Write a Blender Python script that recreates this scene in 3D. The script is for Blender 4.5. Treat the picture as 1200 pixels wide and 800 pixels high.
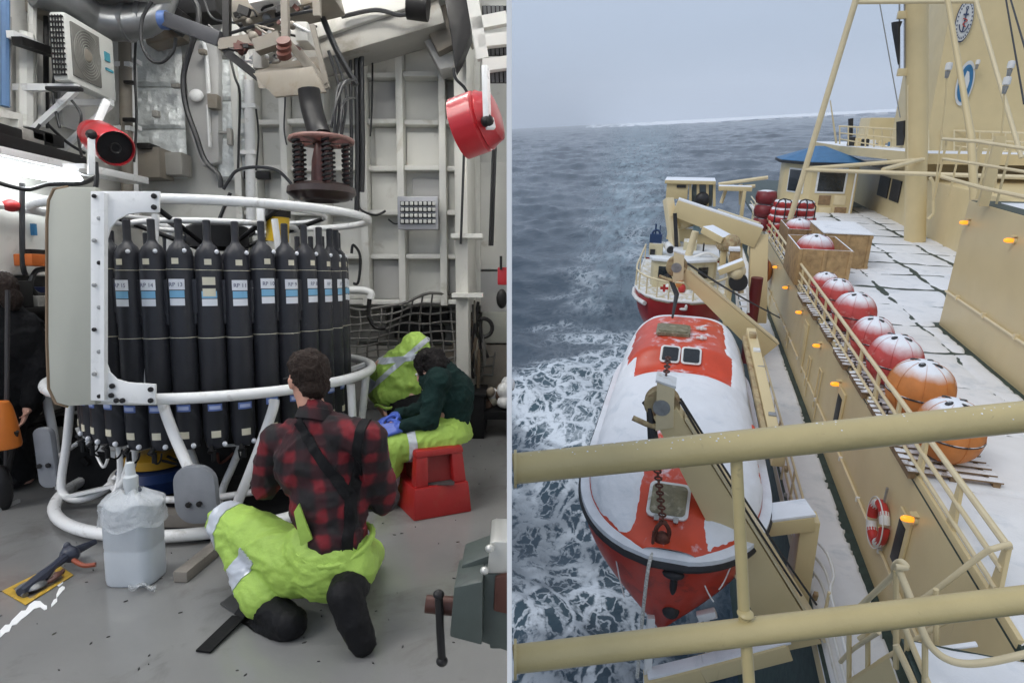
import bpy, bmesh, math, random
import numpy as np
from mathutils import Matrix, Vector, noise
R = math.radians
rnd = random.Random(7)
for o in list(bpy.data.objects): bpy.data.objects.remove(o)
SC = bpy.context.scene
COL = SC.collection

# ---------------------------------------------------------------- camera
F = 720.0                                   # focal length in photograph pixels (1200 wide)
PHI = math.atan(255 / F)                    # pitch of the camera below the ship's level
THL = math.atan(73 / F)                     # pitch of the camera below the hall's level
AZ = math.atan(218 / 763.8)                 # heading of the ship's axis
cam = bpy.data.cameras.new('camera'); cam_o = bpy.data.objects.new('camera', cam); COL.objects.link(cam_o)
cam.sensor_width = 36; cam.lens = 36 * F / 1200; cam.clip_start = .05; cam.clip_end = 20000
cam_o.location = (0, 0, 0); cam_o.rotation_euler = (math.pi / 2 - PHI, 0, 0)
SC.camera = cam_o
# ---------------------------------------------------------------- light
SC.view_settings.view_transform = 'Standard'; SC.view_settings.look = 'None'
SC.view_settings.gamma = 1; SC.view_settings.exposure = EXPOSURE = 0.15
SUN_EL, SUN_AZ = R(48), R(240)              # azimuth clockwise from +Y: behind the viewer
W = bpy.data.worlds.new('World'); SC.world = W; W.use_nodes = True
nt = W.node_tree; nt.nodes.clear()
def wn(t, **k):
    n = nt.nodes.new(t)
    for a, b in k.items(): setattr(n, a, b)
    return n
out = wn('ShaderNodeOutputWorld'); bg = wn('ShaderNodeBackground')
sky = wn('ShaderNodeTexSky'); sky.sky_type = 'NISHITA'; sky.sun_disc = False
sky.sun_elevation = SUN_EL; sky.sun_rotation = SUN_AZ; sky.dust_density = 4; sky.air_density = 1.2
tc = wn('ShaderNodeTexCoord'); sep = wn('ShaderNodeSeparateXYZ')
nt.links.new(tc.outputs['Generated'], sep.inputs[0])
ramp = wn('ShaderNodeValToRGB')             # overcast: darker and bluer at the horizon, bright overhead
ramp.color_ramp.elements[0].position = 0.0; ramp.color_ramp.elements[0].color = (5.3, 6.4, 8.2, 1)
ramp.color_ramp.elements[1].position = 1.0; ramp.color_ramp.elements[1].color = (7.5, 8.3, 9.7, 1)
e = ramp.color_ramp.elements.new(.22); e.color = (5.9, 7.0, 8.8, 1)
cn = wn('ShaderNodeTexNoise'); cn.inputs['Scale'].default_value = 2.2; cn.inputs['Detail'].default_value = 5
cmap = wn('ShaderNodeMapping'); cmap.inputs['Scale'].default_value = (1, 1, 4)
nt.links.new(tc.outputs['Generated'], cmap.inputs[0]); nt.links.new(cmap.outputs[0], cn.inputs['Vector'])
cm = wn('ShaderNodeMapRange'); cm.inputs['To Min'].default_value = .93; cm.inputs['To Max'].default_value = 1.07
nt.links.new(cn.outputs['Fac'], cm.inputs['Value'])
vm = wn('ShaderNodeVectorMath', operation='SCALE')
nt.links.new(sep.outputs['Z'], ramp.inputs[0]); nt.links.new(ramp.outputs[0], vm.inputs[0]); nt.links.new(cm.outputs[0], vm.inputs['Scale'])
mx = wn('ShaderNodeMix', data_type='RGBA'); mx.inputs['Factor'].default_value = .9
nt.links.new(sky.outputs[0], mx.inputs['A']); nt.links.new(vm.outputs[0], mx.inputs['B'])
nt.links.new(mx.outputs['Result'], bg.inputs[0]); bg.inputs[1].default_value = 0.085
nt.links.new(bg.outputs[0], out.inputs[0])
sl = bpy.data.lights.new('sun', 'SUN'); sl.energy = 1.0; sl.angle = R(25); sl.color = (1, .97, .93)
so = bpy.data.objects.new('sun', sl); COL.objects.link(so)
sd = Vector((math.sin(SUN_AZ) * math.cos(SUN_EL), math.cos(SUN_AZ) * math.cos(SUN_EL), math.sin(SUN_EL)))
so.rotation_euler = (-sd).to_track_quat('-Z', 'Y').to_euler(); so.location = sd * 40

# ---------------------------------------------------------------- frames: two places either side of one steel bulkhead
SHIP = Matrix.Rotation(-AZ, 4, 'Z')                                         # x right, y aft along the deck, z up, eye at the origin
HALL = Matrix.Rotation(-(PHI - THL), 4, 'X') @ Matrix.Translation((0, 0, -1.5))   # z = 0 is the hall floor
def ray(px, py, p):
    x = (px - 600) / F; u = (400 - py) / F
    return x, math.cos(p) + u * math.sin(p), -math.sin(p) + u * math.cos(p)
def H(px, py, y=None, z=None, x=None):       # pixel -> hall point on a given plane
    d = ray(px, py, THL)
    t = y / d[1] if y is not None else ((z - 1.5) / d[2] if z is not None else x / d[0])
    return Vector((d[0] * t, d[1] * t, 1.5 + d[2] * t))
def S(px, py, u=None, v=None, z=None):       # pixel -> ship point (v, u, z) on a given plane
    d = ray(px, py, PHI)
    du = d[0] * math.sin(AZ) + d[1] * math.cos(AZ); dv = d[0] * math.cos(AZ) - d[1] * math.sin(AZ)
    t = u / du if u is not None else (v / dv if v is not None else z / d[2])
    return Vector((dv * t, du * t, d[2] * t))

# ---------------------------------------------------------------- mesh builder
class MB:
    def __init__(s): s.v = []; s.f = []
    def add(s, vs, fs):
        o = len(s.v); s.v += [Vector(p) for p in vs]; s.f += [tuple(i + o for i in f) for f in fs]; return s
    def box(s, c, d, rot=None):
        c = Vector(c); hx, hy, hz = d[0] / 2, d[1] / 2, d[2] / 2
        vs = [Vector((x, y, z)) for z in (-hz, hz) for y in (-hy, hy) for x in (-hx, hx)]
        if rot is not None: vs = [rot @ p for p in vs]
        return s.add([c + p for p in vs], [(0, 2, 3, 1), (4, 5, 7, 6), (0, 1, 5, 4), (2, 6, 7, 3), (0, 4, 6, 2), (1, 3, 7, 5)])
    def bx(s, a, b):                          # box between two corners
        a = Vector(a); b = Vector(b); d = b - a
        return s.box((a + b) / 2, (abs(d.x), abs(d.y), abs(d.z)))
    def beam(s, p0, p1, w, h, up=(0, 0, 1), w1=None, h1=None):
        p0 = Vector(p0); p1 = Vector(p1); d = (p1 - p0).normalized(); up = Vector(up)
        sx = d.cross(up)
        if sx.length < 1e-3: sx = d.cross(Vector((0, 1, 0)))
        sx.normalize(); uy = sx.cross(d).normalized(); vs = []
        for p, ww, hh in ((p0, w, h), (p1, w1 or w, h1 or h)):
            for a, b in ((-1, -1), (1, -1), (1, 1), (-1, 1)): vs.append(p + sx * a * ww / 2 + uy * b * hh / 2)
        return s.add(vs, [(3, 2, 1, 0), (4, 5, 6, 7), (0, 1, 5, 4), (1, 2, 6, 5), (2, 3, 7, 6), (3, 0, 4, 7)])
    def tube(s, pts, r, n=8, closed=False, caps=True):
        pts = [Vector(p) for p in pts]; m = len(pts); rr = r if isinstance(r, (list, tuple)) else [r] * m
        tan = []
        for i in range(m):
            a = pts[i - 1] if (i or closed) else pts[0]; b = pts[(i + 1) % m] if (i < m - 1 or closed) else pts[-1]
            t = b - a; tan.append(t.normalized() if t.length > 1e-9 else Vector((0, 0, 1)))
        nrm = tan[0].orthogonal().normalized(); vs = []
        for i in range(m):
            if i:
                q = tan[i - 1].rotation_difference(tan[i]); nrm = q @ nrm
            nrm = (nrm - tan[i] * nrm.dot(tan[i])).normalized(); b = tan[i].cross(nrm)
            for k in range(n):
                a = 2 * math.pi * k / n; vs.append(pts[i] + (nrm * math.cos(a) + b * math.sin(a)) * rr[i])
        fs = []
        for i in range(m if closed else m - 1):
            j = (i + 1) % m; off = 0
            if closed and j == 0:             # best twist for the closing ring
                off = min(range(n), key=lambda k: (vs[i * n] - vs[k]).length)
            for k in range(n): fs.append((i * n + k, i * n + (k + 1) % n, j * n + (k + 1 + off) % n, j * n + (k + off) % n))
        if caps and not closed: fs += [tuple(reversed(range(n))), tuple((m - 1) * n + k for k in range(n))]
        return s.add(vs, fs)
    def cyl(s, p0, p1, r0, r1=None, n=16): return s.tube([p0, p1], [r0, r0 if r1 is None else r1], n)
    def lathe(s, prof, c=(0, 0, 0), n=20, rot=None, ph=0):      # prof [(r, z)]
        c = Vector(c); vs = []; fs = []; m = len(prof)
        for r, z in prof:
            for k in range(n):
                a = 2 * math.pi * k / n + ph; p = Vector((r * math.cos(a), r * math.sin(a), z)); vs.append(c + (rot @ p if rot is not None else p))
        for i in range(m - 1):
            for k in range(n): fs.append((i * n + k, i * n + (k + 1) % n, (i + 1) * n + (k + 1) % n, (i + 1) * n + k))
        if prof[0][0] > 1e-6: fs.append(tuple(reversed(range(n))))
        if prof[-1][0] > 1e-6: fs.append(tuple((m - 1) * n + k for k in range(n)))
        return s.add(vs, fs)
    def prism(s, poly, vec):
        vec = Vector(vec); poly = [Vector(p) for p in poly]; n = len(poly)
        return s.add(poly + [p + vec for p in poly], [tuple(reversed(range(n))), tuple(range(n, 2 * n))] + [(i, (i + 1) % n, n + (i + 1) % n, n + i) for i in range(n)])
    def ell(s, c, r, nu=16, nv=10, rot=None):
        c = Vector(c); r = (r, r, r) if not isinstance(r, (tuple, list)) else r; vs = []; fs = []
        for j in range(nv + 1):
            t = math.pi * j / nv
            for k in range(nu):
                a = 2 * math.pi * k / nu; p = Vector((r[0] * math.sin(t) * math.cos(a), r[1] * math.sin(t) * math.sin(a), -r[2] * math.cos(t)))
                vs.append(c + (rot @ p if rot is not None else p))
        for j in range(nv):
            for k in range(nu): fs.append((j * nu + k, j * nu + (k + 1) % nu, (j + 1) * nu + (k + 1) % nu, (j + 1) * nu + k))
        return s.add(vs, fs)
    def grid(s, fn, nu, nv):
        vs = [fn(i / nu, j / nv) for j in range(nv + 1) for i in range(nu + 1)]; w = nu + 1
        return s.add(vs, [(j * w + i, j * w + i + 1, (j + 1) * w + i + 1, (j + 1) * w + i) for j in range(nv) for i in range(nu)])
    def loft(s, rings, close=True, cap=True):
        n = len(rings[0]); fs = []; vs = [p for r in rings for p in r]
        for i in range(len(rings) - 1):
            for k in range(n if close else n - 1): fs.append((i * n + k, i * n + (k + 1) % n, (i + 1) * n + (k + 1) % n, (i + 1) * n + k))
        if cap: fs += [tuple(reversed(range(n))), tuple((len(rings) - 1) * n + k for k in range(n))]
        return s.add(vs, fs)
    def build(s, name, mat, parent=None, frame=None, bevel=0, smooth=True, ang=.7, kind=None, label=None, loc=None):
        me = bpy.data.meshes.new(name)
        inv = None
        if parent is not None: inv = LOCAL.get(parent.name, Matrix()).inverted()
        elif loc is not None: inv = Matrix.Translation(loc).inverted()
        vs = [tuple(inv @ p) if inv is not None else tuple(p) for p in s.v]
        me.from_pydata(vs, [], s.f); me.validate(clean_customdata=False)
        bm = bmesh.new(); bm.from_mesh(me)
        bmesh.ops.remove_doubles(bm, verts=bm.verts, dist=1e-6)
        bmesh.ops.recalc_face_normals(bm, faces=bm.faces)
        if bevel:
            ed = [e for e in bm.edges if len(e.link_faces) == 2 and e.calc_face_angle(0) > .6]
            bmesh.ops.bevel(bm, geom=ed, offset=bevel, segments=2, profile=.6, affect='EDGES', clamp_overlap=True)
        bm.to_mesh(me); bm.free()
        return link(me, name, mat, parent, frame, smooth, ang, kind, label, loc)
LOCAL = {}
def link(me, name, mat, parent=None, frame=None, smooth=True, ang=.7, kind=None, label=None, loc=None):
    for m in (mat if isinstance(mat, (list, tuple)) else [mat]): me.materials.append(m)
    if smooth:
        me.polygons.foreach_set('use_smooth', [True] * len(me.polygons)); me.set_sharp_from_angle(angle=ang)
    o = bpy.data.objects.new(name, me); COL.objects.link(o)
    if parent is not None:
        o.parent = parent; LOCAL[o.name] = LOCAL.get(parent.name, Matrix())
    else:
        o.matrix_world = (frame or Matrix()) @ Matrix.Translation(loc or (0, 0, 0)); LOCAL[o.name] = Matrix.Translation(loc or (0, 0, 0))
    if kind: o['kind'] = kind
    if label: o['label'] = label
    return o
def tag(o, label, cat, group=None):
    o['label'] = label; o['category'] = cat
    if group: o['group'] = group
    return o
def thing(name, label, cat, frame, loc=(0, 0, 0), rz=0, group=None):
    o = bpy.data.objects.new(name, None); COL.objects.link(o); o.empty_display_size = .1
    m = Matrix.Translation(loc) @ Matrix.Rotation(rz, 4, 'Z')
    o.matrix_world = frame @ m; LOCAL[o.name] = m
    return tag(o, label, cat, group)
def single(mb, name, mat, label, cat, frame, loc=(0, 0, 0), group=None, **k):
    return tag(mb.build(name, mat, None, frame, loc=loc, **k), label, cat, group)
def struct(mb, name, mat, frame, **k):
    return mb.build(name, mat, None, frame, kind='structure', **k)
def dup(root, frame, loc, rz=0, label=None, group=None, scale=1, tilt=None):
    def cp(o, par):
        c = o.copy(); COL.objects.link(c)
        if par is not None: c.parent = par
        for ch in [x for x in o.children]: cp(ch, c)
        return c
    r = cp(root, None); m = Matrix.Translation(loc) @ Matrix.Rotation(rz, 4, 'Z')
    if tilt is not None: m = m @ tilt
    r.matrix_world = frame @ m @ Matrix.Scale(scale, 4)
    if label: r['label'] = label
    if group: r['group'] = group
    return r
def move(root, frame, loc, rz=0, scale=1, tilt=None):
    m = Matrix.Translation(loc) @ Matrix.Rotation(rz, 4, 'Z')
    if tilt is not None: m = m @ tilt
    root.matrix_world = frame @ m @ Matrix.Scale(scale, 4)
def arc(c, r, a0, a1, n, ax=(1, 0, 0), ay=(0, 0, 1)):
    c = Vector(c); ax = Vector(ax); ay = Vector(ay)
    return [c + ax * r * math.cos(a0 + (a1 - a0) * i / n) + ay * r * math.sin(a0 + (a1 - a0) * i / n) for i in range(n + 1)]
def curve(pts, n=8):                          # Catmull-Rom through points
    pts = [Vector(p) for p in pts]; o = []
    for i in range(len(pts) - 1):
        p0 = pts[max(i - 1, 0)]; p1 = pts[i]; p2 = pts[i + 1]; p3 = pts[min(i + 2, len(pts) - 1)]
        for k in range(n):
            t = k / n; o.append(.5 * ((2 * p1) + (p2 - p0) * t + (2 * p0 - 5 * p1 + 4 * p2 - p3) * t * t + (3 * p1 - p0 - 3 * p2 + p3) * t ** 3))
    return o + [pts[-1]]
def sag(a, b, d, n=8, ax=(0, 0, -1)):
    a = Vector(a); b = Vector(b); ax = Vector(ax)
    return [a.lerp(b, i / n) + ax * d * 4 * (i / n) * (1 - i / n) for i in range(n + 1)]
def text(s, size, name, mat, parent, origin, xdir, ydir, frame_extrude=.0006):
    cu = bpy.data.curves.new(name, 'FONT'); cu.body = s; cu.size = size; cu.align_x = 'CENTER'; cu.align_y = 'CENTER'; cu.resolution_u = 2
    t = bpy.data.objects.new(name, cu); COL.objects.link(t)
    me = bpy.data.meshes.new_from_object(t); bpy.data.objects.remove(t); bpy.data.curves.remove(cu)
    x = Vector(xdir).normalized(); y = Vector(ydir); y = (y - x * y.dot(x)).normalized(); z = x.cross(y)
    m = Matrix((x, y, z)).transposed().to_4x4(); m.translation = Vector(origin)
    me.transform(LOCAL.get(parent.name, Matrix()).inverted() @ m)
    return link(me, name, mat, parent, smooth=False)

# ---------------------------------------------------------------- materials
MATS = {}
def mat(name, col, rough=.5, metal=0, var=.12, vs=4, bump=0, bs=40, dirt=None, spec=.5, coat=0, snow=None, snow_scale=6, emit=None, estr=0, trans=0, alpha=1, streak=None, rvar=.1, samp=1.1, sw=.1):
    if name in MATS: return MATS[name]
    m = bpy.data.materials.new(name); m.use_nodes = True; t = m.node_tree; N = t.nodes; L = t.links
    b = N['Principled BSDF']
    def nd(ty, **k):
        n = N.new(ty)
        for a, c in k.items(): setattr(n, a, c)
        return n
    co = nd('ShaderNodeTexCoord')
    def noi(scale, det=5, dist=0, vec=None, rgh=.55):
        n = nd('ShaderNodeTexNoise'); n.inputs['Scale'].default_value = scale; n.inputs['Detail'].default_value = det
        n.inputs['Roughness'].default_value = rgh; n.inputs['Distortion'].default_value = dist
        L.new(vec or co.outputs['Object'], n.inputs['Vector']); return n.outputs['Fac']
    def rmp(fac, a, b2, ca=(0, 0, 0, 1), cb=(1, 1, 1, 1)):
        r = nd('ShaderNodeValToRGB'); r.color_ramp.elements[0].position = a; r.color_ramp.elements[1].position = b2
        r.color_ramp.elements[0].color = ca; r.color_ramp.elements[1].color = cb; L.new(fac, r.inputs[0]); return r.outputs[0]
    def mixc(fac, A, B):
        x = nd('ShaderNodeMix', data_type='RGBA')
        if isinstance(fac, float): x.inputs['Factor'].default_value = fac
        else: L.new(fac, x.inputs['Factor'])
        for s, v in (('A', A), ('B', B)):
            if isinstance(v, tuple): x.inputs[s].default_value = v
            else: L.new(v, x.inputs[s])
        return x.outputs['Result']
    c0 = tuple(max(0, q * (1 - var)) for q in col) + (1,); c1 = tuple(min(1, q * (1 + var)) for q in col) + (1,)
    n1 = noi(vs)
    c = rmp(n1, .3, .7, c0, c1)
    if dirt:
        dc, amt, ds = dirt
        f = rmp(noi(ds, 8, .6, rgh=.65), .62 - amt * .3, .72)
        c = mixc(f, c, tuple(dc) + (1,))
    if streak:
        dc, amt = streak
        mp = nd('ShaderNodeMapping'); mp.inputs['Scale'].default_value = (5, 5, .35); L.new(co.outputs['Object'], mp.inputs[0])
        f = rmp(noi(2.2, 6, 0, mp.outputs[0], .7), .66 - amt * .25, .8)
        fm = nd('ShaderNodeMath', operation='MULTIPLY'); L.new(f, fm.inputs[0]); fm.inputs[1].default_value = .6
        c = mixc(fm.outputs[0], c, tuple(dc) + (1,))
    rg = nd('ShaderNodeMapRange'); rg.inputs['To Min'].default_value = max(.03, rough - rvar); rg.inputs['To Max'].default_value = min(1, rough + rvar)
    L.new(noi(vs * 2.3), rg.inputs['Value'])
    rough_out = rg.outputs[0]
    if snow is not None:
        g = nd('ShaderNodeNewGeometry'); sp = nd('ShaderNodeSeparateXYZ'); L.new(g.outputs['Normal'], sp.inputs[0])
        ns = noi(snow_scale, 7, .3, rgh=.62)
        a = nd('ShaderNodeMath', operation='MULTIPLY_ADD'); L.new(ns, a.inputs[0]); a.inputs[1].default_value = samp; L.new(sp.outputs['Z'], a.inputs[2])
        f = rmp(a.outputs[0], min(.98, (snow + samp * .5) * .5), min(1, (snow + samp * .5) * .5 + sw))
        # halve first so the ramp sees 0..1
        hv = nd('ShaderNodeMath', operation='MULTIPLY'); hv.inputs[1].default_value = .5; L.new(a.outputs[0], hv.inputs[0])
        for l in list(L):
            if l.from_socket == a.outputs[0] and l.to_node != hv: to = l.to_socket; L.remove(l); L.new(hv.outputs[0], to)
        c = mixc(f, c, (.82, .85, .9, 1))
        mr = nd('ShaderNodeMix'); L.new(f, mr.inputs['Factor']); L.new(rough_out, mr.inputs['A']); mr.inputs['B'].default_value = .75; rough_out = mr.outputs['Result']
    L.new(c, b.inputs['Base Color']); L.new(rough_out, b.inputs['Roughness'])
    b.inputs['Metallic'].default_value = metal; b.inputs['Specular IOR Level'].default_value = spec
    if coat: b.inputs['Coat Weight'].default_value = coat; b.inputs['Coat Roughness'].default_value = .15
    if trans: b.inputs['Transmission Weight'].default_value = trans
    if alpha < 1: b.inputs['Alpha'].default_value = alpha
    if emit: b.inputs['Emission Color'].default_value = tuple(emit) + (1,); b.inputs['Emission Strength'].default_value = estr
    if bump:
        bp = nd('ShaderNodeBump'); bp.inputs['Strength'].default_value = min(1, bump); bp.inputs['Distance'].default_value = .02
        L.new(noi(bs, 6), bp.inputs['Height']); L.new(bp.outputs[0], b.inputs['Normal'])
    MATS[name] = m; return m
SNOWC = (.82, .85, .9)
# ================================================================ SHIP AND SEA
ZA, ZB, VE, ZS = -5.5, -8.22, 3.99, -16.0
BUFF = mat('buff_paint', (.66, .535, .295), .42, var=.04, vs=1.2, bump=.05, bs=7, streak=((.40, .31, .18), .12))
BUFFS = mat('buff_paint_snowy', (.66, .535, .295), .42, var=.05, vs=2, bump=.08, bs=12, snow=.62, snow_scale=3)
BUFFL = mat('buff_paint_pale', (.70, .59, .37), .4, var=.06, vs=3, bump=.06, bs=15)
BUFFR = mat('buff_rail', (.54, .44, .215), .34, var=.07, vs=7, bump=.10, bs=45, dirt=((.36, .28, .15), -.05, 26))
RUST = mat('rusty_buff', (.42, .33, .18), .6, var=.25, vs=6, bump=.2, bs=30, dirt=((.22, .10, .04), .5, 7))
DECKG = mat('dark_green_deck', (.028, .05, .043), .55, var=.35, vs=5, bump=.2, bs=40)
SNOW = mat('snow', (.80, .815, .84), .7, var=.035, vs=2.5, bump=.35, bs=14, dirt=((.62, .66, .70), .25, 1.3))
DARK = mat('black_steel', (.018, .018, .02), .5, var=.3, bump=.1)
GLASS = mat('dark_window_glass', (.012, .016, .02), .06, var=.2, spec=.6)
WHITEP = mat('white_ship_paint', (.74, .74, .72), .4, var=.06, dirt=((.5, .42, .3), .15, 5))
ORED = mat('lifeboat_orange_red', (.62, .065, .022), .38, var=.12, vs=2.2, bump=.05, bs=18, dirt=((.38, .05, .025), .3, 3.5))
ROPE = mat('dark_wire_rope', (.03, .03, .032), .6, var=.3)
CHAIN = mat('rusty_chain', (.12, .045, .03), .6, metal=.4, var=.4, vs=20)
STEEL = mat('grey_steel', (.35, .35, .34), .4, metal=.6, var=.2, vs=8)
LAMPO = mat('amber_lamp_glass', (.9, .35, .03), .2, var=.1, emit=(1.0, .33, .02), estr=1.1)
LAMPC = mat('amber_lamp_core', (1, .7, .2), .2, emit=(1.0, .62, .16), estr=4)

# ---- sea: one displaced sheet out to the horizon (ship heels a little, so the sea lies tilted in its frame)
def sea_z(v, u):
    xw = v * math.cos(AZ) + u * math.sin(AZ); yw = -v * math.sin(AZ) + u * math.cos(AZ)
    return ZS + .049 * xw - .004 * yw
def make_sea():
    rg = np.random.RandomState(3)
    # azimuths measured from the viewer's forward direction (+Y of the world)
    az = np.concatenate([np.linspace(-180, -30, 26)[:-1], np.linspace(-30, -2, 70)[:-1], np.linspace(-2, 24, 520)[:-1], np.linspace(24, 60, 80)[:-1], np.linspace(60, 180, 22)[:-1]])
    az = np.radians(az) - AZ                   # to ship frame
    r = np.concatenate([[2, 6], np.exp(np.linspace(math.log(10), math.log(4100), 400))])
    A_, R_ = np.meshgrid(az, r)
    v = R_ * np.sin(A_); u = R_ * np.cos(A_)
    z = sea_z(v, u); dv = np.zeros_like(v); du = np.zeros_like(v)
    for i in range(46):
        lam = 1.1 * (1.085 ** i) * rg.uniform(.9, 1.1)
        th = math.radians(205) + rg.normal(0, .55); k = 2 * math.pi / lam
        amp = .0095 * lam ** .92 * rg.uniform(.6, 1.2)
        fade = np.clip((lam * 260 / np.maximum(R_, 1) - .35), 0, 1)
        ph = k * (v * math.sin(th) + u * math.cos(th)) + rg.uniform(0, 6.28) + .8 * np.sin(k * .31 * (v * math.cos(th) - u * math.sin(th)) + i)
        z += fade * amp * np.sin(ph); c = fade * amp * .75 * np.cos(ph)
        dv += c * math.sin(th); du += c * math.cos(th)
    v = v + dv; u = u + du
    n = len(az); m = len(r)
    vs = np.stack([v, u, z], -1).reshape(-1, 3)
    i, j = np.meshgrid(np.arange(m - 1), np.arange(n), indexing='ij')
    a = i * n + j; b = i * n + (j + 1) % n
    fs = np.stack([a, b, b + n, a + n], -1).reshape(-1, 4)
    me = bpy.data.meshes.new('sea'); me.vertices.add(len(vs)); me.vertices.foreach_set('co', vs.ravel())
    me.loops.add(fs.size); me.loops.foreach_set('vertex_index', fs.ravel())
    me.polygons.add(len(fs)); me.polygons.foreach_set('loop_start', np.arange(0, fs.size, 4)); me.polygons.foreach_set('loop_total', np.full(len(fs), 4))
    me.update(calc_edges=True)
    return me
def sea_material():
    m = bpy.data.materials.new('sea_water'); m.use_nodes = True; t = m.node_tree; N = t.nodes; L = t.links; b = N['Principled BSDF']
    def nd(ty, **k):
        n = N.new(ty)
        for a, c in k.items(): setattr(n, a, c)
        return n
    def val(s, v):
        if isinstance(v, (int, float)): s.default_value = v
        else: L.new(v, s)
    def ma(op, a, c=0., d=0.):
        n = nd('ShaderNodeMath', operation=op); val(n.inputs[0], a); val(n.inputs[1], c); val(n.inputs[2], d); return n.outputs[0]
    def mr(x, a, c, d=0., e2=1.):
        n = nd('ShaderNodeMapRange', interpolation_type='SMOOTHSTEP'); val(n.inputs['Value'], x)
        n.inputs['From Min'].default_value = a; n.inputs['From Max'].default_value = c; n.inputs['To Min'].default_value = d; n.inputs['To Max'].default_value = e2; return n.outputs[0]
    def noi(sc, det, vec, dist=0., rgh=.55):
        n = nd('ShaderNodeTexNoise'); n.inputs['Scale'].default_value = sc; n.inputs['Detail'].default_value = det; n.inputs['Distortion'].default_value = dist; n.inputs['Roughness'].default_value = rgh
        L.new(vec, n.inputs['Vector']); return n
    co = nd('ShaderNodeTexCoord').outputs['Object']
    sp = nd('ShaderNodeSeparateXYZ'); L.new(co, sp.inputs[0]); v, u = sp.outputs[0], sp.outputs[1]
    w = ma('DIVIDE', v, ma('ADD', ma('MAXIMUM', u, 0.), 25.))
    zone = ma('MULTIPLY', mr(w, -.215, -.10), mr(w, .10, -.03))
    near = mr(u, 75., 22.)
    # patches and the lacy network of foam
    big = noi(.11, 4, co, .6).outputs['Fac']
    mp = nd('ShaderNodeMapping'); mp.inputs['Scale'].default_value = (1, .55, 1); L.new(co, mp.inputs[0])
    wr = noi(.9, 4, mp.outputs[0]); sc = nd('ShaderNodeVectorMath', operation='MULTIPLY_ADD'); L.new(wr.outputs['Color'], sc.inputs[0]); sc.inputs[1].default_value = (1.5, 1.5, 0); L.new(mp.outputs[0], sc.inputs[2])
    def lace(scale, wdt):
        vo = nd('ShaderNodeTexVoronoi', feature='DISTANCE_TO_EDGE'); vo.inputs['Scale'].default_value = scale; L.new(sc.outputs[0], vo.inputs['Vector'])
        return mr(vo.outputs['Distance'], wdt, wdt * .12)
    l1 = lace(.85, .20); l2 = lace(2.3, .20)
    fine = noi(3.2, 7, co, .4, .68).outputs['Fac']
    net = ma('MAXIMUM', l1, ma('MULTIPLY', l2, .75))
    dens = ma('MULTIPLY', ma('MULTIPLY', zone, mr(big, .40, .72)), ma('ADD', ma('MULTIPLY', mr(u, 80., 22.), .62), .36))
    dens = ma('ADD', dens, ma('MULTIPLY', ma('MULTIPLY', zone, near), .22))
    foam = ma('MULTIPLY', ma('MULTIPLY', mr(ma('ADD', ma('MULTIPLY', net, .48), ma('MULTIPLY', fine, .86)), .56, .92), mr(dens, .02, .55)), ma('ADD', .55, ma('MULTIPLY', near, .4)))
    solid = ma('MULTIPLY', mr(ma('ADD', dens, ma('MULTIPLY', fine, .7)), 1.08, 1.6), .7)
    foam = ma('MINIMUM', ma('MAXIMUM', foam, solid), 1.)
    caps = ma('MULTIPLY', mr(noi(.42, 7, mp.outputs[0], .8, .66).outputs['Fac'], .70, .77), ma('MULTIPLY', mr(u, 160., 40.), .45))
    foam = ma('MAXIMUM', foam, caps)
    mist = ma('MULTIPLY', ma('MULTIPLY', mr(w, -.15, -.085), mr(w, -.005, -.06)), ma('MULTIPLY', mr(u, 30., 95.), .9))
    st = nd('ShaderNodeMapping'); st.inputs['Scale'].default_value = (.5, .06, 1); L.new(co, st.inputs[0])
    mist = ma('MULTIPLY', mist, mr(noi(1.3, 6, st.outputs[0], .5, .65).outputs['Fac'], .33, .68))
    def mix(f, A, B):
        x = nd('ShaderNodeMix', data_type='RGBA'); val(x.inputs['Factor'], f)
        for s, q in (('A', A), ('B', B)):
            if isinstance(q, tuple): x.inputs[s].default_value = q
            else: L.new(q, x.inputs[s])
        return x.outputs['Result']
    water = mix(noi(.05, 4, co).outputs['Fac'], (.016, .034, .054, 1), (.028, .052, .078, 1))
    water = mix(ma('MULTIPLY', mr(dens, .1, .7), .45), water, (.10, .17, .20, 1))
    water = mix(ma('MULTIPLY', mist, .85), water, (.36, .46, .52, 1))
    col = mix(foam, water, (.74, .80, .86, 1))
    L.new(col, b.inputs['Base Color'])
    L.new(ma('ADD', ma('MULTIPLY', ma('MAXIMUM', foam, mist), .55), .16), b.inputs['Roughness'])
    b.inputs['IOR'].default_value = 1.33; b.inputs['Specular IOR Level'].default_value = .5
    h = ma('ADD', ma('MULTIPLY', noi(1.1, 8, co, .7, .62).outputs['Fac'], .5), ma('MULTIPLY', foam, .06))
    bp = nd('ShaderNodeBump'); bp.inputs['Strength'].default_value = .75; bp.inputs['Distance'].default_value = .28; L.new(h, bp.inputs['Height']); L.new(bp.outputs[0], b.inputs['Normal'])
    return m
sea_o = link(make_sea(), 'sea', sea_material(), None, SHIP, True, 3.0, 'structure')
def sst_(a, b, x):
    t = min(1, max(0, (x - a) / (b - a))); return t * t * (3 - 2 * t)
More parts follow.
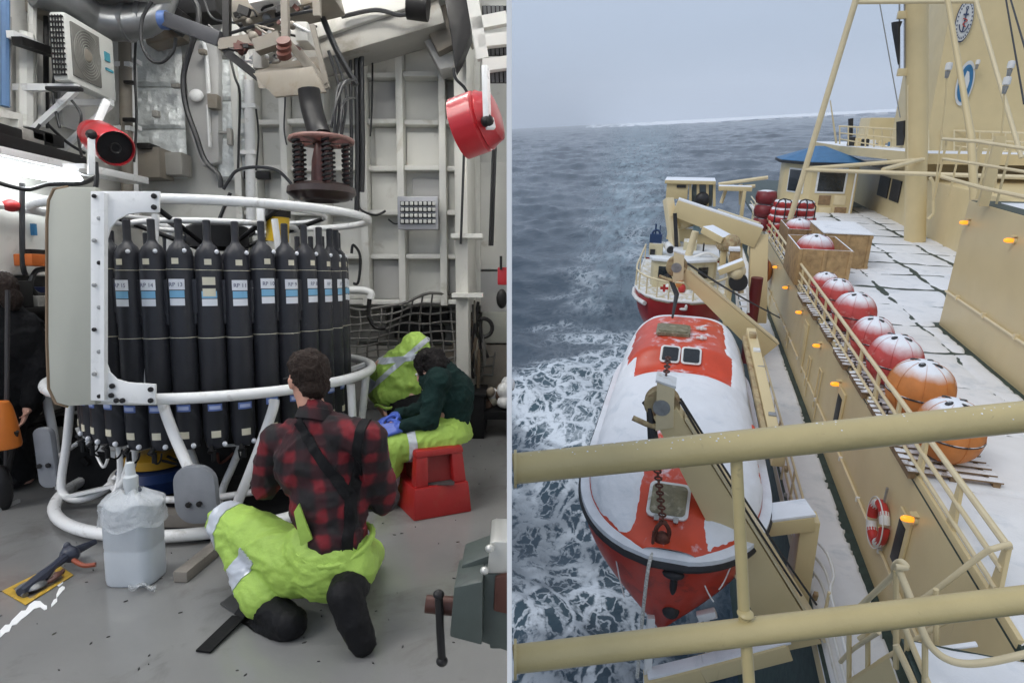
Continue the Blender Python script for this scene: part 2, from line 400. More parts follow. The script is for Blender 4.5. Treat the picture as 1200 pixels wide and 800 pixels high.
# ---- ice edge on the horizon: broken low slabs
ice = MB(); ICE = mat('sea_ice', (.84, .88, .93), .7, var=.05, vs=.01)
near_, far_ = [], []
for i in range(121):
    a = R(-6 + 50 * i / 120) - AZ; t = i / 120
    d = 1750 + 900 * max(0, .35 - t) * 4 + 60 * math.sin(i * .31) + 25 * math.sin(i * 1.3)
    near_.append(Vector((d * math.sin(a), d * math.cos(a), 0))); far_.append(Vector((3900 * math.sin(a), 3900 * math.cos(a), 0)))
for i in range(30, 120):
    q = [near_[i], near_[i + 1], far_[i + 1], far_[i]]
    lo_ = [Vector((p.x, p.y, sea_z(p.x, p.y) - .8)) for p in q]; k0, k1 = (sst_(.25, .7, (i + d_) / 120) for d_ in (0, 1))
    hi_ = [p + Vector((0, 0, .8 + (.1 + 4.2 * k) + .5 * k * math.sin(n_ * 2.3))) for p, k, n_ in zip(lo_, (k0, k1, k1, k0), (i, i + 1, i + 1, i))]
    ice.add(lo_ + hi_, [(4, 5, 6, 7), (0, 1, 5, 4), (2, 3, 7, 6)])
o = ice.build('ice_edge', ICE, None, SHIP, smooth=False, kind='structure')

# ---- hull, decks
hull = thing('ship_hull', 'dark green ship side plating dropping from the snowy walkway to the sea', 'hull', SHIP, (3.0, 14, ZS))
mb = MB(); mb.bx((2.76, 2, -17.5), (14, 62, ZB - .30)); mb.build('side_plating', DECKG, hull, bevel=.05)
mb = MB(); mb.bx((2.71, 4, ZB - .3), (3.3, 60, ZB - .02)); mb.build('sheer_strake', BUFFS, hull, bevel=.03)
mb = MB(); mb.bx((2.73, 3, ZB - .2), (VE + .2, 60, ZB)); struct(mb, 'walkway_deck', DECKG, SHIP)
mb = MB(); mb.bx((VE + .0, 6.6, ZA - .12), (24, 70, ZA)); struct(mb, 'upper_deck', DECKG, SHIP)
# snow lying on decks, a low heightfield whose gaps show the deck
def snow_sheet(name, v0, v1, u0, u1, z, step, hfn):
    nv = max(2, int((v1 - v0) / step)); nu = max(2, int((u1 - u0) / step))
    mb = MB(); mb.grid(lambda a, b: Vector((v0 + (v1 - v0) * a, u0 + (u1 - u0) * b, z + hfn(v0 + (v1 - v0) * a, u0 + (u1 - u0) * b))), nv, nu)
    return struct(mb, name, SNOW, SHIP, ang=3.1)
def fb(x, y, s, o=4, k=0): return noise.fractal(Vector((x * s, y * s, k)), 1, 2, o)
def h_walk(v, u):
    gap = .17 + .05 * fb(u, 1, 1.3) + .05 * fb(u, 7, 6)
    return .05 + .02 * fb(v, u, 1.5) - .30 * max(0, (v - (VE - gap)) / .07) - (.18 * max(0, (2.80 - v) / .05))
snow_sheet('walkway_snow', 2.74, VE - .05, 5, 46, ZB, .065, h_walk)
def h_deck(v, u):
    w1 = .28 * fb(v, u, .5); w2 = .28 * fb(v, u, .5, 4, 9)
    gu = abs(((u + w1 + .55) % 2.35) - 1.17); gv = abs(((v + w2 * .5 + .1) % 1.95) - .97)
    wet = .60 + 1.0 * fb(v, u, .45, 4, 4)
    far = min(1, max(0, (u - 13) / 9))
    hu = min(1, gu / (.05 + (.07 + .34 * far) * max(0, wet)))
    hv = min(1, gv / (.005 + (.01 + .30 * far) * max(0, wet + .1))) if far > 0 or wet > .45 else 1
    h = .06 * min(hu, hv) ** .6 - .028 + .012 * fb(v, u, 2.0) + .012 * (fb(v, u, .5, 3, 2) + (1 - far) * .8)
    hs = 7.27 - v                                   # bare strip along the house
    if u < 19.9: h -= .25 * max(0, (.16 + .05 * fb(u, 3, 2) - hs) / .1)
    h -= .25 * max(0, (VE + .02 - v) / .06)
    return h
snow_sheet('deck_snow', VE, 7.25, 6.7, 19.76, ZA, .07, h_deck)
snow_sheet('deck_snow', VE, 14.5, 19.76, 48, ZA, .11, h_deck)
# ---- side wall between the walkway and the upper deck
sw = thing('long_deckhouse', 'long buff steel deckhouse side under the fender row along the snowy walkway', 'ship wall', SHIP, (VE, 20, ZB))
mb = MB(); mb.bx((VE, 6.75, ZB - .1), (VE + .12, 44, ZA - .125)); mb.build('wall_plate', BUFF, sw)
mb = MB(); mb.bx((VE - .012, 6.72, ZA - .07), (VE + .05, 44, ZA + .06)); mb.build('edge_coaming', BUFF, sw, bevel=.01)
mb = MB(); mb.bx((VE, 6.6, ZB - .1), (VE + 5, 6.75, ZA - .125)); mb.build('end_plate', BUFF, sw)
cz = S(990, 545, v=VE)[2]
mb = MB(); mb.beam((VE - .03, 6.9, cz), (VE - .03, 31, cz), .05, .045)
mb.build('conduit', BUFFL, sw, bevel=.006)
for i in range(14):
    u = 7.5 + i * 1.72; mb = MB(); mb.box((VE - .035, u, cz), (.075, .05, .1)); mb.build('conduit_clip', WHITEP, sw)
for px, py, h_, w_ in ((1056, 637, 1.0, .42), (984, 482, 1.0, .5), (942, 405, 1.5, .6)):
    p = S(px, py, v=VE); u = p[1]
    fr = MB()
    fr.bx((VE - .05, u - w_ / 2 - .07, p[2] - h_ / 2 - .07), (VE - .001, u + w_ / 2 + .07, p[2] + h_ / 2 + .07))
    d = fr.build('door', BUFF, sw, bevel=.02)
    mb = MB(); mb.bx((VE - .062, u - w_ / 2 + .05, p[2] - h_ / 2 + .1), (VE - .045, u + w_ / 2 - .05, p[2] + h_ / 2 - .1)); mb.build('door_opening', DARK if px != 942 else BUFF, d, bevel=.02)
for px, py in ((905, 345), (925, 395), (965, 440), (952, 425)):
    p = S(px, py, v=VE); mb = MB()
    mb.tube([(VE - .05, p[1], ZB + .3), (VE - .05, p[1], p[2] + .1), (VE - .05, p[1] + .35, p[2] + .1), (VE - .05, p[1] + .35, ZB + .5)], .022, 6); mb.build('pipe', BUFF, sw)
def amber_lamp(p, label, along=(0, -1, 0), nrm=(-1, 0, 0)):
    p = Vector(p); n = Vector(nrm); t = thing('deck_lamp', label, 'lamp', SHIP, p, 0, 'amber lamps on the deckhouse sides')
    mb = MB(); mb.cyl(p, p + n * .05, .075, .075, 12); mb.build('base', BUFF, t)
    mb = MB(); mb.tube([p + n * .05, p + n * .10, p + n * .17, p + n * .22, p + n * .235], [.045, .055, .055, .036, .01], 12); mb.build('glass', LAMPO, t)
    mb = MB(); mb.ell(p + n * .13 , .036, 8, 6); c = mb.build('bulb', LAMPC, t)
    mb = MB(); mb.prism([p + Vector((0, -.09, .1)) , p + Vector((0, .09, .1)), p + n * .11 + Vector((0, .06, .095)), p + n * .11 + Vector((0, -.06, .095))], (0, 0, .012)); mb.build('hood', BUFF, t)
desc = ['beside the red lifebuoy, nearest on the wall', 'second from the lifebuoy along the wall', 'third from the lifebuoy along the wall', 'below the second red fender', 'below the crates on the wall', 'below the near wooden crate, high up', 'farthest along the wall']
for (px, py), dsc in zip(((1066, 608), (980, 450), (958, 405), (937, 366), (921, 337), (909, 313), (893, 290)), desc):
    amber_lamp(S(px, py, v=VE - .1) + Vector((.1, 0, 0)), 'amber deck lamp ' + dsc)
# lifebuoy
p = S(1029, 612, v=VE - .1); lb = thing('lifebuoy', 'red and white ring lifebuoy hung on the buff deckhouse side', 'lifebuoy', SHIP, p)
REDB = mat('lifebuoy_red', (.50, .035, .03), .45, var=.15); WHB = mat('lifebuoy_white', (.72, .72, .7), .45, var=.06)
for k in range(8):
    a0 = k * math.pi / 4 - .3; mb = MB()
    mb.tube(arc(p, .36, a0, a0 + math.pi / 4 * (1.25 if k % 2 == 0 else .75), 8, (0, 1, 0), (0, 0, 1)), .09, 12); mb.build('ring_segment', REDB if k % 2 == 0 else WHB, lb)
mb = MB(); mb.tube(arc(p + Vector((-.06, 0, 0)), .47, 0, 6.283, 28, (0, 1, 0), (0, 0, 1))[:-1], .012, 6, True); mb.build('grab_line', WHB, lb)
mb = MB(); mb.beam(p + Vector((.02, 0, .3)), p + Vector((.02, 0, .75)), .05, .03, (1, 0, 0)); mb.build('hanger', STEEL, lb)
# ---- railing on the upper deck edge
RT = S(1005, 400, v=VE)[2] + .0
rl = thing('deck_railing', 'buff pipe railing with tapered stanchions along the upper deck edge', 'railing', SHIP, (VE, 20, ZA))
e0 = S(1184, 637, v=VE)[1]
for nm, z, r in (('top_rail', RT, .044), ('middle_rail', ZA + (RT - ZA) * .60, .035), ('lower_rail', ZA + (RT - ZA) * .24, .030)):
    mb = MB(); mb.tube([(VE, u, z) for u in (e0, 14, 22, 30, 40, 46)], r, 8); mb.build(nm, BUFFL, rl)
u = e0 + .05; k = 0
while u < 44:
    mb = MB(); z0 = ZA; z1 = RT - .02
    mb.prism([(VE + .06, u - .13, z0), (VE + .06, u + .13, z0), (VE + .035, u + .055, z1), (VE + .035, u - .055, z1)], (-.05, 0, 0)); mb.build('stanchion', BUFF, rl, bevel=.006)
    u += 1.42; k += 1
mb = MB()
for i in range(420):                                      # snow crumbs and lashings caught along the toe rail
    u = e0 + 5.0 + 29 * (i / 420) + rnd.uniform(-.1, .1); s = rnd.uniform(.015, .045)
    mb.ell((VE + rnd.uniform(-.03, .09), u, ZA + .03 + rnd.uniform(0, .17)), (s, s * 1.3, s * .7), 5, 4)
mb.build('clinging_snow', SNOW, rl, kind='stuff')
mb = MB()
pts = []
for i in range(420):
    u = e0 + 5 + 29 * i / 420; pts.append((VE + .05 + .05 * math.sin(i * 2.1), u, ZA + .13 + .09 * math.sin(i * 1.3)))
mb.tube(pts, .02, 5); mb.build('lashing_rope', DARK, rl)
# ---- fenders
FRED = mat('fender_red', (.50, .065, .06), .7, var=.14, vs=3, bump=.1, bs=20, snow=.36, snow_scale=2.2, samp=.5, sw=.22, dirt=((.62, .30, .28), .2, 4))
FORA = mat('fender_orange', (.56, .20, .05), .68, var=.14, vs=3, bump=.1, bs=20, snow=.46, snow_scale=2.2, samp=.5, sw=.18)
BAND = mat('black_strap', (.02, .02, .022), .6, var=.2, snow=.9)
PAL = mat('weathered_pallet', (.20, .13, .07), .75, var=.3, vs=4, bump=.3, bs=25, snow=.8, snow_scale=4)
CAPB = mat('black_fitting', (.022, .022, .024), .5, var=.3, snow=1.02, snow_scale=9)
def make_fender(m, label):
    t = thing('fender', label, 'fender', SHIP, (0, 0, 0), 0, 'round fenders lined up along the railing')
    prof = [(.001, 0)] + [(.60 * math.sin(a) ** .8, .56 - .56 * math.cos(a)) for a in [math.pi * i / 18 for i in range(1, 18)]] + [(.001, 1.12)]
    mb = MB(); mb.lathe(prof, (0, 0, 0), 28); b = mb.build('ball', m, t, ang=3)
    for k in range(8):
        a = k * math.pi / 4; mb = MB()
        mb.tube([(1.012 * .60 * math.sin(q) ** .8 * math.cos(a), 1.012 * .60 * math.sin(q) ** .8 * math.sin(a), .56 - .567 * math.cos(q)) for q in [.25 + 2.65 * i / 12 for i in range(13)]], .006, 5); mb.build('seam', m, b)
    mb = MB(); mb.tube(arc((0, 0, .52), .605, 0, 6.283, 36, (1, 0, 0), (0, 1, 0))[:-1], .016, 6, True); mb.build('belt', BAND, t)
    for k in range(4):
        a = k * math.pi / 2 + .4; mb = MB(); c = Vector((.17 * math.cos(a), .17 * math.sin(a), 1.085))
        mb.ell(c, (.13, .07, .035), 10, 6, Matrix.Rotation(a, 3, 'Z')); mb.build('top_fitting', CAPB, t)
    return t
fr0 = make_fender(FRED, 'x'); fo0 = make_fender(FORA, 'x')
FP = [(1095, 552, 'o', 'orange ball fender with black top fitting, nearest the viewer on its pallet'), (1063, 492, 'o', 'orange ball fender with snowy crown, second in the row'),
      (1031, 449, 'r', 'red snow-capped ball fender next to the orange pair'), (1009, 410, 'r', 'red snow-capped ball fender, fourth in the row'),
      (989, 384, 'r', 'red snow-capped ball fender, fifth in the row'), (971, 361, 'r', 'red snow-capped ball fender, sixth in the row'), (957, 343, 'r', 'red ball fender tucked against the near crate')]
used = set(); fpos = []
FC = [(1097, 503, 35), (1062, 458, 34), (1031, 423, 30), (1010, 395, 25), (990, 367, 24), (972, 345, 20), (961, 331, 16)]
for i, (px, py, k, lab) in enumerate(FP):
    cx, cy, pr = FC[i]; q = S(cx, cy, z=ZA + .17 + .50); rr_ = pr * (q.length * .93) / F
    s = min(1.02, max(.75, rr_ / .60)); c = (q.x, q.y, ZA + .16)
    c = (max(c[0], VE + .03 + .50 * s), c[1], c[2]); tl_q = Matrix.Diagonal((.84, 1, 1, 1))
    fpos.append(c); src = fo0 if k == 'o' else fr0; tl = tl_q @ Matrix.Rotation(rnd.uniform(0, 6), 4, 'Z')
    if k not in used: move(src, SHIP, c, 0, s, tl); src['label'] = lab; used.add(k)
    else: dup(src, SHIP, c, 0, lab, None, s, tl)
def pallet(c, label, n=6):
    t = thing('pallet', label, 'pallet', SHIP, c, 0, 'wooden pallets under the fenders'); c = Vector(c)
    for i in range(n):
        mb = MB(); mb.box(c + Vector((0, -.55 + 1.1 * i / (n - 1), .135)), (1.35, .13, .03)); mb.build('plank', PAL, t, bevel=.005)
    for x in (-.6, 0, .6):
        mb = MB(); mb.box(c + Vector((x, 0, .06)), (.1, 1.2, .115)); mb.build('bearer', PAL, t, bevel=.005)
for i, c in enumerate(fpos):
    pallet((c[0], c[1], ZA + .005), 'snow-dusted wooden pallet under the ' + ['nearest orange fender', 'second orange fender', 'red fender next to the orange pair', 'fourth fender of the row', 'fifth fender of the row', 'sixth fender of the row', 'fender by the near crate'][i])
# ---- crates
WOOD = mat('plywood', (.40, .26, .12), .65, var=.22, vs=5, bump=.15, bs=30, dirt=((.22, .13, .06), .3, 3), snow=.75, snow_scale=3)
WOODD = mat('plywood_dark', (.27, .17, .085), .7, var=.25, vs=5, bump=.15, bs=30, snow=.8)
def crate(a, b, label, lid=False, m=WOOD):
    a = Vector(a); b = Vector(b); t = thing('wooden_crate', label, 'crate', SHIP, ((a.x + b.x) / 2, (a.y + b.y) / 2, a.z), 0, 'wooden crates on the upper deck')
    th = .05
    for x0, y0, x1, y1 in ((a.x, a.y, b.x, a.y + th), (a.x, b.y - th, b.x, b.y), (a.x, a.y + th, a.x + th, b.y - th), (b.x - th, a.y + th, b.x, b.y - th)):
        mb = MB(); mb.bx((x0, y0, a.z), (x1, y1, b.z)); mb.build('side_panel', m, t, bevel=.008)
    for x in (a.x + .06, (a.x + b.x) / 2, b.x - .06):
        mb = MB(); mb.bx((x - .06, a.y - .03, a.z), (x + .06, a.y - .002, b.z - .01)); mb.build('batten', m, t, bevel=.006)
    for z in (a.z + .08, b.z - .09):
        mb = MB(); mb.bx((b.x + .002, a.y, z - .06), (b.x + .03, b.y, z + .06)); mb.build('batten', m, t, bevel=.006)
    mb = MB(); mb.bx((a.x + th, a.y + th, a.z + .02), (b.x - th, b.y - th, a.z + .06)); mb.build('floor_panel', m, t)
    if lid:
        mb = MB(); mb.grid(lambda i, j: Vector((a.x - .05 + (b.x - a.x + .1) * i, a.y - .05 + (b.y - a.y + .1) * j, b.z + .03 + .05 * min(1, 6 * min(i, 1 - i, j, 1 - j)) + .02 * fb(i * 3, j * 3, 1))), 14, 14)
        mb.bx((a.x - .05, a.y - .05, b.z), (b.x + .05, b.y + .05, b.z + .035)); mb.build('snow_covered_lid', SNOW, t, ang=1.2)
    return t
def crate_px(x0, x1, yb, yt, depth, label, **k):
    p = S(x0, yb, z=ZA); q = S(x1, yb, u=p.y); tp = S(x0, yt, u=p.y)
    crate((p.x, p.y, ZA + .01), (q.x, p.y + depth, tp.z), label, **k); return p, q, tp
A1 = crate_px(930, 993, 334, 291, 3.1, 'open plywood crate holding a snow-capped ball beside the red fenders')
A2 = crate_px(960, 1016, 313, 273, 3.4, 'plywood crate with snow-covered lid behind the open crate', lid=True)
A3 = crate_px(920, 962, 296, 268, 3.0, 'darker open crate next to the railing at the back', m=WOODD)
for pp, lab, s in ((A1, 'white snow-covered ball fender sitting inside the near open crate', 1.15), (A3, 'snow-covered ball fender sitting in the rear open crate', 1.05)):
    dup(fr0, SHIP, ((pp[0].x + pp[1].x) / 2 - .1, pp[0].y + 1.55, pp[2].z - .95 * s + .1), 1, lab, 'ball fenders stowed in the crates', s)
# snow heaps on those two balls
for pp in (A1, A3):
    pass
# red segmented fenders, two stacks
SEGR = mat('segment_red', (.45, .03, .03), .5, var=.2, vs=3, snow=.52, snow_scale=4)
for i, (px, py) in enumerate(((917, 262), (942, 262))):
    c = S(px, py, z=ZA); c.y = min(c.y, 34.5); c = S(px, 245, u=c.y)
    t = thing('fender_stack', ['stack of red ribbed fenders strapped with black bands beside the railing', 'stack of red ribbed fenders strapped with black bands nearest the blue-roofed hut'][i], 'fender', SHIP, (c.x, c.y, ZA), 0, 'red ribbed fender stacks')
    for k in range(5):
        mb = MB(); z = ZA + .2 + k * .36; R_s = .62 - (.12 if k == 4 else 0) - .02 * (k % 2)
        mb.lathe([(R_s * .35, -.2), (R_s * .85, -.18), (R_s * .98, -.08), (R_s, 0), (R_s * .98, .08), (R_s * .82, .18), (R_s * .3, .22)], (c.x + rnd.uniform(-.05, .05), c.y, z), 20); mb.build('fender_segment', SEGR, t, ang=3)
    for a in (-2.2, -1.5, -.8):
        mb = MB(); mb.tube([(c.x + .65 * math.cos(a), c.y + .65 * math.sin(a), ZA), (c.x + .66 * math.cos(a), c.y + .66 * math.sin(a), ZA + 1.6), (c.x + .4 * math.cos(a), c.y + .4 * math.sin(a), ZA + 1.86), (c.x, c.y, ZA + 1.9)], .03, 5); mb.build('strap', DARK, t)
c = S(897, 238, u=35.5); t = thing('fender_stack', 'dark red wrapped bundle against the railing left of the hut', 'fender', SHIP, (c.x, 35.5, ZA), 0, 'red ribbed fender stacks')
for k in range(3):
    mb = MB(); mb.lathe([(.2, -.36), (.48, -.3), (.55, 0), (.48, .3), (.2, .36)], (c.x, 35.5, ZA + .45 + .7 * k), 16); mb.build('fender_segment', mat('bundle_red', (.20, .02, .025), .5, var=.2, snow=.75, snow_scale=3), t, ang=3)
# ---- hut with blue roof
p0 = S(1003, 251, z=ZA); kq = p0.y
hut = thing('hut', 'buff deck hut with a blue roof and dark windows behind the crates', 'hut', SHIP, (p0.x - 2.5, kq + 2, ZA))
tl_, tr_ = S(909, 186, u=kq), S(1003, 192, u=kq); hb = (tl_.z + tr_.z) / 2; x0, x1 = S(911, 222, u=kq).x, S(1003, 222, u=kq).x
xm = S(949, 222, u=kq).x; xl = S(917, 222, u=kq + 2.4).x
hplan = [(x1, kq), (xm, kq), (xl, kq + 2.4), (xl, kq + 5), (x1, kq + 5)]
mb = MB(); mb.prism([(x, y, ZA) for x, y in hplan], (0, 0, hb - ZA)); mb.build('walls', BUFF, hut, bevel=.03)
ROOF = mat('blue_roof', (.035, .15, .32), .5, var=.15, vs=2, bump=.1, bs=9, snow=1.22, snow_scale=1.2)
ax_, ay_ = (xl + x1) / 2, kq + 2.6; apex = hb + .85
ring = [Vector((ax_ + (x - ax_) * 1.17, ay_ + (y - ay_) * 1.2, hb - .02)) for x, y in hplan]
top = [Vector((ax_ + (x - ax_) * .12, ay_ + (y - ay_) * .12, apex)) for x, y in hplan]
mb = MB(); mb.loft([[q + Vector((0, 0, -.22)) for q in ring], ring, top]); rf = mb.build('roof', ROOF, hut, smooth=False)
mb = MB(); mb.tube([q + Vector((0, 0, -.12)) for q in ring], .12, 4, True); mb.build('fascia', DARK, rf)
dch = Vector((xl - xm, 2.4, 0)); nch = Vector((-dch.y, dch.x, 0)).normalized(); nch = nch if nch.y < 0 else -nch
for o_, (t0_, t1_), m_, nm in ((.0, (.22, .82), WHITEP, 'window'), (.05, (.27, .77), GLASS, 'pane')):
    za, zb_w = S(930, 224, u=kq + 1.2).z, S(930, 199, u=kq + 1.2).z; e2 = .1 if nm == 'window' else 0
    pa, pb = Vector((xm, kq, 0)) + dch * t0_ + nch * o_, Vector((xm, kq, 0)) + dch * t1_ + nch * o_
    mb = MB(); mb.prism([(pa.x, pa.y, za - e2), (pb.x, pb.y, za - e2), (pb.x, pb.y, zb_w + e2), (pa.x, pa.y, zb_w + e2)], nch * .05)
    wch = mb.build(nm, m_, hut if nm == 'window' else wch, bevel=.012)
for xa, xb, ya, yb in ((957, 992, 199, 224),):
    a = S(xa, yb, u=kq); b = S(xb, ya, u=kq)
    mb = MB(); mb.bx((a.x - .12, kq - .06, a.z - .12), (b.x + .12, kq - .004, b.z + .12)); w = mb.build('window', WHITEP, hut, bevel=.015)
    mb = MB(); mb.bx((a.x, kq - .075, a.z), (b.x, kq - .055, b.z)); mb.build('pane', GLASS, w)
for r_ in range(2):
    for c_ in range(2):
        a = S(958 + c_ * 18, 241 + r_ * 15 - 1, u=kq); b = S(974 + c_ * 18, 229 + r_ * 14, u=kq)
        mb = MB(); mb.bx((a.x, kq - .05, a.z), (b.x, kq - .003, b.z)); mb.build('panel', BUFFL if (r_ + c_) % 2 else WOODD, hut, bevel=.02)
mb = MB(); mb.beam(S(1004, 200, u=kq - .3), S(994, 255, u=kq - .3), .08, .08); mb.build('prop', WHITEP, hut)
# ---- mast post
m0, m1 = S(1064, 285, z=ZA), S(1087, 285, z=ZA); mc = (m0 + m1) / 2; mr_ = (m1.x - m0.x) / 2
mast = thing('mast', 'thick buff mast post rising from the upper deck beside the deckhouse', 'mast', SHIP, (mc.x, mc.y + mr_, ZA))
mb = MB(); mb.tube([Vector((mc.x, mc.y + mr_, ZA)), S(1074.5, 140, u=mc.y + mr_), S(1074, -30, u=mc.y + mr_)], [mr_, mr_ * .98, mr_ * .96], 28); mb.build('post', BUFF, mast)
mu = mc.y + mr_
for py in (17, 84):
    a = S(1052, py, u=mu); mb = MB(); mb.bx((a.x, mu - .12, a.z - .2), (S(1066, py, u=mu).x, mu + .12, a.z + .12)); mb.build('bracket', BUFF, mast, bevel=.02)
for px in (1054, 1060):
    mb = MB(); mb.tube([S(px, -20, u=mu), S(px, 84, u=mu)], .035, 6); mb.build('halyard_rod', STEEL, mast)
mb = MB(); mb.tube([S(1051, 26, u=mu - .1), S(1050, 34, u=mu - .1), S(1053, 76, u=mu - .1)], [.22, .16, .03], 6); mb.build('block', DARK, mast)
mb = MB(); mb.tube([S(1064, 100, u=mu - .2), S(1064, 200, u=mu - .2)], .04, 6); mb.build('conduit', BUFFL, mast)
mb = MB(); mb.tube([S(1031, 5, u=mu + 8), S(1055, 138, u=mu + 8)], .03, 5); mb.build('stay', STEEL, mast)
# ---- frame of poles (A-frame) in front of the mast
U1 = 33.4
fr = thing('pole_frame', 'buff A-frame of sloping poles standing on deck in front of the mast', 'pole frame', SHIP, S(922, 258, u=U1))
def pole(a, b, r, n='pole', m=BUFFL, par=None):
    mb = MB(); mb.tube([a, b], r, 10); mb.build(n, m, par or fr)
lo = S(922, 258, u=U1); lo.z = min(lo.z, ZA)
pole(lo, S(1003, 0, u=U1) + Vector((0, 0, .0)), .14); pole(S(1003, 0, u=U1), S(1010, -22, u=U1), .14)
pole(S(1000, 3, u=U1), S(1147, 2, u=U1), .085, 'crossbar'); pole(S(1003, 2, u=U1), S(1035, -6, u=U1 + 3), .08, 'crossbar')
pole(S(942, 198, u=U1), S(1083, 187, u=mu - .6), .09, 'brace'); pole(S(942, 199, u=U1), S(1205, 208, u=U1 - 5), .09, 'brace'); pole(S(1035, 199, u=U1 - 2), S(1080, 187, u=mu - .6), .10, 'brace')
hr = -1.97
q1 = S(1142, 234, u=21.5)
mb = MB(); mb.tube([S(1109, -8, u=24), S(1126, 90, u=23), S(1138, 160, u=22), q1], [.075, .08, .10, .12], 10); mb.build('leg', BUFF, fr)
pole(S(1144, 2, u=27), S(1197, 185, u=24), .065, 'stay_pole')
# ---- funnel with two round emblems
fu = 40.0
fl = S(1107, 0, u=fu); flb = S(1099, 168, u=fu)
fun = thing('funnel', 'tall buff funnel casing carrying two round emblems', 'funnel', SHIP, (13.5, fu, -2))
mb = MB(); W_ = 7.5
mb.loft([[Vector((flb.x - .5, fu, ZA)), Vector((flb.x + W_, fu, ZA)), Vector((flb.x + W_, fu + 7, ZA)), Vector((flb.x - .5, fu + 7, ZA))], [Vector((fl.x + .25, fu, 10)), Vector((fl.x + W_ - 1, fu, 10)), Vector((fl.x + W_ - 1, fu + 6, 10)), Vector((fl.x + .25, fu + 6, 10))]])
mb.build('casing', BUFF, fun, bevel=.12)
NAVY = mat('emblem_navy', (.03, .05, .12), .4, var=.1); EWHITE = mat('emblem_white', (.66, .67, .66), .4, var=.05); EBLUE = mat('emblem_blue', (.03, .16, .33), .4, var=.15); ERED = mat('emblem_red', (.45, .06, .05), .4)
def disc(c, rx, rz, y, name, m, par, n=40, th=.04):
    mb = MB(); mb.prism([(c.x + rx * math.cos(2 * math.pi * i / n), y, c.z + rz * math.sin(2 * math.pi * i / n)) for i in range(n)], (0, th, 0)); return mb.build(name, m, par)
for (px, py, rxp, ryp, kind) in ((1129, 25, 10, 25, 0), (1130, 98, 10, 26, 1)):
    c = S(px, py, u=fu); r1 = S(px + rxp, py, u=fu).x - c.x; r2 = c.z - S(px, py + ryp, u=fu).z
    em = disc(c, r1, r2, fu - .10, 'emblem', NAVY if kind == 0 else EWHITE, fun)
    if kind == 0:
        disc(c, r1 * .93, r2 * .94, fu - .135, 'white_ring', EWHITE, em, th=.03); disc(c, r1 * .70, r2 * .72, fu - .155, 'field', EWHITE, em, th=.02)
        y = fu - .19; mb = MB()
        mb.beam((c.x, y, c.z - r2 * .5), (c.x, y, c.z + r2 * .5), .02, r1 * .14, (1, 0, 0)); mb.beam((c.x - r1 * .3, y, c.z + r2 * .28), (c.x + r1 * .3, y, c.z + r2 * .28), .02, r2 * .07, (0, 0, 1))
        mb.tube([(c.x + r1 * .55 * math.cos(t), y, c.z - r2 * .05 + r2 * .48 * math.sin(t)) for t in [math.pi * (1.08 + .84 * i / 12) for i in range(13)]], r1 * .06, 6)
        mb.tube([(c.x + r1 * .13 * math.cos(t), y, c.z + r2 * .58 + r2 * .07 * math.sin(t)) for t in [6.283 * i / 12 for i in range(12)]], r1 * .04, 6, True); mb.build('anchor', NAVY, em)
        mb = MB(); mb.tube(curve([(c.x - r1 * .25, y - .03, c.z + r2 * .1), (c.x + r1 * .25, y - .03, c.z + r2 * .0), (c.x - r1 * .15, y - .03, c.z - r2 * .15), (c.x + r1 * .2, y - .03, c.z - r2 * .3)]), r1 * .07, 6); mb.build('serpent', ERED, em)
        for i in range(26):
            t = 6.283 * i / 26; mb = MB(); mb.box((c.x + r1 * .81 * math.cos(t), fu - .15, c.z + r2 * .82 * math.sin(t)), (r1 * .09, .03, r2 * .07)); mb.build('ring_letter', NAVY, em)
    else:
        disc(c, r1 * .80, r2 * .83, fu - .135, 'field', EBLUE, em, th=.03)
        mb = MB(); y = fu - .15
        mb.prism([(c.x + r1 * a, y, c.z + r2 * b) for a, b in ((-.1, .55), (.15, .5), (.3, .3), (.42, .1), (.36, -.2), (.2, -.5), (-.1, -.62), (-.3, -.45), (-.18, -.2), (-.3, .05), (-.22, .3))], (0, .02, 0)); mb.build('white_figure', EWHITE, em)
for px, py, h_ in ((1112, 78, 40), (1246, 70, 40)): pass
# ---- deckhouse on the right
VH = 7.27
dh = thing('deckhouse', 'tall buff deckhouse block with a snowy roof on the far side of the deck', 'deckhouse', SHIP, (VH + 2, 16, ZA))
UH = S(1100, 380, z=ZA).y
mb = MB(); mb.bx((VH, 3, ZA - .05), (20, UH, hr)); mb.build('walls', BUFF, dh, bevel=.02)
wz = S(1150, 368, v=VH).z
mb = MB(); mb.tube([(VH - .03, 4, wz), (VH - .03, UH, wz)], .035, 6); mb.build('conduit', BUFFL, dh)
for i in range(8):
    mb = MB(); mb.box((VH - .035, 7 + i * 1.7, wz + .03), (.09, .09, .12)); mb.build('conduit_clip', BUFFL, dh)
mb = MB(); mb.grid(lambda i, j: Vector((VH + .03 + 10 * i, 4 + (UH - 4.05) * j, hr - .03 + .07 * min(1, 12 * min(i, 1 - i, j * 2, (1 - j) * 2)) - .06 * max(0, fb(i * 7, j * 9, 1) * 2.2 - .35))), 90, 120); mb.build('roof_snow', SNOW, dh, ang=3)
mb = MB(); mb.bx((VH + .04, 4, hr), (17.5, UH - .05, hr + .012)); mb.build('roof_plate', DECKG, dh)
amber_lamp(S(1136, 261, v=VH), 'amber lamp on the right deckhouse block, the farther one'); amber_lamp(S(1190, 282, v=VH), 'amber lamp on the right deckhouse block, the nearer one')
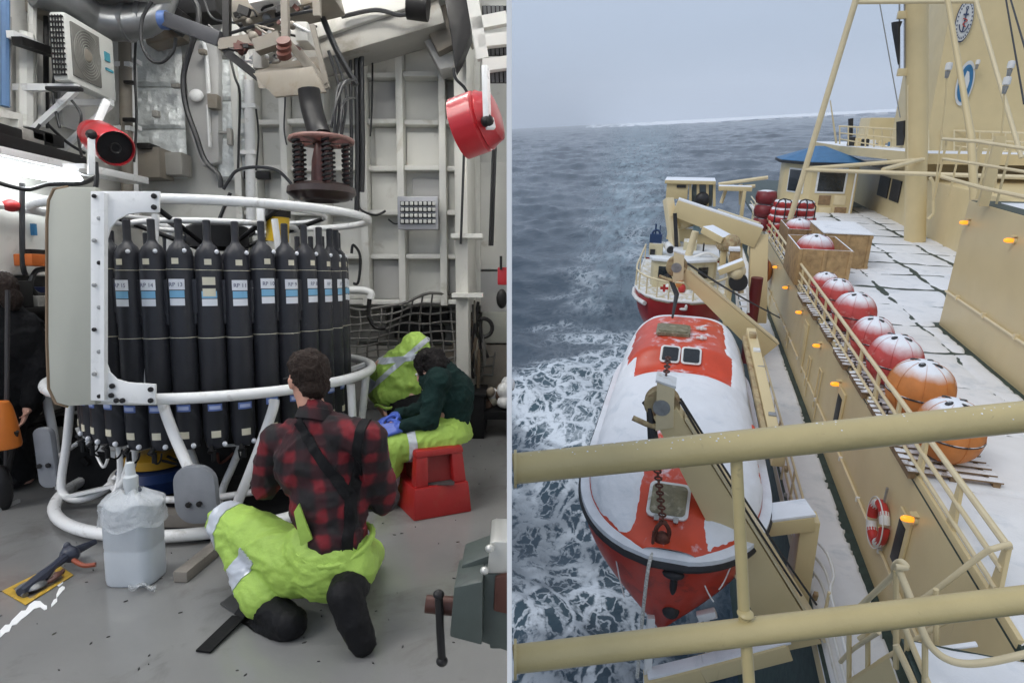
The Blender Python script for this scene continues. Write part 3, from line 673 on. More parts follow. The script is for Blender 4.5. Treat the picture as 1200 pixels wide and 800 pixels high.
# rooftop railings
rr = thing('roof_railing', 'buff pipe railing round the snowy roof of the right deckhouse', 'railing', SHIP, (VH + .3, 18, hr))
Ue = UH - .25
for nm, pts, r in (('top_rail', [(1105, 163), (1145, 166), (1205, 175)], .04), ('middle_rail', [(1105, 186), (1150, 193), (1210, 203)], .035), ('lower_rail', [(1103, 207), (1150, 220), (1210, 233)], .05)):
    mb = MB(); mb.tube([S(x, y, u=Ue - i * 1.5) for i, (x, y) in enumerate(pts)], r, 8); mb.build(nm, BUFFL, rr)
for x, yt, u_, w_ in ((1110, 163, Ue, .05), (1172, 160, 18.5, .22), (1126, 170, 21, .05), (1160, 170, 20.3, .05), (1150, 168, 24, .14), (1185, 172, 19, .05)):
    a = S(x, yt, u=u_); mb = MB(); mb.beam((a.x, u_, hr), a, w_, w_ * .6, (0, 1, 0)); mb.build('post', BUFF, rr)
# far railing and roof gear behind
fr2 = thing('far_railing', 'thin buff railing on the roof edge behind the mast', 'railing', SHIP, S(1040, 180, u=45))
for y0, y1, r in ((150, 152, .05), (158, 163, .04), (165, 176, .04)):
    mb = MB(); mb.tube([S(983, y0 - 2, u=46), S(1062, y1, u=44)], r, 6); mb.build('rail', BUFFL, fr2)
    mb = MB(); mb.tube([S(1080, y0 + 2, u=41), S(1205, y1 + 4, u=38)], r, 6); mb.build('rail', BUFFL, fr2)
for i in range(9):
    x = 984 + i * 10; mb = MB(); mb.beam(S(x, 169 + i * 1.5, u=45), S(x, 148 + i * .3, u=45), .07, .07); mb.build('post', BUFFL, fr2)
for i in range(8):
    x = 1088 + i * 15; mb = MB(); mb.beam(S(x, 184 + i, u=39.8), S(x, 152 + i * .4, u=39.8), .07, .07); mb.build('post', BUFFL, fr2)
mb = MB(); mb.tube([S(980, 168, u=46), S(973, 118, u=46)], [.07, .03], 6); mb.build('whip_aerial', BUFFL, fr2)
# far deckhouse
fh = thing('aft_deckhouse', 'low buff deckhouse with dark doorways running aft behind the mast', 'deckhouse', SHIP, (11, 42, ZA))
a = S(1015, 182, u=45); zt = S(1020, 176, u=45).z
vf = S(1100, 287, z=ZA).x
mb = MB(); mb.bx((vf + .1, 26, ZA - .03), (26, 58, zt - 1.2)); mb.build('walls', BUFF, fh, bevel=.04)
e_ = S(984, 171, u=47); zr_ = e_.z; mb = MB(); mb.prism([(e_.x, 47, zr_ - .5), (max(vf, e_.x) - .6, 36.0, zr_ - .5), (26, 36.0, zr_ - .5), (26, 58, zr_ - .5), (e_.x, 58, zr_ - .5)], (0, 0, .5)); mb.build('roof_slab', BUFFS, fh)
for x0_, x1_ in ((1028, 1040), (1043, 1054)):
    c0 = S(x0_, 222, v=vf); c1 = S(x1_, 222, v=vf)
    mb = MB(); mb.bx((vf + .02, min(c0.y, c1.y), ZA + 1.1), (vf + .08, max(c0.y, c1.y), zt - 1.6)); mb.build('doorway', DARK, fh)
b0, b1 = S(1015, 168, u=50), S(1066, 138, u=50)
mb = MB(); mb.bx((b0.x, 50, b0.z), (b1.x, 53, b1.z)); mb.build('roof_locker', BUFF, fh, bevel=.08)
for i, x in enumerate((997, 1004, 1013, 1021, 1032, 1044, 1056)):
    p = S(x, 168 + i * 1.2, u=47); mb = MB(); mb.box(p, (.4, .4, .8)); mb.build('roof_box', [DARK, BUFF, DARK, WHITEP, BUFF, EBLUE, DARK][i], fh, bevel=.05)
mb = MB(); mb.tube([S(997, 160, u=47), S(997, 139, u=47)], [.12, .16], 8); mb.build('horn', DARK, fh)
mb = MB(); mb.tube([S(1057, 170, u=44), S(1057, 142, u=44)], [.3, .3], 8); mb.build('searchlight', DARK, fh)
# pipe beside the mast
pp = thing('vent_pipe', 'thin looped buff pipe on the far deckhouse wall beside the mast', 'pipe', SHIP, S(1090, 250, u=28))
mb = MB(); mb.tube([S(1090, 208, u=27), S(1094, 215, u=27), S(1094, 250, u=27), S(1088, 257, u=27)], .06, 8); mb.build('pipe_run', BUFF, pp)
# work lamps on rods by the funnel
for i, (px, py, h_, lab) in enumerate(((1112, 78, 88, 'white-topped deck lamp on a rod left of the blue emblem'), (1146, 73, 6, 'white deck lamp bracketed on the funnel above the blue emblem'), (1185, 76, 20, 'white deck lamp on an angled bracket near the frame edge'), (1180, 95, 80, 'white lamp on a tall rod near the frame edge'))):
    u_ = [24, 39.6, 24, 22][i]; p = S(px, py, u=u_); t = thing('rod_lamp', lab, 'lamp', SHIP, p, 0, 'white deck lamps near the funnel')
    sc_ = u_ / 24
    mb = MB(); mb.lathe([(.04, -.12), (.095, -.10), (.10, .03), (.09, .10), (.02, .12)], p, 12); mb.build('cap', WHITEP, t)
    mb = MB(); mb.cyl(p + Vector((0, 0, -.34)), p + Vector((0, 0, -.13)), .05, .075, 10); mb.build('lens', STEEL, t)
    b_ = S(px - (4 if i in (0, 2) else 1), py + h_, u=u_)
    if i != 1 and b_.z > hr and i != 2: b_.z = hr
    mb = MB(); mb.tube([p + Vector((0, 0, -.3)), p.lerp(b_, .25), b_] if i != 1 else [p + Vector((0, 0, -.3)), p + Vector((0, .5, -.35))], .022, 6); mb.build('rod', BUFF if i != 2 else DARK, t)
wires = thing('rigging_wires', 'two dark rigging wires slanting down past the funnel', 'wire', SHIP, S(1195, 100, u=20))
for a, b in (((1178, -5), (1200, 122)), ((1183, -5), (1205, 70))):
    mb = MB(); mb.tube([S(*a, u=22), S(*b, u=18)], .022, 5); mb.build('wire', ROPE, wires)
# ================================================================ LIFEBOAT
VC, UB, LB, ZG = .17, 8.08, 9.2, -6.3
def hw(u):                                   # half width of the gunwale
    d = u - UB; t = min(1, max(0, d / 2.7)); e_ = min(1, max(0, (UB + LB - u) / 2.2))
    return 1.68 * math.sqrt(max(0, 1 - (1 - t) ** 2.5)) * (.55 + .45 * math.sqrt(max(0, 1 - (1 - e_) ** 2)))
def sst(a, b, x):
    t = min(1, max(0, (x - a) / (b - a))); return t * t * (3 - 2 * t)
def ztop(u):
    d = u - UB
    z = -6.18 + .62 * sst(.15, 1.5, d) + .44 * sst(1.3, 4.9, d)
    z += .40 * sst(5.0, 5.42, d) * (1 - sst(7.7, 8.8, d)); z -= .8 * sst(7.8, 9.4, d)
    return z
def canopy(s, a, off=0):                     # s along, a across -1..1
    u = UB + .12 + (LB - .2) * s; w = max(.02, hw(u) - .13); zt = ztop(u)
    house = sst(4.95, 5.4, u - UB) * (1 - sst(7.8, 8.8, u - UB))
    ex = 2.6 + 1.2 * house; ca = abs(a)
    th = ca * math.pi / 2
    x = (math.sin(th)) ** (2 / ex) if ca > 0 else 0; zz = (max(0, math.cos(th))) ** (2 / (ex * .78))
    wtop = w * (1 - .16 * house * zz)
    n = Vector((math.copysign(x * .6, a), -.25, .75))
    return Vector((VC + math.copysign(wtop * x, a), u, ZG + .02 + (zt - ZG) * zz)) + n * off
lb_ = thing('lifeboat', 'snow-covered orange red enclosed lifeboat hanging from the davits beside the walkway', 'lifeboat', SHIP, (VC, UB + 4, ZG - 1.8))
NS = 26
def hull_ring(u):
    w = hw(u); d = u - UB; kz = -8.4 + .25 * sst(2.5, 0, d) + .3 * sst(7, 8.6, d); pts = []
    rake = .55 * sst(3.5, 0, d)
    for i in range(NS + 1):
        a = -1 + 2 * i / NS; th = abs(a) * math.pi / 2
        x = math.sin(th) ** (.72 + .22 * sst(2.8, .3, d)); z = 1 - (1 - math.cos(th)) ** .8
        dz = (ZG - kz) * z
        pts.append(Vector((VC + math.copysign(w * x, a), u + rake * (dz / 1.9) ** 1.2, ZG - dz)))
    return pts
rings = [hull_ring(UB + .03 + (LB - .06) * (i / 40) ** 1.35) for i in range(41)]
mb = MB(); mb.loft(rings, close=False, cap=True); mb.build('hull', mat('hull_red', (.52, .042, .018), .36, var=.15, vs=2, dirt=((.25, .03, .02), .3, 3)), lb_, ang=1.2)
CANR = mat('canopy_red', (.62, .065, .022), .38, var=.12, vs=2.2, bump=.05, bs=18, dirt=((.60, .30, .28), .05, 2.4), snow=1.02, snow_scale=3.5)
mb = MB(); mb.grid(lambda i, j: canopy(j, -1 + 2 * i), 48, 120); mb.build('canopy', CANR, lb_, ang=.6)
edge = [Vector((VC + s_ * hw(u), u, ZG)) for s_, us in ((-1, [UB + LB - .1 - (LB - .13) * (i / 50) ** .75 for i in range(51)]), (1, [UB + .03 + (LB - .13) * (i / 50) ** 1.35 for i in range(51)])) for u in us]
RUBB = mat('black_rubber', (.02, .02, .022), .6, var=.3)
mb = MB(); mb.tube([p + Vector((0, 0, -.09)) for p in edge], .075, 8); mb.build('rubbing_strake', RUBB, lb_)
mb = MB()
for i in range(len(edge) - 1): pass
outr = [p + (p - Vector((VC, p.y, p.z))).normalized() * .03 + Vector((0, -.02, 0)) for p in edge]
inn = [p + (Vector((VC, max(p.y, UB + 1.2), p.z)) - p).normalized() * .13 for p in edge]
def ledge(off): return [[o_ + Vector((0, 0, off + .015 * fb(o_.x, o_.y, 3))), m_ + Vector((0, 0, off + .035))] for o_, m_ in zip(outr, inn)]
mb.add([q for a, b in zip(outr, inn) for q in (a + Vector((0, 0, -.06)), a + Vector((0, 0, .05 + .02 * fb(a.x, a.y, 3))), b + Vector((0, 0, .09)), b + Vector((0, 0, -.06)))], [(i * 4 + k, i * 4 + (k + 1) % 4, i * 4 + 4 + (k + 1) % 4, i * 4 + 4 + k) for i in range(len(edge) - 1) for k in range(4)])
mb.build('snowy_gunwale', mat('gunwale_white', (.74, .76, .79), .6, var=.08), lb_, ang=1.2)
# snow blanket: a sheet over the canopy that dips under it where the boat is bare
def bare(s, a):                              # > 0 where swept clear
    u = UB + .12 + (LB - .2) * s; d = u - UB; p = canopy(s, a); x = p.x - VC
    n_ = .09 * fb(p.x * 2.2, d * 2.2, 1, 5) + .04 * fb(p.x, d, 9, 3, 5)
    v = -1.0
    box_ = lambda dx, dd: min(dx, dd)
    v = max(v, box_(.56 - .06 * d + .22 * max(0, .6 - d) - abs(x + .02), min(2.75 - d, d + .5)) + n_ * .5)
    v = max(v, .16 - d + n_ * .5)
    if d < 2.6: v = max(v, .10 - (p.z - ZG) + n_ * .5)
    v = max(v, box_(1.02 - abs(x), min(d - 4.85, 5.5 - d)) + n_ * .12)
    v = max(v, box_(min(.90 - x, x + 1.2), min(d - 5.3, 7.7 - d)) + n_ * .5)
    if x > 0: v = max(v, min(.22 - (hw(u) - x), min(d - 2.2, 3.0 - d)) + n_ * 1.2 - .04)
    return v
mb = MB()
def snow_pt(i, j):
    s, a = j, -.975 + 1.95 * i; b_ = bare(s, a); h = .034 + .014 * fb(a * 4, s * 16, 1.4)
    t = sst(.07, -.10, b_) if False else 1 - sst(-.11, .03, b_)
    e_ = min(1, 14 * min(i, 1 - i) + .0)
    return canopy(s, a, -.012 + (h + .012) * t * e_)
mb.grid(snow_pt, 110, 300); mb.build('snow_cover', SNOW, lb_, ang=3, kind='stuff')
from collections import Counter
OLIVE = mat('grimy_hatch', (.20, .18, .11), .5, var=.3, vs=6, bump=.25, bs=40, dirt=((.42, .38, .28), .3, 8))
def on_canopy(x, d):                         # point and frame on the canopy at offset x and distance d from the bow
    s = (d - .12) / (LB - .2)
    f = lambda x_, s_: min((canopy(s_, -1 + 2 * k / 400) for k in range(401)), key=lambda p: abs(p.x - VC - x_))
    p = f(x, s); pu = f(x, s + .012) - f(x, s - .012); px_ = Vector((1, 0, 0)); n = px_.cross(pu).normalized(); return p, px_, pu.normalized(), n
def rrect(w, h, r, n=5): return [(sx * (w / 2 - r) + r * math.cos(t), sy * (h / 2 - r) + r * math.sin(t)) for sx, sy, a in ((1, 1, 0), (-1, 1, 1.5708), (-1, -1, 3.1416), (1, -1, 4.7124)) for t in [a + 1.5708 * i / n for i in range(n + 1)]]
def panel(par, name, m, P, w, h, r, th, off=0):
    p, x, y, n = P; mb = MB(); mb.prism([p + x * a + y * b + n * off for a, b in rrect(w, h, r)], n * th); return mb.build(name, m, par, bevel=min(.012, th * .3))
P = on_canopy(-.06, .88); h1 = panel(lb_, 'hatch', WHITEP, P, .66, .62, .10, .07); panel(h1, 'hatch_lid', OLIVE, P, .56, .52, .08, .03, .065)
for sx in (-.15, .15): P2 = (P[0] + P[1] * sx - P[2] * .33, P[1], P[2], P[3]); panel(h1, 'hinge', STEEL, P2, .08, .1, .02, .05, .05)
P = on_canopy(-.28, 6.4); h2 = panel(lb_, 'hatch', OLIVE, P, .78, .7, .06, .09); panel(h2, 'hatch_lid', OLIVE, P, .66, .58, .05, .03, .088)
for x in (.18, -.27):
    P = on_canopy(x - .02, 5.24); w = panel(lb_, 'window', WHITEP, P, .43, .40, .07, .05, .01); panel(w, 'pane', GLASS, P, .35, .32, .05, .02, .052)
def px_lamp(): pass
for d, x in ((6.0, .35), (6.7, .35), (2.1, .15)):
    P = on_canopy(x, d); mb = MB(); mb.beam(P[0] - P[1] * .12 + P[3] * .05, P[0] + P[1] * .12 + P[3] * .05, .05, .05); mb.beam(P[0] - P[2] * .1 + P[3] * .06, P[0] + P[2] * .1 + P[3] * .06, .05, .05); mb.build('deck_cleat', WHITEP, lb_, bevel=.01)
P = on_canopy(.42, 1.15); mb = MB(); mb.tube(curve([P[0] + P[3] * .02 - P[2] * .25, P[0] + P[3] * .09 - P[2] * .2, P[0] + P[3] * .09 + P[2] * .2, P[0] + P[3] * .02 + P[2] * .25], 4), .018, 6); mb.build('grab_rail', OLIVE, lb_)
P = on_canopy(.20, 1.75); mb = MB(); mb.tube(curve([P[0] - P[1] * .3 + P[3] * .03, P[0] + P[3] * .07, P[0] + P[1] * .1 + P[3] * .03], 4), .016, 6); mb.build('grab_rail', WHITEP, lb_)
P = on_canopy(1.45, 3.6); 
for k in range(4):
    P = on_canopy(1.36 + .03 * k, 3.1 + .28 * k); mb = MB(); mb.ell(P[0] + P[3] * .05, (.05, .14, .04), 8, 5); mb.build('red_fitting', ORED, lb_)
# towing eye, painter and keel fittings on the bow
bow = Vector((VC, UB, ZG)); mb = MB(); mb.ell(bow + Vector((.1, .05, -.25)), (.17, .10, .08), 12, 8); mb.ell(bow + Vector((.12, .1, -.48)), (.06, .08, .2), 8, 8); mb.build('towing_fitting', RUBB, lb_)
mb = MB(); mb.ell(bow + Vector((.13, .38, -1.25)), (.14, .12, .14), 12, 8); mb.build('lower_fitting', RUBB, lb_)
for i, (xa, xb) in enumerate(((-.9, -.62), (.42, .75), (1.0, .8))):
    ua = UB + .6; mb = MB(); mb.tube(sag((VC + xa, ua - .30 + .25 * abs(xa), ZG - .1), (VC + xb, UB + .2, ZG - 1.0 + .25 * i), .10), .012, 5); mb.build('becket_line', WHITEP, lb_)
bk = thing('lashing_plate', 'white lashing plate with line at the lifeboat bow side', 'fitting', SHIP, S(905, 722, u=9.0))
q = S(828, 722, u=8.6); mb = MB(); mb.beam(q + Vector((-.14, 0, -.04)), q + Vector((.14, .02, .10)), .12, .14); mb.build('plate', WHITEP, bk, bevel=.02)
mb = MB(); mb.tube(sag(q, S(775, 748, u=8.3), .08), .014, 5); mb.build('line', WHITEP, bk); mb = MB(); mb.tube([q, q + Vector((.15, .3, -1.2))], .05, 6); mb.build('strut', WHITEP, bk)
hk = Vector((VC - .12, UB + .30, -6.07))
rh = thing('release_hook', 'rusty lifting hook block on the lifeboat bow panel', 'hook', SHIP, hk)
mb = MB(); mb.tube(curve([hk + Vector((-.07, 0, -.12)), hk + Vector((-.10, 0, .1)), hk + Vector((0, 0, .25)), hk + Vector((.10, 0, .1)), hk + Vector((.07, 0, -.12))]), .035, 8); mb.build('shackle', CHAIN, rh)
mb = MB(); mb.ell(hk + Vector((0, 0, -.08)), (.13, .10, .16), 12, 8); mb.build('hook_body', CHAIN, rh)
mb = MB(); mb.tube([hk + Vector((-.13, -.05, .1)), hk + Vector((-.13, -.10, -.1)), hk + Vector((-.11, -.14, -.2))], .025, 6); mb.build('hook_lever', CHAIN, rh)
# ================================================================ DAVITS
def davit(u, head, foot, label, sc=1):
    t = thing('davit', label, 'davit', SHIP, foot, 0, 'davits along the walkway'); head = Vector(head); foot = Vector(foot)
    mb = MB(); mb.beam(head + (foot - head) * .02, foot, .38 * sc, .34 * sc, (0, 1, 0), .80 * sc, .42 * sc); mb.build('arm', BUFF, t, bevel=.015)
    d = (foot - head).normalized(); nrm = Vector((d.z, 0, -d.x)); nrm = nrm if nrm.z > 0 else -nrm
    mb = MB(); mb.beam(head + nrm * .24 * sc + d * .3, foot + nrm * .45 * sc, .04, .40 * sc, (0, 1, 0)); mb.build('flange', BUFFL, t)
    rot = Matrix.Rotation(math.pi / 2, 3, 'X')
    mb = MB(); mb.lathe([(.05, -.10), (.25, -.10), (.27, -.07), (.22, -.02), (.22, .02), (.27, .07), (.25, .10), (.05, .10)], head, 28, rot); mb.build('sheave', RUST, t)
    mb = MB(); mb.lathe([(.12, -.19), (.13, .19)], head, 14, rot); mb.build('axle', STEEL, t)
    for s_ in (-1, 1):
        y = s_ * .16
        mb = MB(); mb.prism([head + Vector(q) for q in ((-.10, y - .02, .42), (.16, y - .02, .34), (.20, y - .02, -.30), (-.06, y - .02, -.40))], (0, .04, 0)); mb.build('cheek_plate', BUFFL, t, bevel=.008)
    mb = MB(); mb.prism([head + Vector(q) for q in ((-.12, -.18, .40), (.18, -.18, .33), (.18, .18, .33), (-.12, .18, .40))], (0, 0, .04)); mb.build('head_cap', WHITEP, t)
    mb = MB(); mb.tube([head + Vector((-.42, -.1, -.26)), head + Vector((-.20, -.12, -.33)), head + Vector((.0, -.12, -.36))], .045, 8); mb.build('keeper_bar', RUST, t)
    return t
HD = S(776, 472, u=8.85); HF = S(932, 748, u=9.15)
dv1 = davit(8.9, HD, HF, 'near lifeboat davit arm with rusty sheave head above the snowy canopy')
HD2 = S(793, 312, u=16.2); HF2 = S(900, 410, u=16.6); HF2.z = max(HF2.z, ZB)
dv2 = davit(16.2, HD2, HF2, 'far lifeboat davit arm reaching up in front of the red-hulled workboat', .72)
for t, hd, hf in ((dv1, HD, HF), (dv2, HD2, HF2)):
    for o_ in (0, .12):
        mb = MB(); mb.tube(sag(hd + Vector((.26, -.1 + o_, .1)), hf + Vector((-.1 + o_ * 2, -.25, 1.1 - o_)), .05), .018, 5); mb.build('fall_wire', ROPE, t)
# hanging chains and rope
def chain(a, b, name, label, n, r=.045):
    a = Vector(a); b = Vector(b); t = thing(name, label, 'chain', SHIP, b); d = (b - a) / n
    for i in range(n):
        c = a + d * (i + .5); L_ = d.length * .78; x = Vector((1, 0, 0)) if i % 2 else Vector((0, 1, 0)); dn = d.normalized()
        mb = MB(); mb.tube([c + dn * (L_ * .62 * math.sin(t_) ) + x * (r * 1.15 * math.cos(t_)) for t_ in [6.283 * k / 10 for k in range(10)]], .017, 5, True); mb.build('link', CHAIN, t)
    return t
fallp = S(765, 492, u=8.8)
mb = MB(); mb.tube([HD + Vector((-.27, 0, 0)), fallp + Vector((-.06, 0, .2)), S(766, 520, u=8.75)], [.05, .06, .09], 8)
fb1 = single(mb, 'fall_block', ROPE, 'dark fall block hanging under the near davit sheave', 'pulley block', SHIP, S(766, 520, u=8.75))
chain(S(767, 520, u=8.75), hk + Vector((0, 0, .22)), 'lifting_chain', 'rusty chain running down to the lifeboat bow hook', 22)
chain(HD + Vector((.02, .1, .42)), S(783, 418, u=10.5), 'safety_chain', 'short rusty chain rising from the near davit head', 8, .035)
mb = MB(); pts = [hk + Vector((-.11, -.14, -.18)), Vector((VC - .28, UB - .12, ZG - .1)), Vector((VC - .30, UB - .14, ZG - 1.0)), Vector((VC - .30, UB - .1, -8.6))]
mb.tube(curve(pts, 6), .028, 6); single(mb, 'painter_rope', mat('mottled_rope', (.55, .54, .5), .7, var=.5, vs=30), 'pale mottled rope hanging over the lifeboat bow', 'rope', SHIP, pts[-1])
mb = MB(); mb.tube([HD2 + Vector((-.2, 0, -.2)), S(793, 345, u=16.0), S(788, 372, u=15.2)], [.05, .07, .03], 6); single(mb, 'fall_wire', ROPE, 'dark fall rope hanging from the far davit to the lifeboat roof', 'rope', SHIP, S(788, 372, u=15.2))
dbs = thing('davit_bracket', 'buff davit bracket with snow on top reaching across to the walkway', 'davit bracket', SHIP, S(930, 640, u=9.6))
pa, pb = S(886, 612, u=9.9), S(948, 604, u=10.1)
mb = MB(); mb.beam(pa, pb, .5, .28); mb.build('bracket', BUFF, dbs, bevel=.02); mb = MB(); mb.beam(pa + Vector((0, 0, .17)), pb + Vector((0, 0, .17)), .48, .06); mb.build('snow_cap', SNOW, dbs, bevel=.02)
mb = MB(); mb.beam(pb, pb + Vector((.05, -.1, -1.9)), .3, .4, (0, 1, 0)); mb.build('post', BUFF, dbs, bevel=.02)
# cradle and bulwark next to the near davit
cr = thing('davit_cradle', 'buff cradle arm with snow on top under the lifeboat bow', 'cradle', SHIP, S(890, 780, u=8.0))
c0, c1 = S(758, 800, u=8.05), S(905, 762, u=8.35)
mb = MB(); mb.beam(c0, c0.lerp(c1, .45), .30, .30); mb.beam(c0.lerp(c1, .45), c1 + Vector((.2, 0, .15)), .30, .30); mb.build('arm', BUFF, cr, bevel=.02)
mb = MB(); mb.beam(c0 + Vector((0, 0, .2)), c0.lerp(c1, .45) + Vector((0, 0, .17)), .22, .05); mb.beam(c0.lerp(c1, .45) + Vector((0, 0, .17)), c1 + Vector((.2, 0, .32)), .22, .05); mb.build('snow_cap', SNOW, cr, bevel=.01)
mb = MB(); mb.beam(S(763, 722, u=8.3), S(758, 800, u=8.1), .12, .12); mb.build('upright', WHITEP, cr, bevel=.01)
lk = thing('bulwark_locker', 'buff bulwark box with snow on its lid beside the near davit', 'locker', SHIP, (2.75, 9.5, ZB))
t0 = S(938, 622, v=2.55)
mb = MB(); mb.bx((2.44, t0.y - .45, ZB - .6), (2.70, t0.y + .1, t0.z - .02)); mb.build('box', BUFF, lk, bevel=.02)
mb = MB(); mb.grid(lambda i, j: Vector((2.42 + .30 * i, t0.y - .47 + .59 * j, t0.z - .03 + .07 * min(1, 10 * min(i, 1 - i, j, 1 - j)) + .012 * fb(i * 3, j * 6, 2))), 12, 24); mb.build('snow_lid', SNOW, lk, ang=3)
wr_ = thing('walkway_railing', 'pale pipe railing with bent end loop along the outer edge of the walkway', 'railing', SHIP, (2.95, 14, ZB))
for k, z in enumerate((ZB + 1.02, ZB + .70, ZB + .38)):
    mb = MB(); mb.tube([(2.76, u, z) for u in (10.8, 14, 18, 23.5)], .028, 7); mb.build('rail', BUFFL, wr_)
    mb = MB(); g = [(2.77, 10.6, z), (2.90, 10.2, z + .02), (2.92, 9.7, z - .03), (2.80, 9.3, z - .05), (2.78, 8.6, z - .05), (2.78, 7.4, z - .06)]; mb.tube(curve(g, 6), .028, 7); mb.build('bent_rail', WHITEP, wr_)
for i in range(12):
    u = 9.2 + i * 1.3; mb = MB(); mb.cyl((2.76, u, ZB), (2.76, u, ZB + 1.02), .026, n=7); mb.build('post', BUFFL, wr_)
for i in range(26):                                        # brackets and lashings hung on the rail
    u = 9.5 + i * .53 + rnd.uniform(-.1, .1); z = ZB + rnd.uniform(.3, 1.0); mb = MB(); mb.box((2.70 + rnd.uniform(-.05, .02), u, z), (.07, rnd.uniform(.05, .16), rnd.uniform(.08, .2)), Matrix.Rotation(rnd.uniform(-.5, .5), 3, 'X')); mb.build('bracket', rnd.choice([WHITEP, BUFFL, STEEL, RUST]), wr_, bevel=.008)
gear = thing('davit_rail_beam', 'long buff davit trackway beam leaning along the lifeboat side', 'davit beam', SHIP, (2.6, 14, ZB))
mb = MB(); mb.beam(S(879, 390, u=15.6), S(912, 540, u=11.3), .22, .3); mb.build('beam', BUFF, gear, bevel=.02)
mb = MB(); mb.beam(S(872, 395, u=15.4), S(898, 520, u=11.6), .1, .12); mb.build('edge_tube', RUST, gear, bevel=.01)
for i in range(7):
    mb = MB(); p = S(880 + 4.4 * i, 400 + 19 * i, u=15.2 - .55 * i); mb.box(p + Vector((.02, 0, .16)), (.16, .2, .14)); mb.build('clamp', [RUST, WHITEP, STEEL][i % 3], gear, bevel=.02)
# ================================================================ WORKBOAT further aft
WRED = mat('workboat_red', (.33, .022, .022), .38, var=.12, vs=2, dirt=((.2, .03, .03), .2, 3)); CREAM = mat('workboat_cream', (.60, .53, .34), .42, var=.06, vs=2, dirt=((.4, .3, .18), .15, 5), snow=.9)
wu = 19.9; wc = S(797, 354, u=wu); zg = wc.z; wv = wc.x
wb = thing('workboat', 'small workboat with dark red hull and cream cabin hung behind the lifeboat', 'boat', SHIP, (wv, wu + 4, zg - 2))
def whw(d): return 1.62 * math.sqrt(max(0, 1 - (1 - min(1, d / 2.4)) ** 2.3))
def wring(d, top=1):
    w = max(.03, whw(d)); sh = .22 * sst(2.5, 0, d); pts = []
    for i in range(25):
        a = -1 + i / 12; th = abs(a) * math.pi / 2
        x = math.sin(th) ** (.7 + .6 * sst(2.5, .2, d)); z = 1 - (1 - math.cos(th)) ** .85
        pts.append(Vector((wv + math.copysign(w * x, a), wu + d + .5 * z * sst(3, 0, d), zg + .02 - (2.2) * z)))
    return pts
mb = MB(); mb.loft([wring(.03 + 6.8 * (i / 30) ** 1.4) for i in range(31)], close=False); hb_ = mb.build('hull', WRED, wb, ang=1.2)
mb = MB(); mb.loft([[Vector((wv + (p.x - wv) * 1.02, p.y - .02, p.z - .02)) for p in wring(.03 + 6.7 * (i / 30) ** 1.4)[k0:k1]] for i in range(31) for k0, k1 in ((7, 18),)], close=False, cap=False); mb.build('bottom_paint', mat('navy_bottom', (.015, .02, .04), .45), hb_)
mb = MB(); gl = [Vector((wv - whw(d), wu + d, zg)) for d in [6.5, 4, 2.5, 1.7, 1.1, .6, .25, .06]] + [Vector((wv + whw(d), wu + d, zg)) for d in [.06, .25, .6, 1.1, 1.7, 2.5, 4, 6.5]]
mb.tube(gl, .05, 8); mb.build('gunwale', WHITEP, wb)
mb = MB(); mb.tube([p + Vector((0, 0, -.28)) + (p - Vector((wv, wu + 3, zg))).normalized() * .05 for p in gl[2:6]], .08, 8); mb.build('fender_roll', WHITEP, wb)
mb = MB(); mb.tube([p + Vector((0, .03, .62)) for p in gl], .035, 6); mb.build('guard_rail', BUFFL, wb)
for p in gl[::1]:
    mb = MB(); mb.cyl(p, p + Vector((0, .03, .62)), .025, n=6); mb.build('rail_post', BUFFL, wb)
mb = MB(); mb.prism([p + Vector((0, 0, .02)) for p in gl], (0, 0, -.1)); mb.build('foredeck', CREAM, wb)
for x, c_ in ((-.55, 0),):
    mb = MB(); q = Vector((wv + x, wu + .5, zg + .3)); mb.box(q, (.26, .06, .08)); mb.box(q, (.08, .062, .24)); mb.build('red_cross_board', REDB, wb)
mb = MB(); mb.ell((wv + .12, wu + .03, zg - .24), (.13, .04, .05), 8, 6); mb.ell((wv + .20, wu + .03, zg - .16), (.05, .04, .09), 8, 6); mb.build('bow_emblem', WHITEP, wb)
mb = MB(); mb.tube(arc((wv - .45, wu + .25, zg - .75), .17, 0, 6.28, 12)[:-1], .05, 6, True); mb.build('hawse_ring', RUBB, wb)
cz1 = S(780, 304, u=wu + 2.0).z; ca, cb = S(760, 344, u=wu + 1.8), S(838, 344, u=wu + 1.8)
mb = MB(); xm = S(801, 340, u=wu + 1.6).x
plan = [(ca.x, wu + 2.1), (ca.x + .12, wu + 1.75), (xm, wu + 1.55), (cb.x - .1, wu + 2.1), (cb.x, wu + 2.6), (cb.x, wu + 5), (ca.x, wu + 5)]
cabh = cz1 - zg
mb.prism([(x, y, zg - .05) for x, y in plan], (0, 0, cabh + .05)); cabin = mb.build('cabin', CREAM, wb, bevel=.05)
mb = MB(); mb.prism([(x + (x - xm) * .06, y - .1, cz1) for x, y in plan], (0, 0, .1)); mb.build('cabin_roof', mat('snowy_roof', (.74, .77, .8), .6, var=.06), cabin, bevel=.03)
def on_seg(a, b, t0_, t1_, z0, z1, name, par, m, off=.02):
    a = Vector((*a, 0)); b = Vector((*b, 0)); d = b - a; n = Vector((d.y, -d.x, 0)).normalized(); n = n if n.y < 0 else -n
    p, q = a + d * t0_ + n * off, a + d * t1_ + n * off; mb = MB(); mb.prism([(p.x, p.y, z0), (q.x, q.y, z0), (q.x, q.y, z1), (p.x, p.y, z1)], n * .03); return mb.build(name, m, par, bevel=.01)
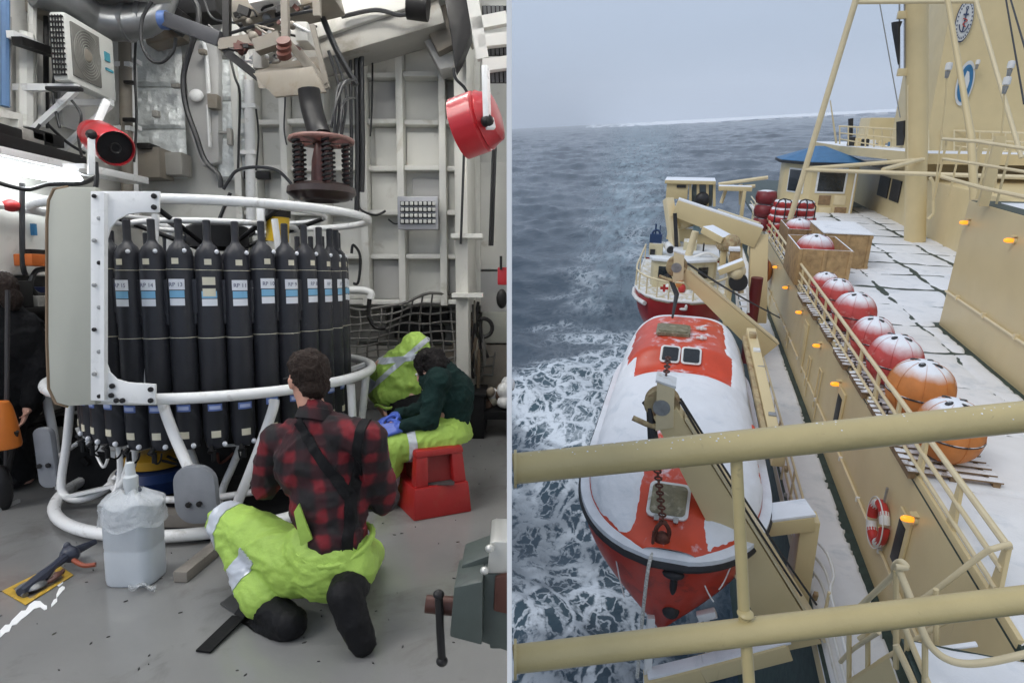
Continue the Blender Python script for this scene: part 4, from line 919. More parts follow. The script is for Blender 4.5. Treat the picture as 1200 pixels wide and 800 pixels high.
for a, b, t0_, t1_ in ((plan[1], plan[2], .12, .50), (plan[2], plan[3], .38, .80)):
    w = on_seg(a, b, t0_, t1_, zg + cabh * .38, zg + cabh * .85, 'window', cabin, CREAM, .0); on_seg(a, b, t0_ + .04, t1_ - .04, zg + cabh * .41, zg + cabh * .82, 'pane', w, GLASS, .032)
b0 = S(760, 298, u=wu + 2.2); b1 = S(777, 286, u=wu + 2.2)
mb = MB(); mb.bx((b0.x, wu + 2.2, cz1 + .08), (b1.x, wu + 2.7, b1.z)); bbx = mb.build('roof_box', CREAM, cabin, bevel=.02)
mb = MB(); mb.bx((b0.x + .05, wu + 2.15, cz1 + .12), (b0.x + .22, wu + 2.22, cz1 + .3)); mb.build('lamp_recess', DARK, bbx)
BLUEI = mat('navy_instrument', (.02, .05, .13), .4)
i0 = S(761, 285, u=wu + 2.3); i1 = S(776, 275, u=wu + 2.3)
mb = MB(); mb.bx((i0.x, wu + 2.3, b1.z), (i1.x, wu + 2.65, i1.z)); mb.tube(arc(((i0.x + i1.x) / 2, wu + 2.45, i1.z), .13, 0, math.pi, 8), .04, 6); mb.cyl(((i0.x + i1.x) / 2 - .03, wu + 2.45, i1.z), ((i0.x + i1.x) / 2 - .03, wu + 2.45, i1.z + .35), .03); mb.cyl(((i0.x + i1.x) / 2 + .12, wu + 2.45, i1.z), ((i0.x + i1.x) / 2 + .12, wu + 2.45, i1.z + .3), .02); mb.build('radar_mount', BLUEI, bbx)
q = S(785, 291, u=wu + 2.2); mb = MB(); mb.cyl(q + Vector((-.1, .3, .05)), q + Vector((.03, -.1, -.03)), .14, .16, 14); sl_ = mb.build('searchlight', WHITEP, cabin); mb = MB(); mb.cyl(q + Vector((.03, -.1, -.03)), q + Vector((.033, -.13, -.033)), .13, .13, 14); mb.build('lens', DARK, sl_)
mb = MB(); mb.cyl(S(806, 302, u=wu + 2.5), S(815, 271, u=wu + 2.5), .14, .12, 10); mb.build('exhaust', BUFFL, cabin)
mb = MB(); mb.tube(curve([S(812, 302, u=wu + 2.3), S(828, 297, u=wu + 2.3), S(840, 302, u=wu + 2.3)]), .06, 6); mb.build('roof_hose', WHITEP, cabin)
for i, (px, py, m) in enumerate(((796, 332, FORA), (799, 338, REDB), (782, 338, WHITEP), (806, 345, WHITEP), (805, 327, STEEL))):
    q = S(px, py, u=wu + 1.2); mb = MB(); mb.ell(q, (.13, .1, .17), 8, 6); mb.build('stowed_gear', m, wb)
# ================================================================ DECK CRANE and gear aft of the walkway
CU = 24.5
crn = thing('deck_crane', 'buff deck crane with snow-topped boom and glazed operator cab', 'crane', SHIP, S(888, 360, u=CU))
def P_(px, py, du=0): return S(px, py, u=CU + du)
def quad(px0, py0, px1, py1, u0, dep, name, m, par=crn, bevel=.03, **k):
    a = S(px0, py1, u=u0); b = S(px1, py0, u=u0); mb = MB(); mb.bx((a.x, u0, a.z), (b.x, u0 + dep, b.z)); return mb.build(name, m, par, bevel=bevel, **k)
quad(780, 215, 807, 233, CU + 1.5, 1.2, 'winch_box', BUFF)
mb = MB(); a = S(793, 220, u=CU + 1.45); b = S(804, 217, u=CU + 1.45); mb.bx((a.x, CU + 1.45, a.z), (b.x, CU + 1.52, b.z)); mb.build('slot', DARK, crn)
mb = MB(); a = S(779, 215, u=CU + 1.5); b = S(839, 212, u=CU + 1.5); mb.bx((a.x, CU + 1.4, a.z), (b.x, CU + 3, b.z)); mb.build('cab_roof', BUFFS, crn, bevel=.02)
cabp = quad(809, 216, 837, 241, CU + 1.7, 1.2, 'cab_glazing', mat('cab_glass', (.10, .13, .14), .08, var=.2, spec=.6))
for px in (809, 818, 829, 837):
    mb = MB(); mb.beam(S(px, 242, u=CU + 1.62), S(px, 214, u=CU + 1.62), .1, .1); mb.build('cab_frame', BUFF, crn)
mb = MB(); mb.ell(S(823, 234, u=CU + 1.5), (.28, .2, .3), 10, 8); mb.build('seat', DARK, crn)
b0_, b1_ = P_(791, 243), P_(888, 278)
mb = MB(); mb.beam(b0_, b1_ , .55, .62, (0, 0, 1), .6, .75); mb.build('boom', BUFF, crn, bevel=.02)
dn = (b1_ - b0_).normalized(); upn = Vector((0, 0, 1)) - dn * dn.z; upn.normalize()
mb = MB(); mb.beam(b0_ + upn * .34, b1_ + upn * .41, .5, .07); mb.build('boom_snow', SNOW, crn, bevel=.02)
mb = MB(); mb.beam(P_(783, 233, .3), P_(792, 296, -.5), .32, .32); mb.build('king_post', BUFFL, crn, bevel=.02)
mb = MB(); mb.beam(P_(791, 250, -.6), P_(793, 294, -.6), .14, .14); mb.build('dark_cable', DARK, crn)
mb = MB(); mb.beam(P_(783, 272, .6), P_(853, 283, .3), .4, .5); mb.build('lower_arm', BUFF, crn, bevel=.02)
mb = MB(); mb.cyl(P_(795, 264, .2), P_(811, 259, .5), .2, .2, 12); mb.build('hydraulic_tank', BUFFL, crn)
mb = MB(); mb.prism([P_(793, 246), P_(793, 268, .1), P_(812, 262, .1), P_(806, 250)], (0, .25, 0)); mb.build('gusset', BUFF, crn)
mb = MB(); mb.beam(P_(889, 275, .2), S(887, 378, u=CU - .5), .62, .7, (0, 1, 0)); mb.build('pedestal', BUFF, crn, bevel=.04)
mb = MB(); mb.beam(P_(866, 280), P_(868, 345, -.4), .16, .16); mb.build('hydraulic_ram', BUFFL, crn)
quad(820, 262, 826, 268, CU - .2, .3, 'snowy_locker', WHITEP); 
mb = MB(); mb.beam(P_(812, 268, .3), P_(832, 270, .3), .3, .3); mb.build('blue_cover', mat('pale_blue_cover', (.30, .45, .55), .6), crn, bevel=.04)
mb = MB(); mb.ell(P_(835, 270), (.25, .2, .2), 10, 6); mb.build('orange_float', FORA, crn)
quad(800, 284, 817, 297, CU - 1.2, .8, 'winch_cover', CREAM)
quad(823, 286, 826, 297, CU - 1.3, .3, 'dark_gap', DARK)
pst = thing('winch_post', 'stout buff post with round winch drum near the walkway end', 'winch post', SHIP, S(853, 380, u=18.6))
quad(847, 318, 861, 382, 18.3, .5, 'post', BUFF, pst)
mb = MB(); a = S(842, 318, u=18.2); b = S(858, 310, u=18.2); mb.beam(a, b + Vector((.3, 0, .1)), .4, .18); mb.build('top_arm', BUFFS, pst, bevel=.02)
mb = MB(); mb.ell(S(863, 318, u=18.3), (.26, .3, .27), 14, 10); mb.build('drum', BUFFL, pst)
mb = MB(); mb.lathe([(.1, -.1), (.26, -.1), (.26, .1), (.1, .1)], S(865, 330, u=18.2), 16, Matrix.Rotation(math.pi / 2, 3, 'X')); mb.build('cable_reel', DARK, pst)
ps2 = thing('winch_post', 'further buff winch post with drum between the crane boom and pedestal', 'winch post', SHIP, S(848, 300, u=22))
quad(843, 287, 853, 312, 21.8, .5, 'post', BUFF, ps2); mb = MB(); mb.ell(S(857, 285, u=21.7), (.3, .3, .3), 12, 8); mb.ell(S(848, 286, u=21.9), (.25, .3, .25), 12, 8); mb.build('drum', RUST, ps2)
mb = MB(); mb.beam(S(828, 268, u=22.3), S(852, 281, u=21.8), .6, .25); mb.build('arm', BUFFS, ps2, bevel=.03)
bx_ = thing('walkway_chest', 'rust-stained buff chest with snow on top near the crane pedestal', 'chest', SHIP, S(862, 308, u=21.4))
quad(855, 294, 868, 309, 21.2, .7, 'chest', WOOD, bx_)
quad(854, 291, 868, 294.5, 21.15, .8, 'snow_cap', SNOW, bx_)
tk = thing('red_cylinder', 'dark red upright cylinder at the far end of the walkway', 'tank', SHIP, S(882, 364, u=22.5))
a = S(882, 366, u=22.5); mb = MB(); mb.cyl((a.x, 22.5, ZB), (a.x, 22.5, S(882, 325, u=22.5).z), .2, n=14); mb.build('body', mat('dark_red', (.14, .015, .015), .5), tk)
ld = thing('ladder', 'short cream ladder rack at the far end of the walkway', 'ladder', SHIP, S(870, 365, u=20.5))
for px in (864, 877):
    mb = MB(); mb.beam(S(px, 366, u=20.5), S(px - 1, 336, u=20.5), .09, .07); mb.build('stile', WHITEP, ld)
for py in (338, 345, 352, 359):
    mb = MB(); mb.beam(S(864, py, u=20.5), S(877, py, u=20.5), .05, .06); mb.build('rung', WHITEP, ld)
ob = thing('orange_tank', 'rust orange drum on the deckhouse side by the far walkway', 'drum', SHIP, S(897, 318, v=3.7))
p = S(897, 318, v=3.7); mb = MB(); mb.ell(p, (.3, .55, .55), 16, 10); mb.build('shell', mat('rust_orange', (.45, .16, .04), .5), ob); mb = MB(); mb.tube(arc(p, .57, 0, 6.28, 20, (0, 1, 0), (0, 0, 1))[:-1], .06, 6, True); mb.build('band', mat('dark_red', (.14, .015, .015)), ob)
rl2 = thing('aft_railing', 'thin aft railing and gantry beyond the crane cab', 'railing', SHIP, S(860, 230, u=36))
for a, b in (((842, 222), (885, 218)), ((845, 238), (852, 218)), ((868, 240), (868, 216)), ((842, 216), (900, 208))):
    mb = MB(); mb.tube([S(*a, u=36), S(*b, u=36)], .1, 6); mb.build('bar', BUFFL, rl2)
quad(866, 222, 875, 262, 35, .6, 'gantry_leg', BUFF, rl2); quad(842, 219, 882, 223.5, 35, .8, 'gantry_top', BUFFS, rl2)
mb = MB(); mb.tube([S(842, 246, u=36), S(890, 262, u=30)], .07, 6); mb.tube([S(842, 254, u=36), S(886, 270, u=30)], .07, 6); mb.build('sloping_rail', BUFFL, rl2)
# ================================================================ FOREGROUND RAILS
def camp(px, py, d): x, y, z = ray(px, py, PHI); return Vector((x * d, y * d, z * d))
fg = thing('foreground_railing', 'thick buff pipe rails crossing close in front of the viewer', 'railing', Matrix(), camp(870, 800, 1.35))
for nm, a, b in (('top_rail', (601, 549, 1.30), (1200, 488, 1.27)), ('lower_rail', (601, 772, 1.32), (1200, 702, 1.34))):
    p, q = camp(*a), camp(*b); p.x = .004; q = p + (q - p) * 1.7
    mb = MB(); mb.tube([p.lerp(q, i / 12) for i in range(13)], .0325 if nm[0] == 't' else .029, 24, caps=True); mb.build(nm, BUFFR, fg)
    mb = MB(); mb.tube([p + Vector((0, 0, 0)), p + Vector((.006, 0, 0))], .04, 20); mb.build('rail_flange', BUFFR, fg)
mb = MB(); mb.tube([camp(862, 520, 1.29), camp(872, 720, 1.33), camp(880, 830, 1.33)], .0125, 12); mb.build('upright', BUFFR, fg)
wl = camp(872, 728, 1.33); mb = MB(); mb.ell(wl + Vector((0, -.0, .022)), (.018, .018, .008), 12, 6); mb.build('weld_bead', BUFFR, fg)
mb = MB()
p, q = camp(601, 549, 1.30), camp(1200, 488, 1.27)
for i in range(70):
    c = p.lerp(q, rnd.random()); a = rnd.gauss(.0, .5); s = rnd.uniform(.001, .0028)
    mb.ell(c + Vector((0, .031 * math.sin(a) * -1, .0322 * math.cos(a))), (s, s, s * .6), 6, 4)
mb.build('frost_drops', SNOW, fg, kind='stuff')
# ================================================================ STAIR LANDING bottom right
mb = MB(); mb.bx((2.75, 3.2, ZA - .1), (9, 6.45, ZA)); struct(mb, 'bridge_landing', DECKG, SHIP)
snow_sheet('landing_snow', 2.80, 8.5, 4.3, 6.5, ZA, .06, lambda v, u: .045 + .03 * fb(v, u, 1.4) - .20 * max(0, (u - 6.42 + .04 * fb(v, 1, 4)) / .05) - .10 * max(0, fb(v, u, .9, 4, 3) * 1.6 - .30))
st = thing('stair_railing', 'bent buff handrails of the stair going down from the snowy landing', 'railing', SHIP, (3.2, 6.2, ZA))
def rail(pts, us, r, name, m=BUFFL):
    mb = MB(); mb.tube(curve([S(x, y, u=u) for (x, y), u in zip(pts, us)], 6), r, 10); mb.build(name, m, st)
rail([(1184, 637), (1166, 642), (1150, 650), (1085, 699), (1007, 748)], [e0, e0 - .05, e0, e0 + .2, e0 + .6], .036, 'handrail')
rail([(1160, 705), (1112, 726), (1076, 747), (1030, 775)], [e0, e0 + .1, e0 + .2, e0 + .4], .03, 'handrail')
rail([(1049, 672), (1007, 711), (985, 735)], [6.3, 6.9, 7.3], .034, 'handrail'); rail([(1030, 740), (1000, 760), (985, 775)], [6.5, 7.0, 7.3], .028, 'handrail')
rail([(1048, 675), (1049, 662), (1056, 658), (1062, 664), (1050, 664)], [6.3, 6.2, 6.1, 6.05, 6.05], .034, 'loop')
rail([(1052, 664), (1068, 703), (1082, 741), (1092, 758), (1108, 771), (1130, 777), (1160, 775), (1210, 764)], [6.1, 5.9, 5.75, 5.7, 5.65, 5.62, 5.6, 5.6], .036, 'curved_rail')
rail([(1060, 733), (1074, 768), (1090, 805)], [6.0, 5.85, 5.7], .030, 'lower_rail'); rail([(1050, 755), (1062, 780), (1073, 805)], [6.0, 5.9, 5.8], .036, 'lower_rail')
for x, yt, yb, u in ((995, 738, 812, 7.0), (1017, 706, 785, 6.8), (1050, 668, 782, 6.2), (1063, 690, 765, 6.3), (1097, 690, 757, 6.6), (1084, 748, 810, 5.75)):
    mb = MB(); mb.tube([S(x, yt, u=u), S(x, yb, u=u)], .03, 8); mb.build('post', BUFF, st)
mb = MB(); mb.prism([S(995, 800, u=6.9), S(1042, 770, u=6.5), S(1052, 800, u=6.45), S(1060, 860, u=6.45), S(995, 860, u=6.9)], (0, .06, 0)); mb.build('stringer', BUFF, st)
mb = MB(); mb.beam(S(1060, 766, u=6.48), S(1145, 754, u=6.5), .06, .03); mb.build('snowy_edge', SNOW, st, bevel=.01)
# ================================================================ HALL: floor, walls
FLOORM = mat('grey_floor_paint', (.205, .205, .20), .17, var=.09, vs=1.3, bump=.05, bs=14, dirt=((.13, .125, .115), .28, 2.2), rvar=.11)
WALLM = mat('white_hall_paint', (.70, .69, .64), .45, var=.05, vs=2, bump=.04, bs=20, dirt=((.46, .43, .36), .15, 3))
WALLG = mat('grey_hall_paint', (.52, .51, .475), .5, var=.08, vs=2, dirt=((.28, .26, .22), .2, 3))
WALLD = mat('dim_hall_paint', (.30, .29, .265), .5, var=.12, vs=2, dirt=((.2, .18, .15), .3, 3))
FRAMEW = mat('white_tube_paint', (.80, .80, .79), .3, var=.04, vs=6, dirt=((.5, .48, .44), .10, 9), coat=.2)
BEIGE = mat('beige_panel', (.42, .42, .36), .5, var=.04, vs=3)
BLK = mat('black_rubber_hall', (.008, .008, .009), .6, spec=.2, var=.3, bump=.1, bs=30)
BLKM = mat('black_metal', (.013, .012, .012), .45, spec=.3, var=.3, vs=9)
TANS = mat('dull_tan_steel', (.21, .185, .15), .5, var=.15, vs=4, dirt=((.20, .15, .10), .3, 4))
GALV = mat('galvanised_duct', (.22, .225, .23), .36, metal=.7, var=.2, vs=5, bump=.1, bs=8)
CABLE = mat('black_cable', (.015, .015, .016), .4, var=.2)
PANELG = mat('grey_panel', (.46, .455, .44), .5, var=.06, vs=2)
mb = MB(); mb.grid(lambda i, j: Vector((-9 + 8.997 * i, -2 + 13 * j, 0)), 10, 12); struct(mb, 'floor', FLOORM, HALL)
mb = MB(); mb.prism([(-.0078, .92, -.4), (-.0078, 7.2, -.4), (-.0078, 7.2, 5.4), (-.0078, .92, 2.7)], (.0074, 0, 0)); struct(mb, 'bulkhead_wall', mat('bulkhead_white', (.94, .94, .93), .45, var=.02), HALL, smooth=False)
YB = 6.5
zb_ = H(480, 357, y=YB).z
bw = thing('back_wall', 'white ribbed steel back wall of the hall above the net', 'wall', HALL, (-1.2, YB, zb_)); del bw['category']; bw['kind'] = 'structure'
mb = MB(); mb.bx((-6, YB, zb_), (-.012, YB + .1, 4.8)); mb.build('wall_plate', mat('wall_plate_paint', (.62, .615, .575), .5, var=.06, vs=2, dirt=((.38, .36, .31), .2, 3)), bw)
xs = [288, 306, 341, 385, 431, 473, 521, 560]; ys = [-5, 46, 93, 147, 200, 251, 301, 353]
xr = [H(x, 200, y=YB).x for x in xs]; zr = [H(480, y, y=YB).z for y in ys]
for i, x in enumerate(xr):
    mb = MB(); mb.bx((x - .035, YB - .20, zb_), (x + .035, YB - .003, 4.8)); mb.build('rib', WALLM, bw, bevel=.01)
for j, z in enumerate(zr):
    for i in range(len(xr) - 1):
        mb = MB(); d_ = .13 + .04 * ((i + j) % 2); mb.bx((xr[i] + .037, YB - d_, z - .025), (xr[i + 1] - .037, YB - .003, z + .025)); mb.build('stringer', WALLM, bw, bevel=.008)
for j in range(len(zr) - 1):
    for i in range(len(xr) - 1):
        if (i * 3 + j * 5) % 4 == 1: continue
        mb = MB(); mb.bx((xr[i] + .04 + .05 * ((i + j) % 2), YB - .035, zr[j + 1] + .03), (xr[i + 1] - .04, YB - .004, zr[j] - .03 - .05 * (i % 2))); mb.build('plate', [WALLM, WALLM, PANELG, WALLM][(i * 2 + j) % 4] if xs[i] > 400 else WALLM, bw, bevel=.012)
# recess under the back wall
mb = MB(); mb.bx((-6, YB + .55, 0), (-.012, YB + .6, zb_ + .2)); mb.bx((-6, YB + .1, zb_ - .02), (-.012, YB + .55, zb_)); struct(mb, 'recess_wall', WALLG, HALL)
# right-hand corner column and panels
def hbx(px0, py0, px1, py1, y, d, name, m, par, bevel=.012, **k):
    a = H(px0, py1, y=y); b = H(px1, py0, y=y); mb = MB(); mb.bx((a.x, y, a.z), (b.x, y + d, b.z)); return mb.build(name, m, par, bevel=bevel, **k)
cl = thing('wall_column', 'white angled steel column near the right end of the back wall', 'column', HALL, H(546, 480, y=5.9))
a = H(533, 300, y=5.9).x; b = H(549, 300, y=5.9).x; c = H(558, 300, y=6.4).x
mb = MB(); mb.prism([(a, 5.95, .3), (b, 5.8, .3), (c, 6.3, .3), (c - .02, 6.49, .3), (a, 6.49, .3)], (0, 0, 4.4)); mb.build('shaft', WALLM, cl, bevel=.01)
for z in (1.35, 1.9, 2.9):
    mb = MB(); mb.box(((a + b) / 2 + .06, 5.9, z), (b - a + .16, .3, .04)); mb.build('shelf_bracket', WALLM, cl)
rp = thing('side_lockers', 'beige wall lockers at the right end of the hall by the bulkhead', 'lockers', HALL, (-.2, 6.2, 0))
hbx(563, 318, 597, 366, 6.3, .2, 'locker_panel', PANELG, rp); hbx(565, 366, 597, 402, 6.2, .3, 'locker_panel', BEIGE, rp); hbx(566, 404, 597, 455, 6.2, .3, 'locker_panel', TANS, rp); hbx(560, 190, 597, 316, 6.35, .15, 'locker_panel', WALLM, rp)
# left wall
XL = -3.85
lw = MB(); lw.prism([(XL - .1, 3.5, 0), (XL - .1, 7.2, 0), (XL - .1, 7.2, 5.1), (XL - .1, 3.5, 3.6)], (.1, 0, 0)); struct(lw, 'left_wall', WALLG, HALL)
# insulated panels on the back-left wall
FOIL = mat('crinkled_foil', (.72, .745, .735), .36, metal=.1, var=.12, vs=9, bump=.6, bs=20, dirt=((.50, .53, .52), .3, 12))
def foil(px0, py0, px1, py1, y, label, nam='insulation_panel'):
    a = H(px0, py1, y=y); b = H(px1, py0, y=y); t = thing(nam, label, 'insulation', HALL, (a.x, y, a.z), 0, 'silver insulation on the hall wall')
    n = 5; m_ = max(1, int((b.x - a.x) / .3))
    zs = [a.z + (b.z - a.z) * q for q in (0, .36, .66, 1)]; xx = [a.x + (b.x - a.x) * i / m_ for i in range(m_ + 1)]
    for j in range(3):
        for i in range(m_):
            sh_z = (.12 if i % 2 and 0 < j else 0), (.12 if i % 2 and j < 2 else 0); x0, x1, z0, z1 = xx[i] + .004, xx[i + 1] - .004, zs[j] + .004 + sh_z[0], zs[j + 1] - .004 + sh_z[1]
            def f(s, q): 
                e_ = min(1, 14 * min(s, 1 - s, q, 1 - q)); p = Vector((x0 + (x1 - x0) * s, 0, z0 + (z1 - z0) * q))
                return Vector((p.x, y - .005 - .03 * e_ - .03 * abs(noise.fractal(Vector((p.x * 8, j * 3 + i, p.z * 5)), 1, 2, 4)) * e_ - .02 * abs(noise.noise(Vector((p.x * 20, 1, p.z * 14)))), p.z))
            mb = MB(); mb.grid(f, 22, 26); mb.build('foil_pad', FOIL, t, ang=.5)
    return t
foil(156, 46, 213, 210, 6.38, 'silver crinkled insulation pads left of the grey wall panel')
foil(256, 70, 288, 212, 6.38, 'silver crinkled insulation pads right of the grey wall panel')
gp = thing('wall_panel', 'tall grey chamfered panel between the silver insulation pads', 'panel', HALL, H(235, 195, y=6.2))
mb = MB(); mb.prism([H(x, y, y=6.25) for x, y in ((217, 75), (226, 48), (252, 48), (256, 70), (256, 190), (236, 195), (222, 150))], (0, .1, 0)); mb.build('plate', PANELG, gp, bevel=.015)
mb = MB(); mb.tube(curve([H(236, 48, y=6.2), H(241, 60, y=6.2), H(245, 110, y=6.2)]), .02, 6); mb.build('cable', FRAMEW, gp)
hbx(243, 110, 254, 127, 6.15, .1, 'switch_box', TANS, gp); mb = MB(); mb.ell(H(230, 112, y=6.2), (.07, .04, .06)); mb.build('valve', FRAMEW, gp)
mb = MB(); mb.bx(H(244, 124, y=6.22), H(246, 172, y=6.18)); mb.build('conduit', FRAMEW, gp)
# tall column and pipes left of the insulation
for (px, py0, py1, y, r, m, lab) in ((146, 35, 200, 6.0, .055, TANS, 'tan vertical pipe just left of the silver insulation'), (153, 30, 200, 6.1, .05, FRAMEW, 'white vertical pipe against the silver insulation'), (292, 95, 215, 6.3, .05, FRAMEW, 'white vertical pipe left of the hanging platform')):
    a = H(px, py0, y=y); b = H(px, py1, y=y); t = thing('wall_pipe', lab, 'pipe', HALL, b, 0, 'vertical wall pipes'); mb = MB(); mb.cyl(b - Vector((0, 0, .5)), a, r, n=10); mb.build('pipe_run', m, t)
    for q in (.3, .75):
        mb = MB(); c = b.lerp(a, q); mb.box(c, (.16, .1, .04)); mb.build('clip', FRAMEW, t)
hb2 = thing('pump_housing', 'tan boxy pump housing beneath the silver insulation', 'pump', HALL, H(168, 205, y=6.1)); hbx(155, 172, 186, 208, 6.1, .25, 'housing', TANS, hb2); hbx(160, 167, 175, 174, 6.05, .2, 'motor', BLKM, hb2); hbx(190, 178, 212, 205, 6.2, .2, 'grey_box', WALLD, hb2)
# ---- left wall gear
AC = mat('ac_white', (.60, .60, .56), .4, var=.03)
def wl(px, py, x=XL): return H(px, py, x=x)
ac = thing('air_conditioner', 'white outdoor air conditioning unit with round fan grille bracketed on the wall', 'air conditioner', HALL, wl(100, 105, -3.45))
p0, p1 = wl(78, 50, -3.35), wl(134, 70, -3.35)
zt_, zb2 = wl(78, 15, -3.35).z, wl(78, 93, -3.35).z
y0, y1 = p0.y, p0.y + 1.0
y1 = wl(134, 70, -3.35).y
mb = MB(); mb.bx((-3.47, y0, zb2), (-3.35, y1, zt_)); mb.build('case', AC, ac, bevel=.02)
gy0, gy1 = y0 + (y1 - y0) * .08, y0 + (y1 - y0) * .64; gzc = (zt_ + zb2) / 2; gc = Vector((-3.345, (gy0 + gy1) / 2, gzc))
mb = MB(); mb.bx((-3.352, gy0, zb2 + .05), (-3.335, gy1, zt_ - .05)); gf = mb.build('grille', mat('grille_grey', (.14, .135, .12), .5), ac, bevel=.006)
rg_ = min((gy1 - gy0) / 2, (zt_ - zb2) / 2) * .95
for k in range(9):
    rr_ = rg_ * (k + 1) / 9; mb = MB(); mb.tube([(-3.33, gc.y + rr_ * math.cos(t), gzc + rr_ * (zt_ - zb2 - .12) / (gy1 - gy0 + .0) * math.sin(t)) for t in [6.283 * i / 28 for i in range(28)]], .004, 4, True); mb.build('grille_ring', mat('grille_ring_grey', (.26, .255, .23), .5), gf)
mb = MB(); mb.ell((-3.33, gc.y, gzc), (.012, .05, .05), 12, 6); mb.build('hub', TANS, gf)
for k in range(12):
    mb = MB(); z = zb2 + .04 + (zt_ - zb2 - .08) * k / 11; mb.bx((-3.46, y0 - .015, z - .006), (-3.36, y0 - .003, z + .006)); mb.build('fin', BLKM, ac)
for k in range(5):
    mb = MB(); x = -3.455 + .022 * k; mb.bx((x - .004, y0 - .02, zb2 + .03), (x + .004, y0 - .016, zt_ - .03)); mb.build('fin', BLKM, ac)
lg = Vector((-3.345, y0 + (y1 - y0) * .82, gzc + .08))
mb = MB(); mb.box(lg, (.012, .06, .07)); mb.build('maker_badge', mat('badge_blue', (.05, .28, .36), .4), ac); mb = MB(); mb.box(lg + Vector((0, .02, -.10)), (.012, .09, .018)); mb.build('maker_badge', mat('badge_blue', (.05, .28, .36), .4), ac)
for yy in (y0 + .08, y1 - .08):
    mb = MB(); mb.beam((-3.84, yy, zb2 - .03), (-3.34, yy, zb2 - .03), .05, .05); mb.beam((-3.84, yy, zb2 - .45), (-3.36, yy, zb2 - .05), .04, .04); mb.build('bracket', FRAMEW, ac)
# fluorescent lamp
TUBE = mat('lit_tube', (.9, .92, .95), .3, emit=(.90, .96, 1.0), estr=9); TUBE_ADDED = mat('added_light_tube', (.9, .92, .95), .3, emit=(1.0, .97, .90), estr=36)  # wall tube, then the glow of the lights added overhead
fl_ = thing('fluorescent_lamp', 'lit white fluorescent tube fixture along the left wall below the black shelf bar', 'lamp', HALL, wl(45, 200, -3.6))
a, b = wl(-30, 188, -3.55), wl(88, 211, -3.55)
mb = MB(); mb.beam(a + Vector((-.05, 0, .06)), b + Vector((-.05, 0, .06)), .20, .05, (0, 0, 1)); mb.build('housing', FRAMEW, fl_, bevel=.01)
for dx in (-.08, .03):
    mb = MB(); mb.cyl(a + Vector((dx, 0, 0)), b + Vector((dx, 0, 0)), .034, n=10); mb.build('tube', TUBE, fl_)
sh = thing('wall_shelf', 'black-edged wall shelf carrying a white rail above the lit tube', 'shelf', HALL, wl(45, 175, -3.7))
mb = MB(); mb.beam(wl(-30, 158, -3.6), wl(92, 190, -3.6), .14, .09); mb.build('black_edge', BLKM, sh, bevel=.01)
mb = MB(); mb.beam(wl(-30, 175, -3.62), wl(110, 205, -3.62), .3, .06); mb.build('ledge', FRAMEW, sh, bevel=.01)
mb = MB(); mb.beam(wl(84, 196, -3.4), wl(162, 212, -3.4), .2, .06); mb.build('ledge', FRAMEW, sh, bevel=.01)
mb = MB(); mb.tube([wl(-10, 131, -3.7), wl(19, 137, -3.7), wl(19, 168, -3.7)], .045, 4); mb.build('white_rail', WALLM, sh)
for px, py, m in ((3, 155, BLKM), (30, 160, WALLD), (55, 164, BLKM), (42, 160, BLKM)):
    q = wl(px, py, -3.66); mb = MB(); mb.box(q, (.12, .22, .09)); mb.build('stowed_box', m, sh, bevel=.01)
# conduits and panels on the left wall
lp = thing('wall_conduits', 'vertical grey conduits and cable tray on the left wall beside the air conditioner', 'conduits', HALL, wl(40, 150, XL))
for px, y0_, y1_, r, m in ((6, 0, 125, .03, mat('blue_conduit', (.08, .16, .30), .5)), (10, 20, 125, .02, WALLD), (30, 40, 150, .06, WALLM), (38, 5, 150, .03, WALLG), (48, 100, 150, .03, WALLM), (54, 20, 150, .02, BLKM)):
    mb = MB(); mb.cyl(wl(px, y1_, XL + .08), wl(px, y0_, XL + .08), r, n=8); mb.build('conduit', m, lp)
mb = MB(); mb.beam(wl(12, 40, XL + .15), wl(62, 62, XL + .15), .06, .05); mb.build('unistrut', FRAMEW, lp); mb = MB(); mb.beam(wl(20, 48, XL + .2), wl(68, 64, XL + .2), .08, .06); mb.build('unistrut', BLKM, lp)
mb = MB(); mb.tube(curve([wl(26, 152, XL + .2), wl(42, 152, XL + .2), wl(50, 142, XL + .2), wl(60, 150, XL + .2), wl(80, 168, XL + .2), wl(100, 180, XL + .3)]), .012, 6); mb.build('cable', CABLE, lp)
mb = MB(); mb.bx(wl(70, 148, XL + .02), wl(98, 108, XL + .05)); mb.build('panel', PANELG, lp)
# bright cabin corner at far left, below the lamp
cb_ = thing('service_panel', 'white service panel with red valve, blue tag and orange gear at the far left', 'service panel', HALL, wl(25, 270, -3.7))
q0, q1 = wl(-30, 218, -3.75), wl(58, 218, -3.75); zz = wl(20, 322, -3.75).z
mb = MB(); mb.bx((-3.80, q0.y, zz), (-3.75, q1.y, q0.z + .02)); mb.build('white_board', WALLM, cb_)
mb = MB(); mb.cyl(wl(-10, 239, -3.68), wl(52, 250, -3.68), .025, n=8); mb.build('pipe_run', FRAMEW, cb_); mb = MB(); mb.ell(wl(13, 241, -3.66), (.05, .07, .045)); mb.build('red_valve', mat('red_plastic', (.42, .03, .03), .4), cb_)
mb = MB(); mb.bx(wl(35, 262, -3.73), wl(44, 276, -3.70)); mb.build('blue_tag', EBLUE, cb_)
mb = MB(); mb.tube(curve([wl(26, 215, -3.62), wl(26, 280, -3.62), wl(27, 312, -3.62), wl(30, 322, -3.62)]), .018, 6); mb.build('hose', CABLE, cb_)
mb = MB(); mb.tube(curve([wl(58, 315, -3.6), wl(42, 318, -3.6), wl(36, 335, -3.6), wl(44, 345, -3.6), wl(56, 345, -3.6)]), .02, 6); mb.build('hose', CABLE, cb_)
